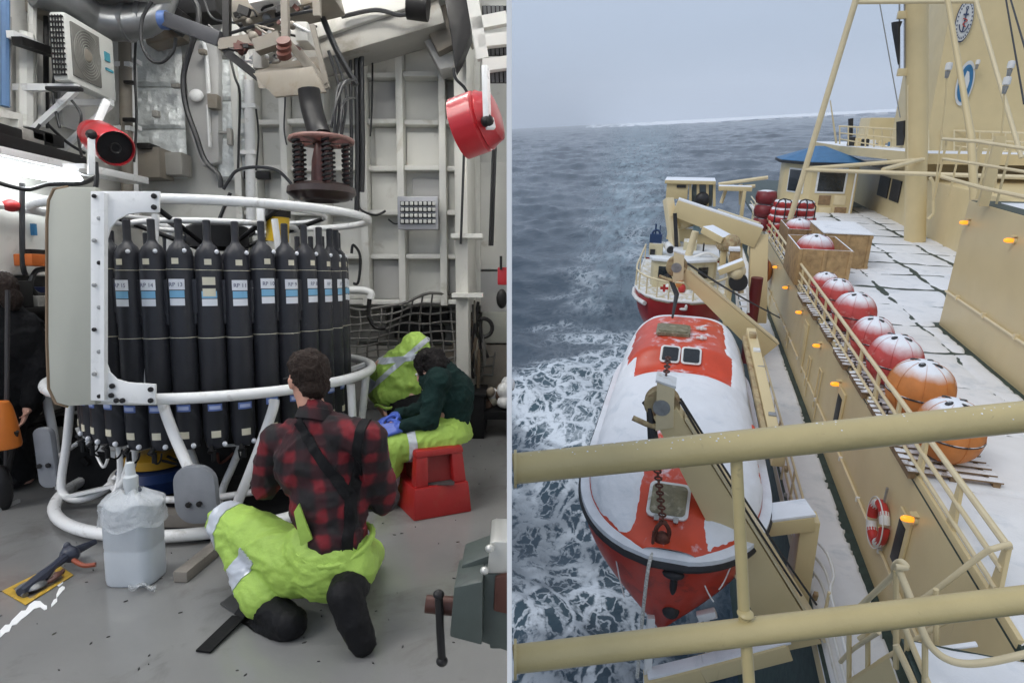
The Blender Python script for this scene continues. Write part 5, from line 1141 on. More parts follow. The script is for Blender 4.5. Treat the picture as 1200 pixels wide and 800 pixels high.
mb = MB(); mb.box(wl(40, 305, -3.62), (.14, .22, .09)); mb.build('orange_case', mat('orange_plastic', (.55, .13, .02), .4), cb_, bevel=.01); mb = MB(); mb.bx(wl(28, 299, -3.66), wl(56, 293, -3.6)); mb.build('dark_edge', BLKM, cb_)
mb = MB(); mb.tube(curve([wl(-10, 212, -3.5), wl(30, 222, -3.5), wl(58, 216, -3.45), wl(95, 215, -3.3), wl(112, 208, -3.3)]), .016, 6); mb.build('cable', CABLE, cb_)
dk = thing('dark_rack', 'tall dark equipment rack behind the person in black at the far left', 'rack', HALL, wl(20, 560, -3.7))
q0, q1 = wl(-40, 330, -3.78), wl(75, 330, -3.78)
mb = MB(); mb.bx((-3.82, q0.y, 0), (-3.78, q1.y, zz - .01)); mb.build('back_board', BLKM, dk)
for i in range(5):
    mb = MB(); mb.bx((-3.77, q0.y + .1, .18 + i * .27), (-3.5, q1.y - .1, .21 + i * .27)); mb.build('shelf', BLKM, dk)
    for k in range(4):
        mb = MB(); hh = rnd.uniform(.08, .2); mb.bx((-3.75, q0.y + .15 + .2 * k, .212 + i * .27), (-3.56, q0.y + .31 + .2 * k, .212 + i * .27 + hh)); mb.build('stored_box', rnd.choice([BLKM, BLKM, WALLD, mat('dark_blue', (.02, .03, .09), .5)]), dk, bevel=.01)
# ---- red drum blowers
HRED = mat('red_enamel', (.42, .011, .018), .32, var=.10, vs=3, coat=.3)
def blower(a, b, r, label, arm):
    a = Vector(a); b = Vector(b); d = (b - a).normalized(); t = thing('blower', label, 'blower', HALL, a, 0, 'red drum blowers')
    L_ = (b - a).length
    mb = MB(); rot = Vector((0, 0, 1)).rotation_difference(d).to_matrix()
    mb.lathe([(r * .55, -.01), (r * .78, .0), (r * .9, L_ * .22), (r * .98, L_ * .30), (r * .92, L_ * .34), (r, L_ * .40), (r, L_ * .98), (r * .93, L_), (r * .9, L_ - .03), (r * .9, L_ * .6)], a, 28, rot); mb.build('drum', HRED, t)
    mb = MB(); mb.lathe([(r * .89, 0), (r * .89, .008), (.001, .01)], a + d * L_ * .93, 28, rot); mb.build('mouth', BLK, t)
    for k in range(1):
        mb = MB(); mb.tube([a + d * (L_ * .985) + (rot @ Vector((r * (.25 + .22 * k) * math.cos(q), r * (.25 + .22 * k) * math.sin(q), 0))) for q in [6.283 * i / 20 for i in range(20)]], .006, 4, True); mb.build('guard_ring', BLKM, t)
    for p0_, p1_, w in arm:
        mb = MB(); mb.beam(p0_, p1_, w, .03, d); mb.build('bracket', FRAMEW, t, bevel=.006)
    mb = MB(); mb.ell(Vector(arm[0][1]), (.035, .035, .035), 8, 6); mb.build('pivot_bolt', BLKM, t)
    return t
blower(H(108, 156, y=4.7), H(136, 174, y=4.3), .122, 'red drum blower with a black mouth under the air conditioner', [(H(107, 205, y=4.2), H(107, 158, y=4.2), .04), (H(100, 175, y=4.5), H(125, 118, y=4.75), .05)])
blower(H(581, 136, y=3.44), H(538, 152, y=3.50), .166, 'red drum blower hung high beside the white bulkhead', [(H(569, 78, y=3.30), H(571, 142, y=3.30), .055), (H(569, 145, y=3.30), H(579, 145, y=3.32), .06)])
# ---- ceiling beams, ducts, hoses
cbm = thing('ceiling_beam', 'broad pale beam sloping across the top of the back wall', 'beam', HALL, H(420, 20, y=5.6))
mb = MB(); mb.beam(H(300, 62, y=5.9), H(520, -12, y=5.9), .5, .32, (0, 0, 1)); mb.build('beam', WALLG, cbm, bevel=.02)
mb = MB(); mb.beam(H(330, 78, y=5.92), H(520, 22, y=5.92), .45, .26, (0, 0, 1)); mb.build('lower_flange', WALLD, cbm, bevel=.02)
mb = MB(); mb.beam(H(280, 22, y=5.2), H(395, -6, y=5.2), .35, .2); mb.build('beam', TANS, cbm, bevel=.02)
mb = MB(); mb.beam(H(300, 8, y=5.0), H(350, -2, y=5.0), .3, .08); mb.build('bright_plate', FRAMEW, cbm)
dt = thing('silver_duct', 'silver ventilation duct bending across the top left of the hall', 'duct', HALL, H(120, 30, y=5.6))
mb = MB(); mb.tube(curve([H(40, -15, y=5.0), H(80, 2, y=5.2), H(108, 22, y=5.4), H(140, 28, y=5.5), H(175, 20, y=5.6), H(190, -10, y=5.7)]), .14, 18); mb.build('pipe_run', GALV, dt)
for px, py, y in ((90, 8, 5.27), (112, 24, 5.42), (150, 27, 5.52), (170, 22, 5.58)):
    q = H(px, py, y=y); mb = MB(); mb.tube([q + Vector((-.02, 0, 0)), q + Vector((.02, 0, -.002))], .153, 18); mb.build('seam_ring', GALV, dt)
mb = MB(); mb.lathe([(.3, 0), (.42, .06), (.42, .3)], H(135, -2, y=5.4), 20); mb.build('bowl', PANELG, dt)
for i, (x, y) in enumerate(((-2.9, 2.7), (-1.2, 2.7), (-1.5, 4.6))):    # tube lights added out of view to brighten the hall
    cl_ = thing('added_ceiling_lamp', 'added twin tube light out of view, brightening the hall over the ' + ['jug', 'crouching person', 'carousel'][i], 'lamp', HALL, (x, y, 4.75), 0, 'added tube lights out of view above the hall')
    mb = MB(); mb.box((x, y, 4.80), (1.5, .26, .07)); mb.build('housing', FRAMEW, cl_, bevel=.01)
    for dy in (-.07, .07):
        mb = MB(); mb.cyl((x - .7, y + dy, 4.72), (x + .7, y + dy, 4.72), .036, n=10); mb.build('tube', TUBE_ADDED, cl_)
    for dx in (-.6, .6):
        mb = MB(); mb.cyl((x + dx, y, 4.83), (x + dx, y, 5.3), .012, n=6); mb.build('hanger', BLKM, cl_)
dkc = thing('overhead_steelwork', 'dark overhead steelwork and machinery crowding the top edge of the hall', 'steelwork', HALL, H(200, 0, y=6))
for (x0_, y0_, x1_, y1_, yy, w, m) in ((160, 12, 260, 2, 6.2, .3, BLKM), (175, 45, 215, 35, 6.2, .2, TANS), (185, 8, 215, 30, 6.0, .2, BLKM), (270, 50, 300, -10, 6.3, .18, WALLM), (0, 12, 70, 0, 5.2, .2, TANS), (60, 15, 90, 8, 5.6, .15, BLKM), (505, -5, 535, 60, 6.0, .35, TANS), (520, 45, 533, 85, 6.2, .2, WALLG)):
    mb = MB(); mb.beam(H(x0_, y0_, y=yy), H(x1_, y1_, y=yy), w, w); mb.build('girder', m, dkc, bevel=.02)
mb = MB(); mb.cyl(H(478, 5, y=5.4), H(502, 8, y=5.4), .12, n=14); mb.build('motor', BLKM, dkc)
mb = MB(); mb.prism([H(x, y, y=5.95) for x, y in ((497, 25), (520, -5), (533, 20), (532, 78), (515, 82), (495, 45))], (0, .3, 0)); mb.build('housing', PANELG, dkc, bevel=.02)
mb = MB(); mb.prism([H(x, y, y=5.6) for x, y in ((520, -5), (550, -5), (552, 40), (540, 70), (533, 82), (528, 40))], (0, .2, 0)); mb.build('dark_housing', BLKM, dkc, bevel=.02)
arm_ = thing('hydraulic_arm', 'dark hydraulic arm with a blue end cap slanting under the duct', 'hydraulic arm', HALL, H(240, 40, y=5.0))
mb = MB(); mb.beam(H(197, 24, y=5.1), H(262, 48, y=4.9), .11, .11); mb.build('cylinder', mat('dark_grey_arm', (.05, .05, .055), .4), arm_, bevel=.01); mb = MB(); mb.cyl(H(188, 24, y=5.1), H(197, 24, y=5.1), .07, n=12); mb.build('end_cap', mat('blue_cap', (.06, .12, .3), .4), arm_)
mb = MB(); mb.beam(H(266, -10, y=4.9), H(266, 62, y=4.9), .05, .05); mb.build('hanger', BLKM, arm_); mb = MB(); mb.beam(H(258, 54, y=4.9), H(300, 48, y=4.9), .08, .08); mb.build('cross_arm', TANS, arm_)
mb = MB(); mb.beam(H(266, 62, y=4.9), H(304, 92, y=4.9), .05, .06); mb.build('strut', BLKM, arm_)
def cab(pts, y, r, label, n=6, m=CABLE, nm='cable'):
    q = [H(x, yy, y=(y[i] if isinstance(y, list) else y)) for i, (x, yy) in enumerate(pts)]
    mb = MB(); mb.tube(curve(q, n), r, 7); return single(mb, nm, m, label, 'cable', HALL, q[-1], 'black cables hanging in the hall')
cab([(178, 2), (167, 22), (166, 50), (176, 70), (190, 73), (203, 60), (206, 45)], 5.2, .014, 'black cable loop hanging below the silver duct')
cab([(224, -5), (232, 10), (232, 30), (224, 55), (215, 90), (218, 125), (230, 160), (240, 188), (256, 205), (259, 220)], 5.3, .022, 'long black hose snaking down across the grey wall panel')
cab([(238, -5), (246, 18), (262, 26), (300, 27)], 5.2, .010, 'thin black cable running to the hanging platform')
cab([(269, 65), (275, 90), (281, 110), (280, 160), (279, 200)], 6.1, .012, 'thin dark cable over the right silver insulation')
cab([(262, 222), (268, 212), (278, 200), (300, 196), (325, 200), (342, 216)], 5.0, .013, 'black cable drooping from the docking head to the left')
cab([(372, -5), (378, 20), (395, 60), (418, 100)], 5.3, .026, 'black hose slanting down right of the hanging platform')
for k, (x, o) in enumerate(((411, -2), (418, 0), (424, 3))):
    cab([(492, 22 + o), (478, 25 + o), (455, 30), (435, 28 + o), (x + 6, 36), (x, 50), (x, 110), (x + 1, 180), (x, [235, 250, 225][k])], 5.9, [.016, .024, .024][k], 'black hose dropping down the white wall, ' + ['leftmost of the three', 'middle one of the three', 'rightmost of the three'][k])
cab([(420, 235), (423, 246), (440, 252), (452, 247)], 6.2, .012, 'short dark cable curling towards the grid floodlight')
cab([(455, 257), (462, 262), (468, 262)], 6.3, .008, 'tiny cable tail joining the grid floodlight')
cab([(544, 170), (542, 230), (540, 286)], 5.7, .012, 'single dark cord hanging before the white column')
cab([(578, 170), (576, 230), (574, 288)], 6.0, .014, 'left cord of the pair hanging beside the lockers'); cab([(581, 170), (579, 230), (577, 288)], 6.0, .012, 'right cord of the pair hanging beside the lockers')
cab([(532, 80), (534, 92), (545, 104), (550, 118)], 4.0, .010, 'thin cable leading to the red blower by the bulkhead')
cab([(412, 297), (414, 287), (422, 300), (420, 330), (414, 332)], 6.2, .014, 'black cable looping behind the right-hand bottles')
extra = [([(244, 30), (262, 40), (300, 30), (340, 18), (372, 12)], 4.9, .012), ([(160, 30), (158, 80), (160, 140), (157, 190)], 5.9, .012), ([(64, 20), (66, 60), (62, 110), (70, 150)], 4.9, .010), ([(84, 118), (95, 135), (92, 160), (96, 185)], 4.8, .010),
 ([(112, 190), (113, 215), (106, 235)], 4.3, .016), ([(270, 226), (262, 245), (255, 262)], 4.6, .014), ([(385, 60), (396, 98), (398, 130), (394, 158)], 4.9, .014), ([(392, 66), (404, 100), (405, 130), (400, 160)], 4.9, .012), ([(430, 40), (436, 60), (436, 120), (434, 160)], 6.1, .010), ([(400, 20), (440, 12), (470, 18), (495, 12)], 5.6, .018), ([(300, 128), (303, 160), (300, 200)], 6.1, .010), ([(330, 88), (334, 112), (333, 150), (336, 170)], 5.5, .008)]
for pts, y, r in extra:
    q = [H(a, b, y=y) for a, b in pts]; mb = MB(); mb.tube(curve(q, 6), r, 6); mb.build('cable_run', CABLE, dkc)
for px, py, w, h, y in ((205, 100, 10, 5, 6.2), (181, 133, 7, 8, 6.2), (268, 160, 5, 20, 6.15), (262, 155, 14, 3, 6.15), (100, 200, 16, 6, 4.6), (150, 96, 12, 4, 5.9), (150, 140, 14, 5, 5.9), (300, 205, 30, 10, 6.3), (236, 60, 8, 6, 6.1), (72, 103, 40, 5, 4.75)):
    hbx(px - w / 2, py - h / 2, px + w / 2, py + h / 2, y, .06, 'junction_box', [BLKM, WALLD, TANS][int(px) % 3], dkc)
# grid floodlight
ledm = thing('floodlight', 'grey floodlight panel with four rows of small lenses on the ribbed wall', 'floodlight', HALL, H(488, 268, y=6.1))
hbx(466, 230, 513, 269, 6.1, .12, 'housing', mat('light_grey_alu', (.40, .40, .42), .4, metal=.3), ledm)
for r_ in range(4):
    a = H(469, 242 + r_ * 7 - 5.5 + 5, y=6.09); b = H(510, 236 + r_ * 7, y=6.09)
    mb = MB(); mb.bx((a.x, 6.085, a.z), (b.x, 6.098, b.z)); rw = mb.build('lens_row', BLKM, ledm)
    for c_ in range(8):
        q = H(471.5 + c_ * 5.3, 238.5 + r_ * 7, y=6.07); mb = MB(); mb.box(q, (.032, .02, .034)); mb.build('lens', mat('lens_pearl', (.62, .62, .58), .25), rw, bevel=.006)
# louvred gantry at the top right
gt = thing('louvred_hatch', 'pale frame with dark louvres hanging at the top right of the hall', 'hatch', HALL, H(575, 60, y=3.7))
for a_, b_ in (((553, -5), (566, 70)), ((553, 30), (594, 22)), ((566, 78), (596, 74)), ((560, 50), (596, 46))):
    mb = MB(); mb.beam(H(*a_, y=3.8), H(*b_, y=3.8), .07, .05, (0, 1, 0)); mb.build('frame_bar', WALLM, gt)
for py0_, py1_, px0_ in ((8, 24, 568), (41, 64, 572), (80, 96, 577)):
    for k in range(5):
        x = px0_ + k * 5; 
        if x < 597: mb = MB(); mb.beam(H(x, py0_, y=3.85), H(x + .8, py1_, y=3.85), .018, .03, (0, 1, 0)); mb.build('louvre', mat('louvre_grey', (.12, .12, .12), .5), gt)
    hbx(px0_ - 3, py0_ - 1, 597, py1_ + 1, 3.9, .02, 'louvre_back', BLKM, gt, bevel=0)
# hanging platform with winch gear
pf = thing('hanging_platform', 'tan steel platform box with tangled winch gear hung from the ceiling', 'platform', HALL, H(345, 95, y=4.6))
poly = [(298, 84), (375, 78), (382, 104), (325, 113), (302, 100)]
mb = MB(); mb.loft([[H(298, 84, y=4.7), H(366, 76, y=4.7), H(372, 66, y=5.1), H(310, 74, y=5.1)], [H(303, 104, y=4.6), H(382, 106, y=4.6), H(384, 92, y=5.05), H(312, 94, y=5.05)]]); mb.build('tray', TANS, pf, bevel=.012)
mb = MB(); mb.prism([H(x, y, y=4.58) for x, y in ((296, 86), (366, 78), (382, 108), (322, 114))], (0, .03, 0)); mb.build('front_plate', mat('tan_plate', (.27, .235, .185), .5, var=.15, dirt=((.22, .17, .11), .3, 6)), pf, bevel=.006)
for px0_, py0_, px1_, py1_, w in ((334, 45, 368, 88, .05), (366, 30, 384, 104, .035), (334, -5, 335, 48, .05), (371, -5, 372, 20, .05), (300, 56, 330, 46, .09), (352, 62, 382, 100, .05)):
    mb = MB(); mb.beam(H(px0_, py0_, y=4.7), H(px1_, py1_, y=4.7), w, w); mb.build('strut', TANS, pf)
hbx(346, 25, 360, 48, 4.8, .2, 'motor_box', WALLG, pf); hbx(296, 58, 306, 80, 4.75, .15, 'pale_box', WALLD, pf)
for i in range(60):
    q = H(rnd.uniform(272, 356), rnd.uniform(8, 82), y=4.75 + rnd.uniform(0, .3)); mb = MB(); s = rnd.uniform(.012, .042)
    if i % 3 == 0: mb.ell(q, (s, s, s))
    elif i % 3 == 1: mb.tube(curve([q, q + Vector((rnd.uniform(-.1, .1), .02, rnd.uniform(-.06, .08))), q + Vector((rnd.uniform(-.2, .2), 0, rnd.uniform(-.1, .1)))], 4), .009, 6)
    else: mb.box(q, (s * 2, s, s * 1.4), Matrix.Rotation(rnd.uniform(-.7, .7), 3, 'Y'))
    mb.build('winch_fitting', rnd.choice([BLKM, BLKM, FRAMEW, mat('dark_red_gear', (.10, .03, .02), .5), GALV, TANS]), pf)
for k in range(3):
    q = H(333, 50 + k * 7, y=4.6); mb = MB(); mb.lathe([(.03, -.02), (.05, -.02), (.05, .02), (.03, .02)], q, 14, Matrix.Rotation(.9, 3, 'X')); mb.build('winch_drum', mat('dark_red_gear', (.10, .03, .02), .5), pf)
# docking head
dh_ = thing('docking_head', 'dark red docking cage with coil springs hanging above the bottle carousel', 'docking head', HALL, H(377, 240, y=4.35))
cz0, czt = H(377, 224, y=4.3), H(377, 165, y=4.3); DRED = mat('dark_red_paint', (.09, .028, .022), .45, var=.4, vs=8)
mb = MB(); mb.tube(curve([H(362, 105, y=4.4), H(365, 125, y=4.4), H(372, 150, y=4.35), H(377, 162, y=4.3)]), [.075] * 25, 12); mb.build('boom_arm', BLKM, dh_)
mb = MB(); mb.tube(arc(czt, .205, 0, 6.28, 30, (1, 0, 0), (0, 1, 0))[:-1], .015, 8, True); mb.build('top_ring', mat('worn_red_ring', (.24, .12, .10), .5, var=.3, vs=9), dh_)
for k in range(3):
    a = k * math.pi / 3 + .3; d = Vector((math.cos(a), math.sin(a), 0)) * .205; mb = MB(); mb.beam(czt - d, czt + d, .05, .03); mb.build('spider_bar', DRED, dh_)
for k in range(5):
    a = k * math.pi * .4 + .2; q = Vector((.17 * math.cos(a), .17 * math.sin(a), 0)); zt2, zb3 = czt.z - .02, cz0.z + .03
    mb = MB(); mb.tube([(cz0.x + q.x + .026 * math.cos(t), cz0.y + q.y + .026 * math.sin(t), zb3 + (zt2 - zb3) * t / 56) for t in [56 * i / 110 for i in range(111)]], .010, 5); mb.build('spring', BLKM, dh_)
    mb = MB(); mb.cyl((cz0.x + q.x, cz0.y + q.y, zb3), (cz0.x + q.x, cz0.y + q.y, zt2), .018, n=6); mb.build('rod', DRED, dh_)
mb = MB(); mb.lathe([(.06, .05), (.17, .045), (.20, .03), (.225, .02), (.23, -.02), (.18, -.06), (.12, -.07), (.06, -.03)], cz0, 30); mb.build('bell', mat('bell_dark', (.03, .017, .015), .35, var=.3, vs=6), dh_)
mb = MB(); mb.lathe([(.05, 0), (.07, .02), (.06, .20), (.03, .34)], cz0, 20); mb.build('latch_core', DRED, dh_)
for a, b in (((392, 160), (398, 100)), ((400, 160), (404, 118)), ((388, 150), (404, 97))):
    mb = MB(); mb.tube(curve([H(*a, y=4.3), H((a[0] + b[0]) / 2 - 2, (a[1] + b[1]) / 2, y=4.3), H(*b, y=4.35), H(b[0] + 12, b[1] - 3, y=4.6)], 5), .010, 6); mb.build('hydraulic_hose', CABLE, dh_)
# ================================================================ BOTTLE CAROUSEL
C = Vector((-2.06, 4.36, 0)); RR = 1.03; RBT = .805
ros = thing('water_sampler', 'large white tube frame carousel of grey-black sampling bottles standing on the floor', 'sampling rosette', HALL, C)
GREYB = mat('bottle_grey', (.024, .025, .031), .40, spec=.35, var=.10, vs=3, bump=.03, bs=30, dirt=((.06, .06, .07), .2, 5))
DBLK = mat('sampler_black', (.008, .008, .009), .55, spec=.25, var=.3)
LABW = mat('label_white', (.74, .76, .80), .5, var=.03); LABB = mat('label_blue', (.20, .45, .66), .5, var=.05); LABC = mat('label_cream', (.66, .62, .48), .5, var=.05); INK = mat('label_ink', (.03, .04, .14), .5); LOGOB = mat('logo_blue', (.10, .16, .42), .5)
def ringz(r, z, rad, name, m=FRAMEW, n=64, a0=0, a1=6.2832):
    full = abs(a1 - a0) > 6.28; pts = arc((C.x, C.y, z), r, a0, a1, n, (1, 0, 0), (0, 1, 0)); mb = MB(); mb.tube(pts[:-1] if full else pts, rad, 10, full); return mb.build(name, m, ros)
ZT, ZM = 1.93, .843
ringz(RR, ZT, .026, 'top_ring'); ringz(RR * .70, ZT + .02, .016, 'upper_ring'); ringz(RR, ZM, .033, 'middle_ring'); ringz(RR * 1.0, .06, .036, 'base_ring')
ringz(.72, .16, .022, 'inner_ring'); ringz(.52, 1.86, .018, 'inner_top_ring')
for k in range(6):
    a = R(-64.7 + 30 + 60 * k); d = Vector((math.cos(a), math.sin(a), 0))
    mb = MB(); mb.tube([C + d * RR * .80 + Vector((0, 0, ZM)), C + d * .66 + Vector((0, 0, ZT - .05))], .022, 8); mb.build('upright', FRAMEW, ros)
    mb = MB(); mb.tube([C + d * .12 + Vector((0, 0, ZT - .22)), C + d * RR * .70 + Vector((0, 0, ZT + .02))], .016, 8); mb.build('spider_arm', DBLK, ros)
    mb = MB(); mb.beam(C + d * .35 + Vector((0, 0, ZM - .2)), C + d * RR + Vector((0, 0, ZM)), .05, .03); mb.build('lower_arm', FRAMEW, ros)
mb = MB(); mb.lathe([(.1, 1.7), (.2, 1.72), (.2, 1.86), (.1, 1.9)], C, 20); mb.build('release_head', DBLK, ros)
mb = MB(); mb.lathe([(.5, .62), (.65, .64), (.66, .70), (.66, 1.56), (.5, 1.6)], C, 36); mb.build('bottle_rack', DBLK, ros)
mb = MB(); mb.lathe([(.25, .15), (.3, .16), (.3, .62)], C, 20); mb.build('sensor_core', DBLK, ros)
# bottle prototype, outward side towards +x
def mesh_of(mb, name, m, **k):
    o = mb.build(name, m, **k); me = o.data; bpy.data.objects.remove(o); return me
mb = MB(); mb.lathe([(.03, .50), (.058, .51), (.068, .56), (.073, .60), (.073, .80), (.0765, .805), (.0765, 1.555), (.0745, 1.56), (.0745, 1.63), (.070, 1.655), (.052, 1.69), (.032, 1.708), (.026, 1.72), (.022, 1.73), (.022, 1.84), (.015, 1.845)], (0, 0, 0), 22)
bodym = mesh_of(mb, 'bottle', GREYB)
parts = []
mb = MB(); mb.bx((-.012, .070, 1.30), (.03, .098, 1.50)); mb.bx((-.006, .07, 1.24), (.024, .088, 1.31)); parts.append(('handle', mesh_of(mb, 'handle', GREYB, bevel=.006)))
for z in (1.555, 1.165, .80):
    mb = MB(); mb.tube(arc((0, 0, z), .0772, 0, 6.283, 22, (1, 0, 0), (0, 1, 0))[:-1], .0022, 4, True); parts.append(('score_line', mesh_of(mb, 'score_line', LABC if z != .8 else GREYB)))
def patch_label(z0, z1, half, m, r=.0785, th=.0015, a0=0):
    mb = MB(); n = 8; vs = []
    for i in range(n + 1):
        a = a0 - half + 2 * half * i / n
        for rr_, z in ((r, z0), (r, z1), (r - th - .004, z1), (r - th - .004, z0)): vs.append(Vector((rr_ * math.cos(a), rr_ * math.sin(a), z)))
    mb.loft([vs[i * 4:i * 4 + 4] for i in range(n + 1)]); return mb
for nm, z0, z1, hf, m in (('label', 1.440, 1.500, .60, LABW), ('label', 1.395, 1.435, .56, LABB), ('label', 1.350, 1.390, .56, LABW), ('label', .575, .615, .36, LABC), ('label', 1.585, 1.618, .26, LABC)):
    parts.append((nm, mesh_of(patch_label(z0, z1, hf, m, .0785 if z0 > 1 and z0 < 1.56 else .0755), nm, m)))
mb = patch_label(.735, .775, .55, LOGOB, .0755); parts.append(('maker_label', mesh_of(mb, 'maker_label', LOGOB)))
mb = patch_label(.745, .765, .42, LABW, .0762); parts.append(('maker_label', mesh_of(mb, 'maker_label', mat('logo_pale', (.40, .46, .66), .5))))
mb = MB(); mb.ell((.058, .050, 1.66), (.013, .013, .013), 8, 6); parts.append(('valve', mesh_of(mb, 'valve', LABW)))
mb = MB(); mb.ell((.06, .045, .53), (.016, .016, .016), 8, 6); parts.append(('drain_valve', mesh_of(mb, 'drain_valve', LABW)))
mb = MB(); mb.cyl((.058, -.03, .52), (.085, -.035, .49), .012, .02, 8); mb.cyl((.07, -.02, .44), (.07, -.02, .50), .015, n=8); parts.append(('spigot', mesh_of(mb, 'spigot', DBLK)))
mb = MB(); mb.tube([(.02 + .045 * math.cos(t), -.03, .47 + .05 * math.sin(t)) for t in [math.pi * (1 + i / 8) for i in range(9)]], .006, 5); parts.append(('lanyard', mesh_of(mb, 'lanyard', DBLK)))
BA0 = -68.9
for k in range(34):
    a = R(BA0 + 360 / 34 * k); kk = k if k < 17 else k - 34
    b = bpy.data.objects.new('bottle', bodym); COL.objects.link(b); b.parent = ros
    b.matrix_local = Matrix.Translation((RBT * math.cos(a), RBT * math.sin(a), rnd.uniform(-.006, .006))) @ Matrix.Rotation(a, 4, 'Z') @ Matrix.Diagonal((.96, .96, 1, 1)) @ Matrix.Rotation(rnd.uniform(-.12, .12), 4, 'Z')
    LOCAL[b.name] = Matrix.Translation(C) @ b.matrix_local
    vis = -7 <= kk <= 10
    for nm, me in parts:
        if not vis and nm not in ('handle', 'score_line'): continue
        if kk == 0 and nm == 'label' and me == parts[4][1]: continue
        s = bpy.data.objects.new(nm, me); COL.objects.link(s); s.parent = b; LOCAL[s.name] = LOCAL[b.name]
    if -4 <= kk <= 8 and kk != 0:
        M_ = LOCAL[b.name]; rx = (M_.to_3x3() @ Vector((0, 1, 0))); 
        text('RP %d' % (12 - kk), .033, 'lettering', INK, b, M_ @ Vector((.0796, 0, 1.468)), rx, (0, 0, 1))
        text('• OSR', .026, 'lettering', INK, b, M_ @ Vector((.0796, 0, 1.414)), rx, (0, 0, 1)) if False else None
    if kk == 0:
        for z in (1.49, 1.425):
            s = patch_label(z - .02, z + .025, .46, LABC, .0792); o = s.build('label', LABC); o.parent = b; LOCAL[o.name] = LOCAL[b.name]
# fin panel and bolted bracket
FY = 3.27
fin = [(64, 222), (80, 219), (112, 219), (112, 474), (80, 476), (66, 472), (58, 455), (56, 400), (56, 260), (58, 235)]
mb = MB(); mb.prism([H(x, y, y=FY) for x, y in fin], (0, .05, 0)); fp = mb.build('fin_panel', BEIGE, ros, bevel=.010)
mb = MB(); mb.tube([H(x, y, y=FY + .03) - Vector((.003, 0, 0)) for x, y in ((80, 476), (66, 472), (58, 455), (56, 400), (56, 260), (58, 235), (64, 222), (80, 219))], .009, 6); mb.build('wooden_edge', mat('brown_edge', (.22, .15, .09), .6), fp)
arc_in = [(186, 249), (165, 249), (150, 251), (138, 257), (129, 267), (125, 280), (124, 300), (124, 425), (128, 436), (136, 444), (150, 448), (182, 450)]
pl_ = [(106, 224), (187, 224)] + arc_in + [(182, 474), (106, 469)]
mb = MB(); mb.prism([H(x, y, y=FY - .015) for x, y in pl_], (0, .015, 0)); br = mb.build('bracket_plate', FRAMEW, ros, bevel=.004)
mb = MB(); mb.beam(H(122, 226, y=FY - .03), H(122, 468, y=FY - .03), .02, .03, (0, 1, 0)); mb.build('stiffener', FRAMEW, br)
for i in range(10):
    for x in ((117,) if i % 2 else (111,)):
        q = H(x, 230 + 26 * i, y=FY - .018); mb = MB(); mb.lathe([(.011, 0), (.011, .010), (.004, .012)], q, 8, Matrix.Rotation(math.pi / 2, 3, 'X')); mb.build('bolt', STEEL if i % 3 else BLKM, br)
for x, y in ((181, 230), (181, 243), (177, 456), (177, 469), (132, 452), (131, 463), (137, 469), (144, 469)):
    q = H(x, y, y=FY - .018); mb = MB(); mb.lathe([(.014, 0), (.014, .010), (.006, .012)], q, 8, Matrix.Rotation(math.pi / 2, 3, 'X')); mb.build('bolt', BLKM, br)
# legs and pads
def leg(pts, ys, r, name='leg', m=FRAMEW):
    mb = MB(); mb.tube(curve([H(x, y, y=q) for (x, y), q in zip(pts, ys)], 6), r, 9); return mb.build(name, m, ros)
leg([(56, 417), (47, 424), (48, 440), (62, 505), (71, 578)], [4.35, 4.4, 4.4, 4.35, 4.3], .03)
leg([(83, 470), (78, 520), (72, 572), (90, 585), (120, 575), (138, 558)], [4.0, 4.0, 3.95, 3.9, 3.95, 4.0], .026)
leg([(190, 463), (193, 480), (205, 512), (221, 548)], [3.43, 3.43, 3.40, 3.36], .030)
leg([(215, 510), (222, 525), (231, 550)], [4.0, 3.95, 3.9], .024)
leg([(322, 468), (318, 485), (298, 540), (275, 597)], [3.62, 3.6, 3.6, 3.6], .030)
leg([(287, 508), (275, 540), (262, 570), (254, 598)], [4.0, 3.95, 3.9, 3.85], .024)
leg([(411, 450), (413, 492), (412, 520)], [4.1, 4.1, 4.1], .028); leg([(429, 440), (424, 492), (420, 530)], [4.5, 4.5, 4.5], .028)
leg([(66, 536), (98, 515), (118, 508)], [4.2, 4.3, 4.4], .016)
leg([(133, 503), (140, 530), (140, 560), (133, 580)], [3.7, 3.7, 3.7, 3.65], .018, 'drain_hose'); leg([(150, 503), (150, 535), (143, 560)], [3.72, 3.7, 3.7], .010, 'drain_hose'); leg([(159, 503), (155, 545), (140, 570)], [3.75, 3.7, 3.68], .022, 'drain_hose')
leg([(92, 500), (100, 515), (115, 525), (147, 524)], [4.1, 4.1, 4.1, 4.2], .022, 'hose')
PADG = mat('grey_pad', (.20, .21, .23), .6, var=.15, vs=5, bump=.1, bs=20)
def pad(px0, py0, px1, py1, y, sk=0):
    a = H(px0, py1, y=y); b = H(px1, py0, y=y); c = (a + b) / 2; mb = MB()
    mb.prism([c + Vector((u + sk * v, .06 * v, v)) for u, v in rrect(b.x - a.x, b.z - a.z, (b.x - a.x) * .42, 6)], (0, .05, 0)); o = mb.build('foot_pad', PADG, ros, bevel=.01)
    for u, v in ((-.03, -.05), (.03, -.045)):
        mb = MB(); mb.lathe([(.016, 0), (.016, .012), (.005, .014)], c + Vector((u, -.004 + .06 * v, v)), 8, Matrix.Rotation(math.pi / 2, 3, 'X')); mb.build('bolt', BLKM, o)
pad(205, 547, 251, 613, 3.30, -.06); pad(44, 502, 60, 571, 3.95, -.1)
mb = MB(); mb.beam(H(72, 583, y=3.92), H(137, 568, y=3.86), .05, .02); mb.build('perforated_bar', FRAMEW, ros)
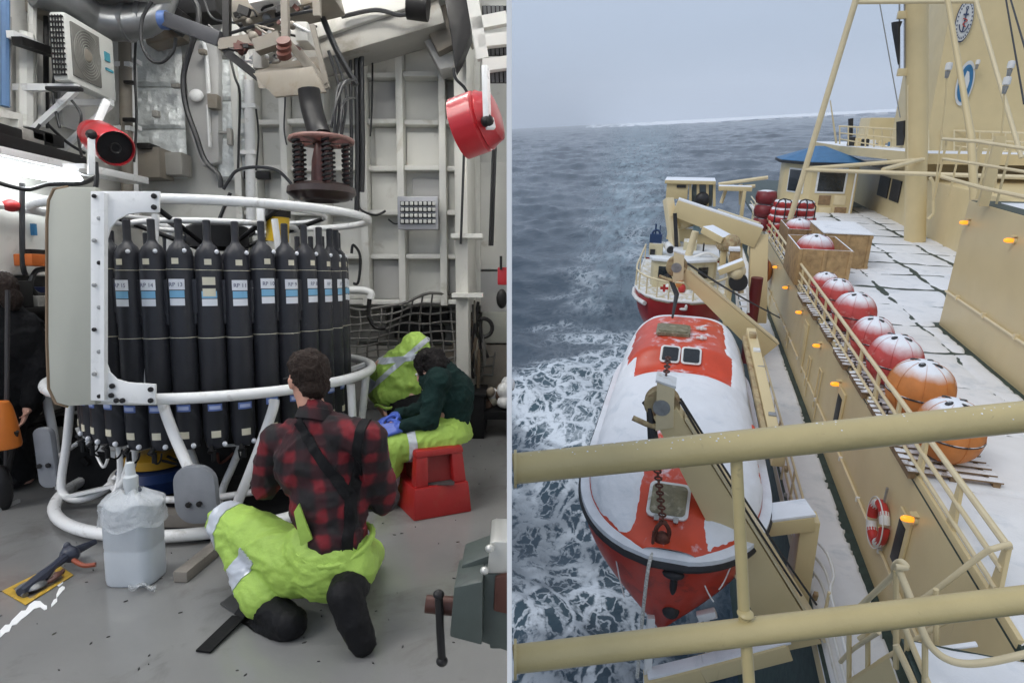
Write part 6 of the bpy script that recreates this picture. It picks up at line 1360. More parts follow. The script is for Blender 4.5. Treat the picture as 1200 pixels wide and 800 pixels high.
mb = MB(); mb.cyl(H(325, 283, y=4.1), H(326, 252, y=4.1), .072, n=16); yt = mb.build('transponder', mat('safety_yellow', (.72, .46, .01), .35), ros); mb = MB(); mb.cyl(H(326, 255, y=4.1), H(326, 246, y=4.1), .078, n=16); mb.build('cap', BLKM, yt)
hbx(301, 240, 309, 270, 4.0, .03, 'slotted_post', FRAMEW, ros)
iq = H(182, 545, y=4.25); mb = MB(); mb.lathe([(.12, .02), (.26, .03), (.28, .12), (.24, .17), (.12, .18)], (iq.x, iq.y, .01), 28); ins = mb.build('blue_instrument', mat('deep_blue', (.012, .035, .13), .4), ros)
mb = MB(); mb.lathe([(.13, .18), (.19, .19), (.19, .25), (.13, .27)], (iq.x, iq.y, .01), 24); mb.build('yellow_collar', mat('ochre', (.50, .28, .02), .4), ins)
for i in range(40):                                        # cables, brackets and fittings between the bottle ends
    px = rnd.uniform(95, 330); q = H(px, rnd.uniform(495, 540), y=4.1 + rnd.uniform(-.2, .6)); mb = MB(); s = rnd.uniform(.02, .05)
    if i % 2: mb.tube(curve([q, q + Vector((rnd.uniform(-.12, .12), .05, -.08)), q + Vector((rnd.uniform(-.2, .2), .1, rnd.uniform(-.1, .05)))], 5), .010, 6)
    else: mb.box(q, (s, s, s * 1.8), Matrix.Rotation(rnd.uniform(-.8, .8), 3, 'Y'))
    mb.build('under_fitting', rnd.choice([DBLK, DBLK, FRAMEW, BLKM, GALV, mat('dark_red_gear', (.10, .03, .02), .5)]), ros, bevel=0)
# flat black disc and weight below
mb = MB(); mb.lathe([(.86, .003), (.86, .018), (.84, .022), (.001, .022)], (C.x + .18, C.y - .10, 0), 48); single(mb, 'floor_disc', BLK, 'round flat black disc on the floor under the carousel', 'mat', HALL, (C.x + .28, C.y - .15, 0))
q = H(114, 548, y=4.35); mb = MB(); mb.lathe([(.05, -.03), (.20, -.03), (.21, 0), (.20, .03), (.05, .03)], (q.x, q.y, .17), 28, Matrix.Rotation(1.2, 3, 'X') @ Matrix.Rotation(.3, 3, 'Y')); single(mb, 'weight_disc', BLK, 'black rubber disc leaning under the left side of the carousel', 'disc', HALL, (q.x, q.y, 0))
tm = thing('timber_block', 'square timber bearer poking out from under the carousel', 'timber', HALL, H(220, 670, z=0))
a, b = H(211, 676, z=.03), H(255, 640, z=.03); mb = MB(); mb.beam(a, b, .07, .055); mb.build('bar', mat('grey_timber', (.20, .18, .155), .7, var=.2, bump=.2), tm, bevel=.004)
a, b = H(232, 617, z=.04), H(262, 616, z=.04); t2 = thing('timber_block', 'grey block lying across the front of the carousel base', 'timber', HALL, a); mb = MB(); mb.bx((H(172, 622, z=.03).x, 3.55, .0), (H(248, 622, z=.03).x, 3.68, .10)); mb.build('bar', mat('grey_timber', (.20, .18, .155), .7), t2, bevel=.004)
# ---- plastic jug with wrapped neck
JUG = mat('translucent_jug', (.62, .66, .70), .35, var=.05, vs=4, trans=.25, bump=.05, bs=12)
FILM = mat('crinkled_film', (.80, .83, .85), .12, var=.05, alpha=.42, bump=1, bs=34, spec=.8)
jc = H(143, 692, z=0); jc = Vector((jc.x, jc.y + .12, 0))
jug = thing('plastic_jug', 'white translucent plastic jug with film wrapped round its neck on the floor', 'jug', HALL, jc)
def sq_ring(w, d, r, z): return [jc + Vector((u, v, z)) for u, v in rrect(w, d, r, 5)]
jw = 61 / F * (jc.y - .1)
mb = MB(); mb.loft([sq_ring(jw * w_, jw * .8 * w_, .06 * w_, z) for w_, z in ((.90, 0), (.97, .008), (1, .03), (1, .17), (.985, .175), (.985, .19), (1, .195), (1, .36), (.98, .39), (.88, .415), (.6, .43), (.34, .44), (.20, .445), (.19, .45))]); mb.build('body', JUG, jug, ang=.5)
mb = MB()
def film(i, j):
    a = 6.2832 * i; z = .30 + .165 * j; base = (.56 if z < .40 else .56 - .40 * sst(.405, .47, z)) * jw
    rr_ = base * (1 + .06 * noise.fractal(Vector((math.cos(a) * 3, math.sin(a) * 3, z * 18)), 1, 2, 4)) + .012 + .02 * max(0, .3 - j)
    return jc + Vector((rr_ * math.cos(a) * 1.02, rr_ * math.sin(a) * .86, z + .012 * math.sin(a * 5)))
mb.grid(film, 64, 26); mb.build('film_wrap', FILM, jug, ang=.5)
mb = MB(); mb.lathe([(.028, .44), (.030, .47), (.034, .48), (.034, .53), (.024, .54), (.020, .60), (.001, .605)], jc, 16); mb.build('neck', mat('frosted_neck', (.72, .75, .76), .35, trans=.2), jug)
mb = MB(); mb.grid(lambda i, j: H(150 + 33 * i, 690 - 7 * j + 3 * math.sin(i * 9), z=.012 + .02 * abs(noise.noise(Vector((i * 9, j * 5, 2)))) + .02 * math.sin(j * 3.1)), 26, 6)
single(mb, 'film_scrap', FILM, 'crumpled clear film scrap at the foot of the jug', 'film', HALL, H(165, 688, z=0), ang=.4)
# ---- yellow lashing plate with turnbuckle
YEL = mat('worn_yellow', (.50, .31, .03), .55, var=.25, vs=12, dirt=((.22, .17, .09), .4, 16))
lpz = thing('lashing_point', 'yellow-edged floor lashing point with a dark turnbuckle lying in it', 'lashing point', HALL, H(44, 682, z=0))
cs = [H(x, y, z=.006) for x, y in ((2, 692), (66, 660), (86, 673), (30, 708))]; ctr = sum(cs, Vector()) / 4
mb = MB()
for i in range(4):
    a, b = cs[i], cs[(i + 1) % 4]; ai, bi = a.lerp(ctr, .28), b.lerp(ctr, .28); mb.prism([a, b, bi, ai], (0, 0, -.0035))
mb.build('painted_edge', YEL, lpz)
mb = MB(); mb.prism([c.lerp(ctr, .29) - Vector((0, 0, .002)) for c in cs], (0, 0, -.003)); mb.build('recess_plate', mat('rusty_plate', (.16, .13, .10), .6, var=.4, vs=14), lpz)
tb = thing('turnbuckle', 'dark blue-grey turnbuckle and hook running from the lashing point to the jug', 'turnbuckle', HALL, H(70, 660, z=.0))
pts = [H(24, 694, z=.03), H(50, 675, z=.04), H(62, 664, z=.05), H(82, 648, z=.06), H(112, 634, z=.07)]
mb = MB(); mb.tube(pts, [.022, .03, .018, .028, .014], 8); mb.build('screw_body', mat('blue_black', (.03, .035, .055), .4, var=.3), tb)
mb = MB(); mb.ell(H(82, 649, z=.06), (.05, .04, .045), 10, 8); mb.ell(H(79, 643, z=.07), (.025, .02, .04), 8, 6); mb.build('ratchet', mat('blue_black', (.03, .035, .055), .4), tb)
mb = MB(); mb.tube(curve([H(30, 697, z=.015), H(22, 690, z=.02), H(34, 683, z=.03), H(52, 676, z=.03)]), .014, 8); mb.ell(H(40, 686, z=.025), (.05, .06, .02), 10, 6); mb.build('hook', GALV, tb)
mb = MB(); mb.tube(curve([H(112, 661, z=.04), H(98, 662, z=.04), H(86, 656, z=.05)]), .012, 6); mb.build('red_rod', mat('red_rod', (.25, .05, .02), .5), tb)
for i in range(3):
    mb = MB(); mb.tube(curve([H(56 + i * 5, 682 - 4 * i, z=.02), H(66, 676 - 2 * i, z=.035), H(74, 668 + i, z=.03)]), .01, 6); mb.build('shackle', mat('dark_rust', (.10, .04, .03), .5), tb)
# ---- white tape scraps on the floor
TAPE = mat('white_tape', (.86, .86, .85), .6, var=.05)
def scrap(pts, label):
    mb = MB(); n = len(pts); up = []; dn = []
    for i, (x, y, w) in enumerate(pts): up.append(H(x, y - w, z=.004)); dn.append(H(x, y + w, z=.004))
    mb.prism(up + dn[::-1], (0, 0, -.0025)); single(mb, 'tape_scrap', TAPE, label, 'tape', HALL, H(pts[0][0], pts[0][1], z=0), 'white scraps on the hall floor', smooth=False)
scrap([(0, 742, 4), (6, 736, 4.5), (11, 735, 4), (14, 729, 3), (19, 726, 5), (25, 720, 5), (30, 718, 3.5), (34, 713, 5), (40, 708, 4.5), (47, 707, 3.5), (52, 711, 3), (55, 711, 2)], 'long ragged white tape streak on the floor below the lashing point')
scrap([(60, 709, 1.5), (63, 705, 3), (67, 702, 2)], 'small white tape flake right of the long streak'); scrap([(66, 698, 2), (69, 693, 4), (73, 689, 3), (76, 688, 1)], 'white tape flake nearest the yellow edge')
scrap([(65, 683, 1), (69, 684, 2.5), (74, 681, 1.5)], 'tiny white tape flake on the yellow edge')
# ---- cone and pole at far left
oc = thing('orange_bag', 'orange rubber cone-shaped bag at the far left edge', 'bag', HALL, H(5, 522, y=3.9))
q = H(3, 524, y=3.9); mb = MB(); mb.lathe([(.10, 0), (.105, .02), (.09, .15), (.07, .26), (.055, .30), (.001, .31)], q, 18); mb.build('shell', mat('orange_rubber', (.62, .17, .02), .5, var=.12), oc)
ps = thing('black_stand', 'black tripod stand with a steel foot at the far left', 'stand', HALL, H(10, 590, z=0))
mb = MB(); mb.tube([H(19, 505, y=3.9), H(8, 560, y=3.95), H(3, 585, y=3.95)], .016, 7); mb.build('strut', BLKM, ps); mb = MB(); mb.cyl(H(9, 340, y=4.0), H(7, 590, y=3.95), .014, n=8); mb.build('pole', mat('dark_pole', (.05, .045, .045), .5), ps)
mb = MB(); mb.ell(H(3, 572, y=3.9), (.06, .05, .16), 10, 8); mb.build('clutch', BLKM, ps); mb = MB(); mb.bx(H(-6, 600, z=.0), H(24, 588, z=.0) + Vector((0, 0, .02))); mb.build('foot', PANELG, ps)
# ---- red step stool
stl = thing('step_stool', 'red two-tier plastic step stool under the seated person', 'stool', HALL, (H(510, 600, z=0).x, 4.0, 0))
SRED = mat('stool_red', (.30, .010, .010), .42, var=.08, vs=4, bump=.05, bs=40, dirt=((.30, .03, .02), .2, 6))
P0 = H(485, 611, z=0); P1 = H(553, 599, z=0); P2 = P1 + Vector((-.10, .42, 0)); P3 = P0 + Vector((-.30, .33, 0)); P3 = H(458, 584, z=0)
P2 = P1 + (P3 - P0)
ct = (P0 + P1 + P2 + P3) / 4
def tier(s0, z0, s1, z1, nm, par=None, hole=False):
    r0 = [ct + (p - ct) * s0 + Vector((0, 0, z0)) for p in (P0, P1, P2, P3)]; r1 = [ct + (p - ct) * s1 + Vector((0, 0, z1)) for p in (P0, P1, P2, P3)]
    mb = MB(); mb.loft([r0, r1]); return mb.build(nm, SRED, par or stl, bevel=.012), r0, r1
tier(1, 0, .93, .20, 'lower_tier'); 
# upper tier: corner posts, top plate and recessed back
r0 = [ct + (p - ct) * .88 + Vector((0, 0, .20)) for p in (P0, P1, P2, P3)]; r1 = [ct + (p - ct) * .80 + Vector((0, 0, .40)) for p in (P0, P1, P2, P3)]
mb = MB(); mb.loft([[ct + (p - ct) * 1.07 for p in [q - Vector((0, 0, .0)) for q in []]] or [Vector((p.x, p.y, .385)) for p in [ct + (q - ct) * .83 for q in (P0, P1, P2, P3)]], [Vector((p.x, p.y, .43)) for p in [ct + (q - ct) * .80 for q in (P0, P1, P2, P3)]]]); mb.build('top_plate', SRED, stl, bevel=.014)
for i in range(4):
    mb = MB(); a0, a1 = r0[i], r1[i]; nb = r0[(i + 1) % 4]; nbp = r0[i - 1]; d1 = (nb - a0).normalized(); d2 = (nbp - a0).normalized(); w = .085
    mb.loft([[a0, a0 + d1 * w, a0 + (d1 + d2) * w, a0 + d2 * w], [a1 - Vector((0, 0, .012)), a1 + d1 * w * .9 - Vector((0, 0, .012)), a1 + (d1 + d2) * w * .9 - Vector((0, 0, .012)), a1 + d2 * w * .9 - Vector((0, 0, .012))]]); mb.build('corner_post', SRED, stl, bevel=.012)
mb = MB(); mb.loft([[ct + (p - ct) * .66 + Vector((0, 0, .20)) for p in (P0, P1, P2, P3)], [ct + (p - ct) * .56 + Vector((0, 0, .387)) for p in (P0, P1, P2, P3)]]); mb.build('inner_core', mat('stool_red_dark', (.24, .008, .008), .5), stl)
mb = MB(); mb.box(ct + (P0 - ct) * .35 + (P1 - ct) * .35 + Vector((0, 0, .204)), (.2, .1, .006)); mb.build('tread_pad', mat('tread_grey', (.05, .045, .045), .7), stl)
# ---- crates, net and stowage at the back right
cr1 = thing('black_crate', 'black plastic crate on the floor behind the seated person', 'crate', HALL, H(545, 515, z=0))
a = H(540, 514, z=0); b = H(566, 490, z=0)
for x0_, y0_, x1_, y1_ in ((a.x - .05, a.y, a.x + .22, a.y + .02), (a.x + .20, a.y + .022, a.x + .22, a.y + .5), (a.x - .05, a.y + .022, a.x - .03, a.y + .5), (a.x - .05, a.y + .502, a.x + .22, a.y + .52)):
    mb = MB(); mb.bx((x0_, y0_, 0), (x1_, y1_, .42)); mb.build('side', BLK, cr1, bevel=.006)
mb = MB(); mb.bx((a.x - .07, a.y - .02, .40), (a.x + .24, a.y + .54, .43)); mb.build('rim', BLK, cr1, bevel=.01)
for i in range(6):
    mb = MB(); mb.bx((a.x + .222, a.y + .05 + .075 * i, .05), (a.x + .232, a.y + .08 + .075 * i, .36)); mb.build('rib', BLK, cr1)
cr2 = thing('dark_boxes', 'dark stowage boxes in the recess behind the net', 'boxes', HALL, (-1.2, 6.8, 0))
for px0_, py0_, px1_, py1_, m in ((458, 361, 490, 376, BLKM), (494, 361, 525, 378, BLKM), (462, 380, 492, 396, BLKM), (496, 382, 520, 400, BLKM), (412, 362, 452, 400, WALLD), (410, 405, 470, 470, WALLD), (475, 405, 530, 470, TANS), (530, 380, 555, 470, TANS)):
    hbx(px0_, py0_, px1_, py1_, 6.85, .15, 'box', m, cr2)
net = thing('cargo_net', 'dark rope cargo net slung across the recess under the back wall', 'net', HALL, H(480, 440, y=6.3))
NETM = mat('net_rope', (.13, .125, .115), .7, var=.3)
def npt(i, j): # i across 0..1, j down 0..1
    x = 408 + 172 * i; top = 360 - 20 * i + 10 * math.sin(i * 7) * .3; y = top + (440 - top) * j + 2.5 * math.sin(i * 9 + j * 4) + 1.5 * math.sin(i * 21 + j * 9); x += 2.5 * math.sin(j * 6 + i * 5)
    return H(x, y, y=6.3 - .12 * math.sin(i * 5 + j * 3))
for k in range(15):
    i = k / 14; mb = MB(); mb.tube([npt(i, j / 12) for j in range(13)], .010, 5); mb.build('strand', NETM, net)
for k in range(10):
    j = k / 9; mb = MB(); mb.tube([npt(i / 20, j) for i in range(21)], .011 if k else .016, 5); mb.build('strand', NETM, net)
hg = thing('hanging_tackle', 'tangle of dark ropes and tackle hung beside the net', 'tackle', HALL, H(558, 450, y=6.0))
for i in range(22):
    x = rnd.uniform(545, 566); y0_ = rnd.uniform(352, 385); L_ = rnd.uniform(35, 80); mb = MB(); mb.tube(curve([H(x, y0_, y=6.0), H(x + rnd.uniform(-6, 6), y0_ + L_ * .5, y=5.95), H(x + rnd.uniform(-8, 8), y0_ + L_, y=6.0)], 5), rnd.choice([.010, .016]), 6); mb.build('rope', rnd.choice([NETM, BLKM, TANS, mat('brown_rope', (.12, .085, .055), .7)]), hg)
mb = MB(); mb.tube(arc(H(566, 384, y=5.9), .09, -1.5, 1.8, 10), .02, 8); mb.build('hook', BLKM, hg)
pil_ = thing('gear_pile', 'pile of pale and brown gear on a black tray by the bulkhead', 'gear', HALL, H(578, 485, y=5.6))
hbx(562, 482, 599, 492, 5.7, .4, 'tray', BLK, pil_)
for i in range(14):
    q = H(rnd.uniform(567, 596), rnd.uniform(450, 482), y=5.8 + rnd.uniform(-.05, .2)); s = rnd.uniform(.04, .075); mb = MB(); mb.ell(q, (s * 1.2, s, s), 9, 6, Matrix.Rotation(rnd.uniform(0, 3), 3, 'Y')); mb.build('item', rnd.choice([FRAMEW, TANS, mat('brown_cloth', (.10, .055, .035), .8), LABC, FRAMEW]), pil_)
ext = thing('fire_extinguisher', 'small red tag and black nozzle hanging on the right wall', 'extinguisher', HALL, H(588, 340, y=5.6)); hbx(583, 313, 595, 334, 5.6, .05, 'red_sign', HRED, ext); 
mb = MB(); mb.tube([H(587, 300, y=5.58), H(587, 316, y=5.58)], .012, 6); mb.build('hanger', BLKM, ext); mb = MB(); mb.ell(H(588, 350, y=5.6), (.05, .05, .09)); mb.build('nozzle', BLKM, ext)
for k, s_ in enumerate(('FIRE', 'HOSE')): pass
ob_ = thing('white_pipe_arm', 'short white pipe elbow sticking out right of the bottles', 'pipe', HALL, H(425, 345, y=5.6)); mb = MB(); mb.tube(curve([H(408, 340, y=5.6), H(424, 340, y=5.6), H(434, 343, y=5.6), H(434, 350, y=5.6)]), .035, 10); mb.build('pipe_run', FRAMEW, ob_)
mb = MB(); mb.tube(curve([H(433, 350, y=5.6), H(432, 370, y=5.6), H(440, 383, y=5.6), H(452, 384, y=5.6)]), .02, 8); mb.build('drain_hose', BLKM, ob_)
# ---- bench vise at the lower right
VIS = mat('vise_green', (.060, .075, .068), .42, var=.15, vs=7, dirt=((.03, .03, .03), .2, 9)); VB = mat('vise_brown', (.09, .035, .025), .4, metal=.3, var=.3); VS = mat('vise_steel', (.5, .5, .47), .35, metal=.5, var=.1)
vs_ = thing('bench_vise', 'grey-green bench vise with hanging screw handle at the right edge', 'vise', HALL, H(570, 760, y=1.55))
def vp(poly, y, d, nm, m, par=vs_, bevel=.006): mb = MB(); mb.prism([H(a, b, y=y) for a, b in poly], (0, d, 0)); return mb.build(nm, m, par, bevel=bevel)
vp([(532, 688), (566, 681), (565, 756), (527, 746)], 1.50, .16, 'front_jaw', VIS)
vp([(567, 672), (597, 672), (597, 764), (564, 752)], 1.54, .22, 'body', VIS)
vp([(574, 636), (580, 634), (598, 635), (598, 672), (571, 672)], 1.54, .16, 'jaw_top', VS)
vp([(541, 662), (574, 650), (574, 676), (538, 682)], 1.60, .14, 'slide', VIS)
vp([(580, 676), (597, 672), (597, 720), (578, 716)], 1.53, .02, 'side_plate', VB)
mb = MB(); mb.tube([H(499, 707, y=1.58), H(534, 710, y=1.58)], [.024, .026], 14); mb.build('screw', VB, vs_)
mb = MB(); mb.tube([H(514, 694, y=1.54), H(516, 740, y=1.54), H(518, 773, y=1.54)], .011, 10); h_ = mb.build('handle', BLKM, vs_); mb = MB(); mb.ell(H(518, 774, y=1.54), (.016, .016, .014)); mb.build('handle_knob', BLKM, h_); mb = MB(); mb.ell(H(514, 696, y=1.53), (.015, .015, .012)); mb.build('handle_knob', BLKM, h_)
for x, y in ((568, 668), (574, 642)):
    mb = MB(); mb.ell(H(x, y, y=1.52), (.012, .012, .010)); mb.build('bolt', VS, vs_)
mb = MB(); mb.bx((-.06, 1.56, H(590, 750, y=1.6).z), (-.009, 1.74, H(590, 680, y=1.6).z)); mb.build('mounting_plate', VIS, vs_, bevel=.006)
# ---- black strap and dark mat beside the man
mb = MB(); mb.prism([H(x, y, z=.05 - .04 * k) for k, (x, y) in enumerate(((291, 700), (300, 703), (244, 766), (232, 760)))], (0, 0, .006)); 
mb2 = MB(); pa = [H(296, 701, z=.07), H(280, 722, z=.02), H(238, 763, z=.008)]; mb2.beam(pa[0], pa[1], .065, .008); mb2.beam(pa[1], pa[2], .065, .008); single(mb2, 'black_strap', BLK, 'flat black strap lying on the floor beside the crouching person', 'strap', HALL, pa[2])
mb = MB(); mb.prism([H(x, y, z=.012) for x, y in ((258, 706), (283, 688), (300, 700), (275, 717))], (0, 0, -.01)); single(mb, 'floor_plate', mat('dark_plate', (.05, .05, .05), .5), 'small dark plate on the floor behind the strap', 'plate', HALL, H(280, 700, z=0))

mb = MB()
for i in range(220):                                        # grit and paint flakes on the hall floor
    x, y = rnd.uniform(-2.6, -.15), rnd.uniform(1.7, 5.5); s_ = rnd.uniform(.002, .006); a = rnd.uniform(0, 3.1)
    d = Vector((math.cos(a), math.sin(a), 0)); e_ = Vector((-d.y, d.x, 0)); c = Vector((x, y, .0045))
    mb.prism([c - d * s_ * 2, c - e_ * s_ * .6, c + d * s_ * 1.6, c + e_ * s_ * .8], (0, 0, -.004))
o = mb.build('floor_grit', mat('grit', (.05, .048, .045), .8, var=.4), None, HALL, smooth=False, kind='stuff')
# ================================================================ PEOPLE
def capsule(mb, a, b, r0, r1, n=14):
    a = Vector(a); b = Vector(b); d = b - a; L_ = d.length
    rot = Vector((0, 0, 1)).rotation_difference(d).to_matrix() if L_ > 1e-6 else Matrix.Identity(3)
    prof = [(.0005, -r0)] + [(r0 * math.cos(t), r0 * math.sin(t)) for t in [-math.pi / 2 + math.pi / 2 * i / 5 for i in range(1, 6)]] + [(r1 * math.cos(t), L_ + r1 * math.sin(t)) for t in [math.pi / 2 * i / 5 for i in range(5)]] + [(.0005, L_ + r1)]
    mb.lathe(prof, a, n, rot)
def chain_cap(mb, pts, rs):
    for i in range(len(pts) - 1): capsule(mb, pts[i], pts[i + 1], rs[i], rs[i + 1])
def organic(mb, vox, smooth=6, wrinkle=0, wscale=(10, 10, 10), seed=0, fine=0):
    me = bpy.data.meshes.new('raw'); me.from_pydata([tuple(p) for p in mb.v], [], mb.f)
    bm = bmesh.new(); bm.from_mesh(me); bmesh.ops.remove_doubles(bm, verts=bm.verts, dist=1e-5); bmesh.ops.recalc_face_normals(bm, faces=bm.faces); bm.to_mesh(me); bm.free()
    o = bpy.data.objects.new('raw', me); COL.objects.link(o)
    m = o.modifiers.new('r', 'REMESH'); m.mode = 'VOXEL'; m.voxel_size = vox; m.adaptivity = 0
    s = o.modifiers.new('s', 'SMOOTH'); s.factor = .5; s.iterations = smooth
    dg = bpy.context.evaluated_depsgraph_get(); out_ = bpy.data.meshes.new_from_object(o.evaluated_get(dg))
    bpy.data.objects.remove(o); bpy.data.meshes.remove(me)
    if wrinkle:
        n = len(out_.vertices); co = np.empty(n * 3); out_.vertices.foreach_get('co', co); co = co.reshape(-1, 3)
        no = np.array([v.normal[:] for v in out_.vertices])
        for i in range(n):
            p = Vector((co[i][0] * wscale[0] + seed, co[i][1] * wscale[1], co[i][2] * wscale[2]))
            w_ = noise.noise_vector(p * .6) * .45
            h = (1 - min(1, abs(noise.noise(p + w_)) * 2.6)) ** 1.6; h3 = (1 - min(1, abs(noise.noise((p + w_) * 2.3 + Vector((7, 3, 1)))) * 2.4)) ** 1.6; h2 = noise.noise(p * .45)
            co[i] += no[i] * wrinkle * (h * .75 + h3 * .36 + h2 * .7 - .5)
        out_.vertices.foreach_set('co', co.ravel()); out_.update()
    return out_
def attach(me, name, m, par, label=None):
    me.transform(LOCAL[par.name].inverted()); me.name = name
    return link(me, name, m, par, ang=3.1, label=label)
def band_of(me, planes, pred, off, name, m, par):           # a clean-edged strip of a garment lifted off it: tape, braces
    bm = bmesh.new(); bm.from_mesh(me)
    for co, no in planes: bmesh.ops.bisect_plane(bm, geom=bm.verts[:] + bm.edges[:] + bm.faces[:], plane_co=co, plane_no=no, clear_outer=True)
    bmesh.ops.delete(bm, geom=[f for f in bm.faces if not pred(f.calc_center_median())], context='FACES')
    bm.normal_update(); bm.verts.ensure_lookup_table(); bm.verts.index_update()
    V_ = [v.co + v.normal * off for v in bm.verts]; F_ = [tuple(v.index for v in f.verts) for f in bm.faces]; low = {}
    for e_ in bm.edges:
        if len(e_.link_faces) == 1:
            q = [v.index for v in e_.verts]
            for k in q:
                if k not in low: low[k] = len(V_); V_.append(bm.verts[k].co - bm.verts[k].normal * .004)
            F_.append((q[0], q[1], low[q[1]], low[q[0]]))
    bm.free()
    if not F_: return None
    mb = MB(); mb.v = [LOCAL[par.name] @ v for v in V_]; mb.f = F_
    return mb.build(name, m, par, ang=1.2)
def seg_band(root, a, b, t0, t1, r):                        # planes across a limb and a test that keeps to that limb
    iv = LOCAL[root.name].inverted(); a = iv @ Vector(a); b = iv @ Vector(b); d = b - a; n = d.normalized()
    def near_(c): t = (c - a).dot(d) / d.length_squared; return ((c - a) - d * t).length < r
    return [(a + d * t1, n), (a + d * t0, -n)], near_
HIVIS = mat('hivis_yellow', (.33, .50, .085), .6, var=.10, vs=7, bump=.35, bs=26, dirt=((.27, .41, .06), .35, 6))
REFL = mat('reflective_tape', (.52, .55, .60), .3, var=.1, metal=.2); SKIN = mat('skin', (.52, .27, .19), .5, var=.08, vs=12); SKINP = mat('skin_pale', (.58, .33, .25), .5, var=.08, vs=12)
BOOT = mat('boot_black', (.006, .006, .007), .6, spec=.2, var=.3, bump=.25, bs=30); HAIRM = mat('brown_hair', (.026, .016, .012), .6, spec=.2, var=.35, vs=40, bump=.8, bs=90); HAIRB = mat('black_hair', (.008, .006, .006), .6, spec=.2, var=.4, vs=30, bump=.9, bs=60)
GREENS = mat('dark_green_fleece', (.006, .021, .019), .9, spec=.2, var=.25, vs=9, bump=.3, bs=60); BLUEG = mat('blue_nitrile', (.05, .10, .42), .35, var=.12, vs=9); BLACKC = mat('black_cloth', (.006, .006, .007), .85, spec=.15, var=.3, vs=8, bump=.3, bs=40)
def plaid():
    m = bpy.data.materials.new('red_black_plaid'); m.use_nodes = True; t = m.node_tree; N, L = t.nodes, t.links; b = N['Principled BSDF']
    tc_ = N.new('ShaderNodeTexCoord'); ns = N.new('ShaderNodeTexNoise'); ns.inputs['Scale'].default_value = 5; L.new(tc_.outputs['Object'], ns.inputs['Vector'])
    va = N.new('ShaderNodeVectorMath'); va.operation = 'MULTIPLY_ADD'; L.new(ns.outputs['Color'], va.inputs[0]); va.inputs[1].default_value = (.10, .10, .10); L.new(tc_.outputs['Object'], va.inputs[2])
    sp = N.new('ShaderNodeSeparateXYZ'); L.new(va.outputs[0], sp.inputs[0])
    def ma(op, a, c=0.):
        n = N.new('ShaderNodeMath'); n.operation = op
        for s, v in ((n.inputs[0], a), (n.inputs[1], c)):
            if isinstance(v, (int, float)): s.default_value = v
            else: L.new(v, s)
        return n.outputs[0]
    def stripe(x, k, ph):
        s = ma('SINE', ma('ADD', ma('MULTIPLY', x, k), ph)); r = N.new('ShaderNodeMapRange'); r.interpolation_type = 'SMOOTHSTEP'; L.new(s, r.inputs['Value']); r.inputs['From Min'].default_value = -.55; r.inputs['From Max'].default_value = .7; return r.outputs[0]
    hx = ma('ADD', ma('MULTIPLY', sp.outputs[0], .95), ma('MULTIPLY', sp.outputs[1], .55))
    a = stripe(hx, 58, .6); c = stripe(sp.outputs[2], 55, 1.0); thin = stripe(hx, 232, 0)
    f = ma('ADD', ma('MULTIPLY', a, .5), ma('MULTIPLY', c, .5))
    r = N.new('ShaderNodeValToRGB'); e_ = r.color_ramp.elements; e_[0].color = (.010, .008, .010, 1); e_[1].color = (.21, .010, .018, 1); q = e_.new(.5); q.color = (.038, .006, .010, 1); L.new(f, r.inputs[0])
    mxn = N.new('ShaderNodeMix'); mxn.data_type = 'RGBA'; mxn.blend_type = 'MULTIPLY'; n2 = N.new('ShaderNodeTexNoise'); n2.inputs['Scale'].default_value = 60; L.new(tc_.outputs['Object'], n2.inputs['Vector']); mxn.inputs['Factor'].default_value = .5; L.new(r.outputs[0], mxn.inputs['A']); L.new(n2.outputs['Color'], mxn.inputs['B'])
    L.new(mxn.outputs['Result'], b.inputs['Base Color']); b.inputs['Roughness'].default_value = .85
    bp = N.new('ShaderNodeBump'); bp.inputs['Strength'].default_value = .3; L.new(n2.outputs['Fac'], bp.inputs['Height']); L.new(bp.outputs[0], b.inputs['Normal']); return m
PLAID = plaid()
def head_caps(mb, c, f, s=1.0):                             # skull, jaw, nose and ears; f is where the face points
    f = Vector(f).normalized(); side = f.cross(Vector((0, 0, 1))).normalized(); up = side.cross(f).normalized()
    M_ = Matrix((side, f, up)).transposed()
    P_ = lambda x, y, z: c + M_ @ Vector((x * s, y * s, z * s))
    mb.ell(P_(0, -.012, .02), (.076 * s, .096 * s, .105 * s), 16, 12, M_); mb.ell(P_(0, .022, -.05), (.060 * s, .072 * s, .075 * s), 14, 10, M_)
    capsule(mb, P_(0, .05, -.095), P_(0, .062, -.09), .026 * s, .024 * s); capsule(mb, P_(0, .090, .01), P_(0, .108, -.028), .010 * s, .015 * s)
    capsule(mb, P_(-.012, .094, -.064), P_(.012, .094, -.064), .008 * s, .008 * s)
    for x in (-1, 1): mb.ell(P_(x * .080, -.005, -.012), (.010 * s, .020 * s, .032 * s), 8, 8, M_)
    return P_, M_
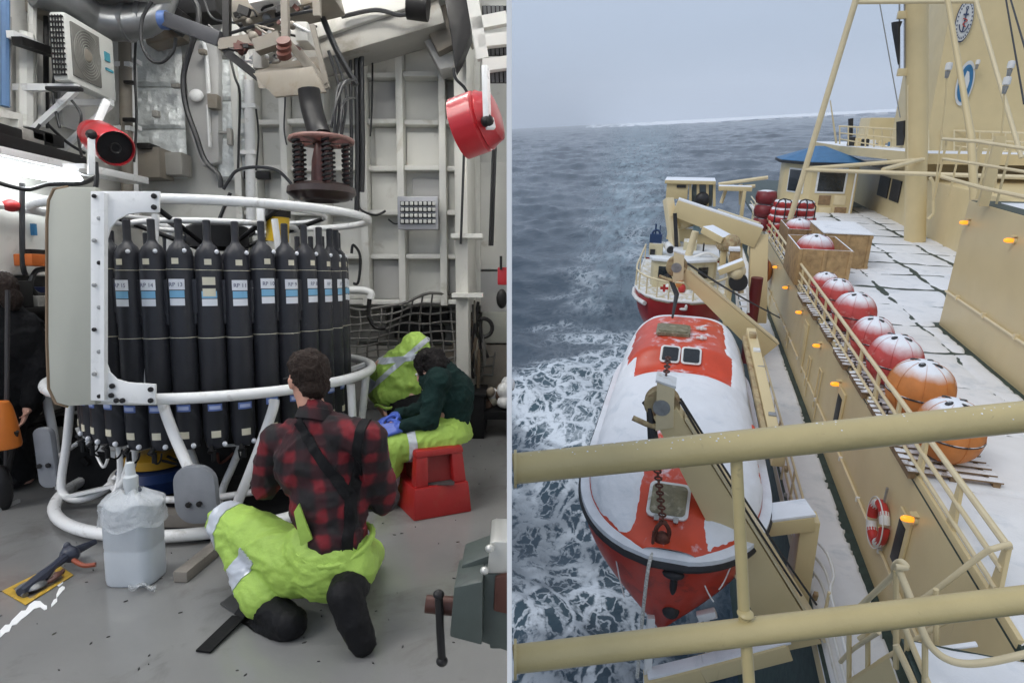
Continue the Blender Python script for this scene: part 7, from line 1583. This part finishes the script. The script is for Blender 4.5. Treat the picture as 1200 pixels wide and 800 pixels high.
def hand(mb, w, d, nrm, curl=.9, s=1.0, flip=1):            # wrist, direction, palm normal: palm, four unequal fingers, thumb
    w = Vector(w); d = Vector(d).normalized(); nrm = Vector(nrm); nrm = (nrm - d * nrm.dot(d)).normalized(); sd = d.cross(nrm) * flip
    for k in range(4): capsule(mb, w + sd * (.010 * (k - 1.5)) * s, w + d * .085 * s + sd * (.0195 * (k - 1.5)) * s, .017 * s, .012 * s, 8)
    for k, L_ in enumerate((.072, .082, .077, .060)):
        p = w + d * .088 * s + sd * (.0215 * (k - 1.5)) * s; a = .15; rr_ = [.0098, .0090, .0083, .0074]
        for j, l in enumerate((.45, .32, .23)):
            a += curl * (.5 + .12 * k * .3) * (.7 if j == 0 else 1); q = p + (d * math.cos(a) + nrm * math.sin(a)) * L_ * l * s; capsule(mb, p, q, rr_[j] * s, rr_[j + 1] * s, 8); p = q
    p = w + d * .025 * s - sd * .032 * s; q = p + (d * .55 - sd * .7 + nrm * .3).normalized() * .045 * s; r_ = q + (d * .85 - sd * .1 + nrm * .5).normalized() * .036 * s
    capsule(mb, p, q, .0135 * s, .0105 * s, 8); capsule(mb, q, r_, .0105 * s, .0085 * s, 8)
def eyes(P_, par, s=1):
    for x in (-.03, .03):
        mb = MB(); mb.ell(P_(x, .082, .008), (.012 * s, .012 * s, .010 * s), 10, 8); mb.build('eye', WHITEP, par)
        mb = MB(); mb.ell(P_(x, .092, .008), (.006 * s, .005 * s, .006 * s), 8, 6); mb.build('iris', BLKM, par)
def lerp(a, b, t): return Vector(a).lerp(Vector(b), t)
# ---------------------------------------------------------------- crouching person in the plaid shirt
m1 = thing('person', 'crouching person seen from behind in red plaid shirt, black braces and hi-vis trousers', 'person', HALL, H(365, 740, z=0))
neck = H(369, 482, y=2.62); hc = H(361, 443, y=2.70); shL, shR = H(325, 515, y=2.70), H(432, 512, y=2.54)
chest = H(377, 545, y=2.64); waist = H(394, 628, y=2.56); hipc = H(388, 655, y=2.55); hipL, hipR = H(350, 655, y=2.60), H(413, 655, y=2.52)
kneeL, ankL = H(266, 612, y=2.86), H(318, 712, y=2.56); heelL, toeL = H(345, 735, y=2.44), H(292, 738, y=2.62)
kneeR = Vector((hipR.x - .06, 3.02, .10)); ankR = H(408, 690, y=2.42); heelR, toeR = H(403, 700, y=2.36), H(425, 752, y=2.34)
elL, elR = H(310, 568, y=2.74), H(450, 585, y=2.70); haL, haR = H(318, 560, y=3.02), H(360, 545, y=3.05)
face = Vector((-.62, .75, -.20))
B = MB(); P1_, Mh = head_caps(B, hc, face, 1.02)
chain_cap(B, [hc + Vector((0, -.02, -.05)), neck + Vector((0, .02, -.06))], [.056, .06]); chain_cap(B, [neck + Vector((0, 0, -.08)), chest + Vector((0, .02, 0)), waist + Vector((0, .01, 0)), hipc], [.075, .095, .09, .10])
chain_cap(B, [shL, elL, haL + (elL - haL) * .25], [.05, .042, .030]); chain_cap(B, [shR, elR, haR + (elR - haR) * .25], [.05, .042, .030]); chain_cap(B, [shL, chest + Vector((-.05, 0, .08)), chest + Vector((.05, 0, .08)), shR], [.05, .07, .07, .05])
chain_cap(B, [hipL, kneeL, ankL], [.09, .062, .045]); chain_cap(B, [hipR + Vector((-.03, .03, -.02)), kneeR, ankR], [.07, .062, .045]); chain_cap(B, [ankL, toeL], [.04, .03]); chain_cap(B, [ankR, toeR], [.04, .03])
for w_, e_ in ((haL, elL), (haR, elR)): hand(B, w_ + (e_ - w_) * .22, (w_ - e_), Vector((0, 0, -1)), .7, 1.0, 1 if w_ is haL else -1)
body = attach(organic(B, .0095, 3), 'body', SKIN, m1)
# shirt
G = MB(); up_ = (neck - waist).normalized()
G.ell(chest + Vector((.0, 0, .02)), (.200, .15, .20), 20, 14); G.ell(lerp(chest, waist, .55), (.168, .145, .19), 20, 14); G.ell(waist + Vector((0, 0, .0)), (.135, .13, .12), 18, 12)
chain_cap(G, [shL + Vector((.015, 0, -.005)), lerp(shL, shR, .33) + Vector((0, 0, .035)), lerp(shL, shR, .66) + Vector((0, 0, .035)), shR + Vector((-.015, 0, -.005))], [.078, .075, .075, .078])
chain_cap(G, [shL, elL, lerp(elL, haL, .7)], [.078, .066, .054]); chain_cap(G, [shR, elR, lerp(elR, haR, .7)], [.078, .066, .054]); capsule(G, neck + Vector((0, 0, -.05)), neck + Vector((0, .01, -.015)), .085, .070)
sm_ = organic(G, .0095, 5, .014, (9, 9, 6), 3); shirt = attach(sm_, 'plaid_shirt', PLAID, m1)
cc = neck + Vector((.0, .0, -.012)); mb = MB(); mb.lathe([(.074, -.030), (.082, -.026), (.072, .022), (.066, .024), (.070, -.01)], cc, 26, Matrix.Rotation(-.35, 3, 'X') @ Matrix.Rotation(.12, 3, 'Y')); mb.build('collar', PLAID, shirt)
# braces
BR = mat('black_brace', (.006, .006, .007), .7, spec=.2, var=.2)
iv1 = LOCAL[m1.name].inverted()
for a, b in ((H(349, 494, y=2.55), H(404, 592, y=2.42)), (H(424, 488, y=2.45), H(404, 592, y=2.42)), (H(404, 590, y=2.42), H(404, 660, y=2.42))):
    a, b = iv1 @ a, iv1 @ b; d = Vector((b.x - a.x, 0, b.z - a.z)); d.normalize(); q = Vector((d.z, 0, -d.x))
    band_of(shirt.data, [(a + q * .020, q), (a - q * .020, -q), (a, -d), (b, d)], lambda c, y_=max(a.y, b.y): c.y < y_ + .13, .006, 'brace', BR, m1)
# trousers
T = MB(); T.ell(hipc + Vector((-.015, .01, -.02)), (.165, .155, .165), 20, 14); T.ell(hipc + Vector((-.05, .04, .03)), (.165, .15, .14), 20, 14); T.ell(hipR + Vector((-.045, .04, .0)), (.115, .14, .15), 16, 12)
chain_cap(T, [hipL + Vector((-.01, 0, -.03)), lerp(hipL, kneeL, .5), kneeL, lerp(kneeL, ankL, .55), lerp(kneeL, ankL, .86)], [.135, .122, .100, .098, .112]); chain_cap(T, [hipR + Vector((0, 0, -.04)), lerp(hipR, kneeR, .5), kneeR, lerp(kneeR, ankR, .75)], [.105, .095, .085, .075])
tm_ = organic(T, .0095, 7, .0115, (7, 7, 13), 11); tr_o = attach(tm_, 'hivis_trousers', HIVIS, m1)
wb0 = waist + Vector((-.01, .0, -.015)); mb = MB(); n_ = 60
mb.tube([wb0 + Vector((.165 * math.cos(t), .135 * math.sin(t), .05 * math.cos(t * 2) * .35 + .040 * math.sin(t) + .003 * math.sin(t * 30))) for t in [6.2832 * i / n_ for i in range(n_)]], [.013 + .003 * math.sin(i * 2.9) for i in range(n_)], 8, True); mb.build('elastic_waistband', HIVIS, tr_o)
mb = MB(); mb.prism([H(x, y, y=2.44) for x, y in ((344, 600), (350, 590), (358, 612), (366, 632), (352, 640))], (0, .015, 0)); mb.build('trouser_flap', HIVIS, tr_o, bevel=.004)
for q_ in (seg_band(m1, kneeL, ankL, .50, .70, .15), seg_band(m1, hipL, kneeL, .90, 1.04, .16)): band_of(tr_o.data, *q_, .004, 'reflective_band', REFL, tr_o)
# boots
for an, hl, to, kn, pts in ((ankL, heelL, toeL, kneeL, 0), (ankR, heelR, toeR, kneeR, 1)):
    Bt = MB(); chain_cap(Bt, [lerp(kn, an, .86), an, lerp(an, hl, .6)], [.082, .082, .074]); chain_cap(Bt, [lerp(an, hl, .8), lerp(hl, to, .55), to], [.074, .068, .056])
    bme = organic(Bt, .010, 3, .005, (14, 14, 14), 5)
    for v in bme.vertices: v.co.z = max(v.co.z, .004)
    bo = attach(bme, 'boot', BOOT, m1)
# hair and glasses
Hh = MB(); Hh.ell(P1_(0, -.030, .030), (.088, .098, .100), 20, 14, Mh); Hh.ell(P1_(0, .045, .072), (.070, .052, .045), 14, 10, Mh); Hh.ell(P1_(0, -.065, -.035), (.070, .045, .065), 14, 10, Mh); Hh.ell(P1_(0, .03, .095), (.06, .06, .03), 12, 8, Mh)
hme = organic(Hh, .0075, 2, .010, (34, 34, 20), 2); attach(hme, 'hair', HAIRM, m1); eyes(P1_, m1)
mb = MB(); mb.tube([P1_(-.082, -.01, .012), P1_(-.076, .085, .012), P1_(0, .105, .012), P1_(.076, .085, .012), P1_(.082, -.01, .012)], .0035, 6); mb.build('spectacles', BLKM, m1)
# ---------------------------------------------------------------- person seated on the red stool
m2 = thing('person', 'seated person bent forward on the red stool in dark green fleece and blue gloves', 'person', HALL, H(500, 590, z=0))
hip = H(522, 512, y=4.02); kn = H(458, 523, y=3.86); an = H(449, 592, y=3.92); kn2, an2 = kn + Vector((-.04, .24, -.01)), an + Vector((-.02, .22, 0)); hip2 = hip + Vector((0, .20, 0))
sh_ = H(511, 450, y=3.98); sh2 = sh_ + Vector((-.02, .30, 0)); el = H(503, 493, y=3.90); ha = H(470, 500, y=3.84); hc2 = H(502, 432, y=4.12); el2 = el + Vector((-.08, .32, 0)); ha2 = H(462, 488, y=4.0)
B = MB(); f2 = Vector((-.80, .25, -.55)); P2_, M2 = head_caps(B, hc2, f2, .98); mid = lerp(sh_, sh2, .5); hm = lerp(hip, hip2, .5)
chain_cap(B, [hc2 + Vector((.03, 0, -.03)), mid + Vector((0, 0, -.02))], [.05, .06]); chain_cap(B, [mid, lerp(mid, hm, .5) + Vector((.05, 0, .03)), hm], [.12, .13, .13]); chain_cap(B, [sh_, el, lerp(el, ha, .9)], [.05, .04, .028]); chain_cap(B, [sh2, el2, lerp(el2, ha2, .9)], [.05, .04, .028]); chain_cap(B, [sh_, sh2], [.06, .06])
chain_cap(B, [hip, kn, an], [.085, .06, .04]); chain_cap(B, [hip2, kn2, an2], [.085, .06, .04]); chain_cap(B, [an, an + Vector((-.16, -.02, -.05))], [.04, .03]); chain_cap(B, [an2, an2 + Vector((-.16, -.02, -.05))], [.04, .03])
hand(B, lerp(el, ha, .92), ha - el, Vector((.2, .6, -.5)), .5, .95); hand(B, lerp(el2, ha2, .92), ha2 - el2, Vector((.2, -.3, -.8)), .5, .95, -1)
attach(organic(B, .0095, 3), 'body', SKINP, m2)
G = MB(); chain_cap(G, [mid + Vector((.02, 0, 0)), lerp(mid, hm, .35) + Vector((.075, 0, .04)), lerp(mid, hm, .70) + Vector((.06, 0, .03))], [.15, .16, .135]); chain_cap(G, [sh_, el, lerp(el, ha, .85)], [.085, .066, .05]); chain_cap(G, [sh2, el2, lerp(el2, ha2, .85)], [.085, .066, .05]); chain_cap(G, [sh_ + Vector((.02, 0, .02)), sh2 + Vector((.02, 0, .02))], [.09, .09])
g2 = attach(organic(G, .010, 5, .014, (10, 10, 10), 6), 'fleece_jumper', GREENS, m2)
T = MB(); T.ell(hm + Vector((.02, 0, .0)), (.155, .23, .17), 18, 12)
chain_cap(T, [hip, lerp(hip, kn, .5), kn, lerp(kn, an, .5), lerp(kn, an, .92)], [.145, .130, .110, .082, .072]); chain_cap(T, [hip2, kn2, lerp(kn2, an2, .92)], [.12, .10, .072])
t2m = organic(T, .010, 6, .012, (14, 8, 8), 21)
zmin = .425
for v in t2m.vertices:
    if v.co.x > kn.x + .16 and v.co.z < zmin: v.co.z = zmin - (zmin - v.co.z) * .1
t2o = attach(t2m, 'hivis_trousers', HIVIS, m2)
iv2 = LOCAL[m2.name].inverted()
for q_ in (seg_band(m2, hip, kn, .62, .76, .19), seg_band(m2, kn, an, .48, .66, .12)): band_of(t2o.data, *q_, .004, 'reflective_band', REFL, t2o)
for a in (an, an2):
    Bt = MB(); chain_cap(Bt, [a + Vector((.0, 0, .06)), a + Vector((0, 0, -.01)), a + Vector((-.07, -.02, -.03)), a + Vector((-.16, -.03, -.035))], [.058, .055, .05, .042]); bme = organic(Bt, .010, 3)
    for v in bme.vertices: v.co.z = max(v.co.z, .004)
    attach(bme, 'boot', BOOT, m2)
for e_, h_, fl2, nn in ((el, ha, 1, Vector((.2, .6, -.5))), (el2, ha2, -1, Vector((.2, -.3, -.8)))):
    Gl = MB(); d = (h_ - e_); w_ = lerp(e_, h_, .90); hand(Gl, w_, d, nn, .5, 1.22, fl2); capsule(Gl, lerp(e_, h_, .70), w_ + d.normalized() * .03, .040, .034); attach(organic(Gl, .006, 2), 'glove', BLUEG, m2)
Hh = MB(); Hh.ell(P2_(0, -.03, .03), (.10, .11, .105), 18, 12, M2); Hh.ell(P2_(0, -.09, -.02), (.085, .06, .09), 14, 10, M2)
for i in range(16): 
    a = rnd.uniform(0, 6.28); Hh.ell(P2_(.085 * math.cos(a), -.04 + .09 * math.sin(a), rnd.uniform(-.08, .08)), .036, 8, 6)
attach(organic(Hh, .009, 2, .010, (30, 30, 30), 8), 'hair', HAIRB, m2); eyes(P2_, m2, .95)
# ---------------------------------------------------------------- person in the hi-vis jacket behind
m3 = thing('person', 'person in hi-vis jacket doubled over with the hood down behind the seated person', 'person', HALL, H(470, 560, y=4.75) * 1)
m3_c = H(474, 436, y=4.72); top = H(490, 402, y=4.66); nk = H(466, 448, y=5.0); hd = H(462, 462, y=5.02); hp = H(485, 475, y=4.6); shl = H(446, 428, y=4.85); shr = H(503, 425, y=4.85); ell_ = H(441, 452, y=4.9); hnd = H(446, 478, y=5.2)
knl = Vector((hp.x - .10, 5.0, .28)); ftl = Vector((hp.x - .12, 4.72, .09)); knr = Vector((hp.x + .14, 5.0, .30)); ftr = Vector((hp.x + .14, 4.72, .09))
B = MB(); P3_, M3 = head_caps(B, hd, (-.25, .8, -.55), .96); chain_cap(B, [hd, nk], [.05, .06]); chain_cap(B, [nk, m3_c, hp], [.08, .10, .10]); chain_cap(B, [shl, ell_, hnd], [.05, .04, .028]); chain_cap(B, [shr, shr + Vector((.02, .12, -.22)), hnd + Vector((.16, .02, 0))], [.05, .04, .028])
chain_cap(B, [nk, shl], [.07, .05]); chain_cap(B, [nk, shr], [.07, .05]); chain_cap(B, [hp, knl, ftl, ftl + Vector((0, .2, -.03))], [.09, .06, .045, .03]); chain_cap(B, [hp, knr, ftr, ftr + Vector((0, .2, -.03))], [.09, .06, .045, .03]); hand(B, hnd, hnd - ell_, Vector((.4, .5, 0)), .6); hand(B, hnd + Vector((.16, .02, 0)), Vector((0, .3, -1)), Vector((-.4, .5, 0)), .6, 1, -1)
attach(organic(B, .011, 3), 'body', SKINP, m3)
G = MB(); G.ell(m3_c + Vector((0, 0, .0)), (.225, .20, .20), 20, 14); G.ell(top + Vector((-.02, 0, -.03)), (.115, .13, .11), 16, 12); G.ell(m3_c + Vector((.02, -.02, -.07)), (.235, .19, .12), 20, 14); G.ell(lerp(top, m3_c, .5), (.17, .17, .14), 18, 12); G.ell(m3_c + Vector((-.02, -.03, -.15)), (.225, .18, .13), 18, 12); chain_cap(G, [shl + Vector((.05, 0, -.02)), ell_, lerp(ell_, hnd, .45)], [.10, .085, .07]); chain_cap(G, [shr + Vector((-.04, 0, -.03)), shr + Vector((.0, .12, -.2))], [.10, .08])
j3 = attach(organic(G, .011, 6, .019, (7, 7, 6), 15), 'hivis_jacket', HIVIS, m3); iv3 = LOCAL[m3.name].inverted()
for (x0_, y0_, x1_, y1_, w) in ((446, 424, 505, 414, .022), (470, 424, 500, 398, .018)):
    a, b = iv3 @ H(x0_, y0_, y=4.6), iv3 @ H(x1_, y1_, y=4.6); d = (b - a).normalized(); q = Vector((d.z, 0, -d.x)).normalized()
    band_of(j3.data, [(a + q * w, q), (a - q * w, -q)], lambda c, y_=a.y: c.y < y_ + .30, .004, 'reflective_band', REFL, j3)
q_ = seg_band(m3, ell_, shl, .05, .45, .13); band_of(j3.data, *q_, .004, 'reflective_band', REFL, j3)
mb = MB(); mb.tube([m3_c + Vector((.200 * math.cos(t) - .02, -.03 + .165 * math.sin(t), -.24 + .008 * math.sin(t * 7))) for t in [6.283 * i / 40 for i in range(40)]], .012, 8, True); mb.build('jacket_hem', HIVIS, j3)
T = MB(); T.ell(hp + Vector((0, .02, -.04)), (.21, .19, .15), 16, 12); chain_cap(T, [hp + Vector((-.06, 0, -.05)), knl, lerp(knl, ftl, .85)], [.12, .095, .08]); chain_cap(T, [hp + Vector((.06, 0, -.05)), knr, lerp(knr, ftr, .85)], [.12, .095, .08]); attach(organic(T, .014, 4, .01, (9, 9, 9), 31), 'dark_trousers', BLACKC, m3)
for a in (ftl, ftr):
    Bt = MB(); chain_cap(Bt, [a + Vector((0, 0, .04)), a + Vector((0, .08, -.02)), a + Vector((0, .2, -.03))], [.06, .052, .045]); bme = organic(Bt, .012, 3)
    for v in bme.vertices: v.co.z = max(v.co.z, .004)
    attach(bme, 'boot', BOOT, m3)
Hh = MB(); Hh.ell(P3_(0, -.025, .03), (.088, .10, .10), 14, 10, M3); attach(organic(Hh, .011, 2, .008, (30, 30, 30), 9), 'hair', HAIRB, m3); eyes(P3_, m3)
# ---------------------------------------------------------------- person in black at the far left
m4 = thing('person', 'brown-haired person all in black half out of view at the far left', 'person', HALL, H(12, 560, y=4.25))
hd = H(1, 341, y=4.28); nk = H(3, 362, y=4.3); c4 = H(14, 410, y=4.3); hp = H(12, 470, y=4.28); shl = H(-22, 385, y=4.25); shr = H(32, 382, y=4.35); elr = H(46, 440, y=4.25); har = H(32, 480, y=4.12)
gx = hp.x; k1_, f1_ = Vector((gx - .12, 4.15, .45)), Vector((gx - .12, 4.3, .08)); k2_, f2_ = Vector((gx + .08, 4.15, .45)), Vector((gx + .06, 4.3, .08))
B = MB(); P4_, M4 = head_caps(B, hd, (-.9, .3, -.25), 1.0); chain_cap(B, [hd, nk], [.052, .06]); chain_cap(B, [nk, c4, hp], [.10, .15, .13]); chain_cap(B, [nk, shl, shl + Vector((-.03, -.1, -.28)), shl + Vector((-.02, -.25, -.45))], [.07, .05, .04, .03]); chain_cap(B, [nk, shr, elr, har], [.07, .05, .04, .03]); hand(B, har, har - elr, Vector((-.4, -.5, 0)), .6); hand(B, shl + Vector((-.02, -.25, -.45)), Vector((0, -.4, -.6)), Vector((.4, -.5, 0)), .6, 1, -1)
for k_, f_ in ((k1_, f1_), (k2_, f2_)): chain_cap(B, [hp, k_, f_, f_ + Vector((-.15, -.1, -.03))], [.09, .06, .045, .03])
attach(organic(B, .011, 3), 'body', SKINP, m4)
G = MB(); chain_cap(G, [nk + Vector((0, 0, -.10)), c4, hp], [.17, .23, .20]); chain_cap(G, [nk + Vector((.02, 0, -.06)), shr, elr, lerp(elr, har, .8)], [.09, .10, .08, .06]); chain_cap(G, [nk + Vector((-.02, 0, -.06)), shl, shl + Vector((-.03, -.1, -.28)), shl + Vector((-.02, -.23, -.42))], [.09, .10, .08, .06]); attach(organic(G, .014, 4, .012, (8, 8, 8), 41), 'black_coat', BLACKC, m4)
T = MB(); chain_cap(T, [hp, k1_, lerp(k1_, f1_, .85)], [.14, .10, .08]); chain_cap(T, [hp, k2_, lerp(k2_, f2_, .85)], [.14, .10, .08]); attach(organic(T, .014, 4, .008, (8, 8, 8), 43), 'black_trousers', BLACKC, m4)
for f_ in (f1_, f2_):
    Bt = MB(); chain_cap(Bt, [f_ + Vector((0, 0, .03)), f_ + Vector((-.07, -.05, -.02)), f_ + Vector((-.16, -.11, -.03))], [.06, .052, .045]); bme = organic(Bt, .012, 3)
    for v in bme.vertices: v.co.z = max(v.co.z, .004)
    attach(bme, 'boot', BOOT, m4)
Hh = MB(); Hh.ell(P4_(0, -.025, .025), (.092, .105, .105), 16, 12, M4); Hh.ell(P4_(0, -.07, -.07), (.075, .06, .09), 14, 10, M4); attach(organic(Hh, .010, 2, .010, (30, 30, 16), 19), 'hair', HAIRM, m4); eyes(P4_, m4)
# ================================================================ HAZE over the sea
hm_ = bpy.data.materials.new('sea_haze'); hm_.use_nodes = True; hn = hm_.node_tree; hn.nodes.clear()
ho = hn.nodes.new('ShaderNodeOutputMaterial'); hv = hn.nodes.new('ShaderNodeVolumePrincipled'); hv.inputs['Color'].default_value = (.97, .98, 1.0, 1); hv.inputs['Density'].default_value = .00022; hv.inputs['Anisotropy'].default_value = 0
hn.links.new(hv.outputs[0], ho.inputs['Volume'])
mb = MB(); mb.bx((-4150, -4150, -245), (4150, 4150, 225)); hz = mb.build('haze', hm_, None, SHIP, smooth=False, kind='stuff')
SC.cycles.volume_bounces = 1; SC.cycles.max_bounces = 8; SC.cycles.diffuse_bounces = 4; SC.cycles.volume_step_rate = 4
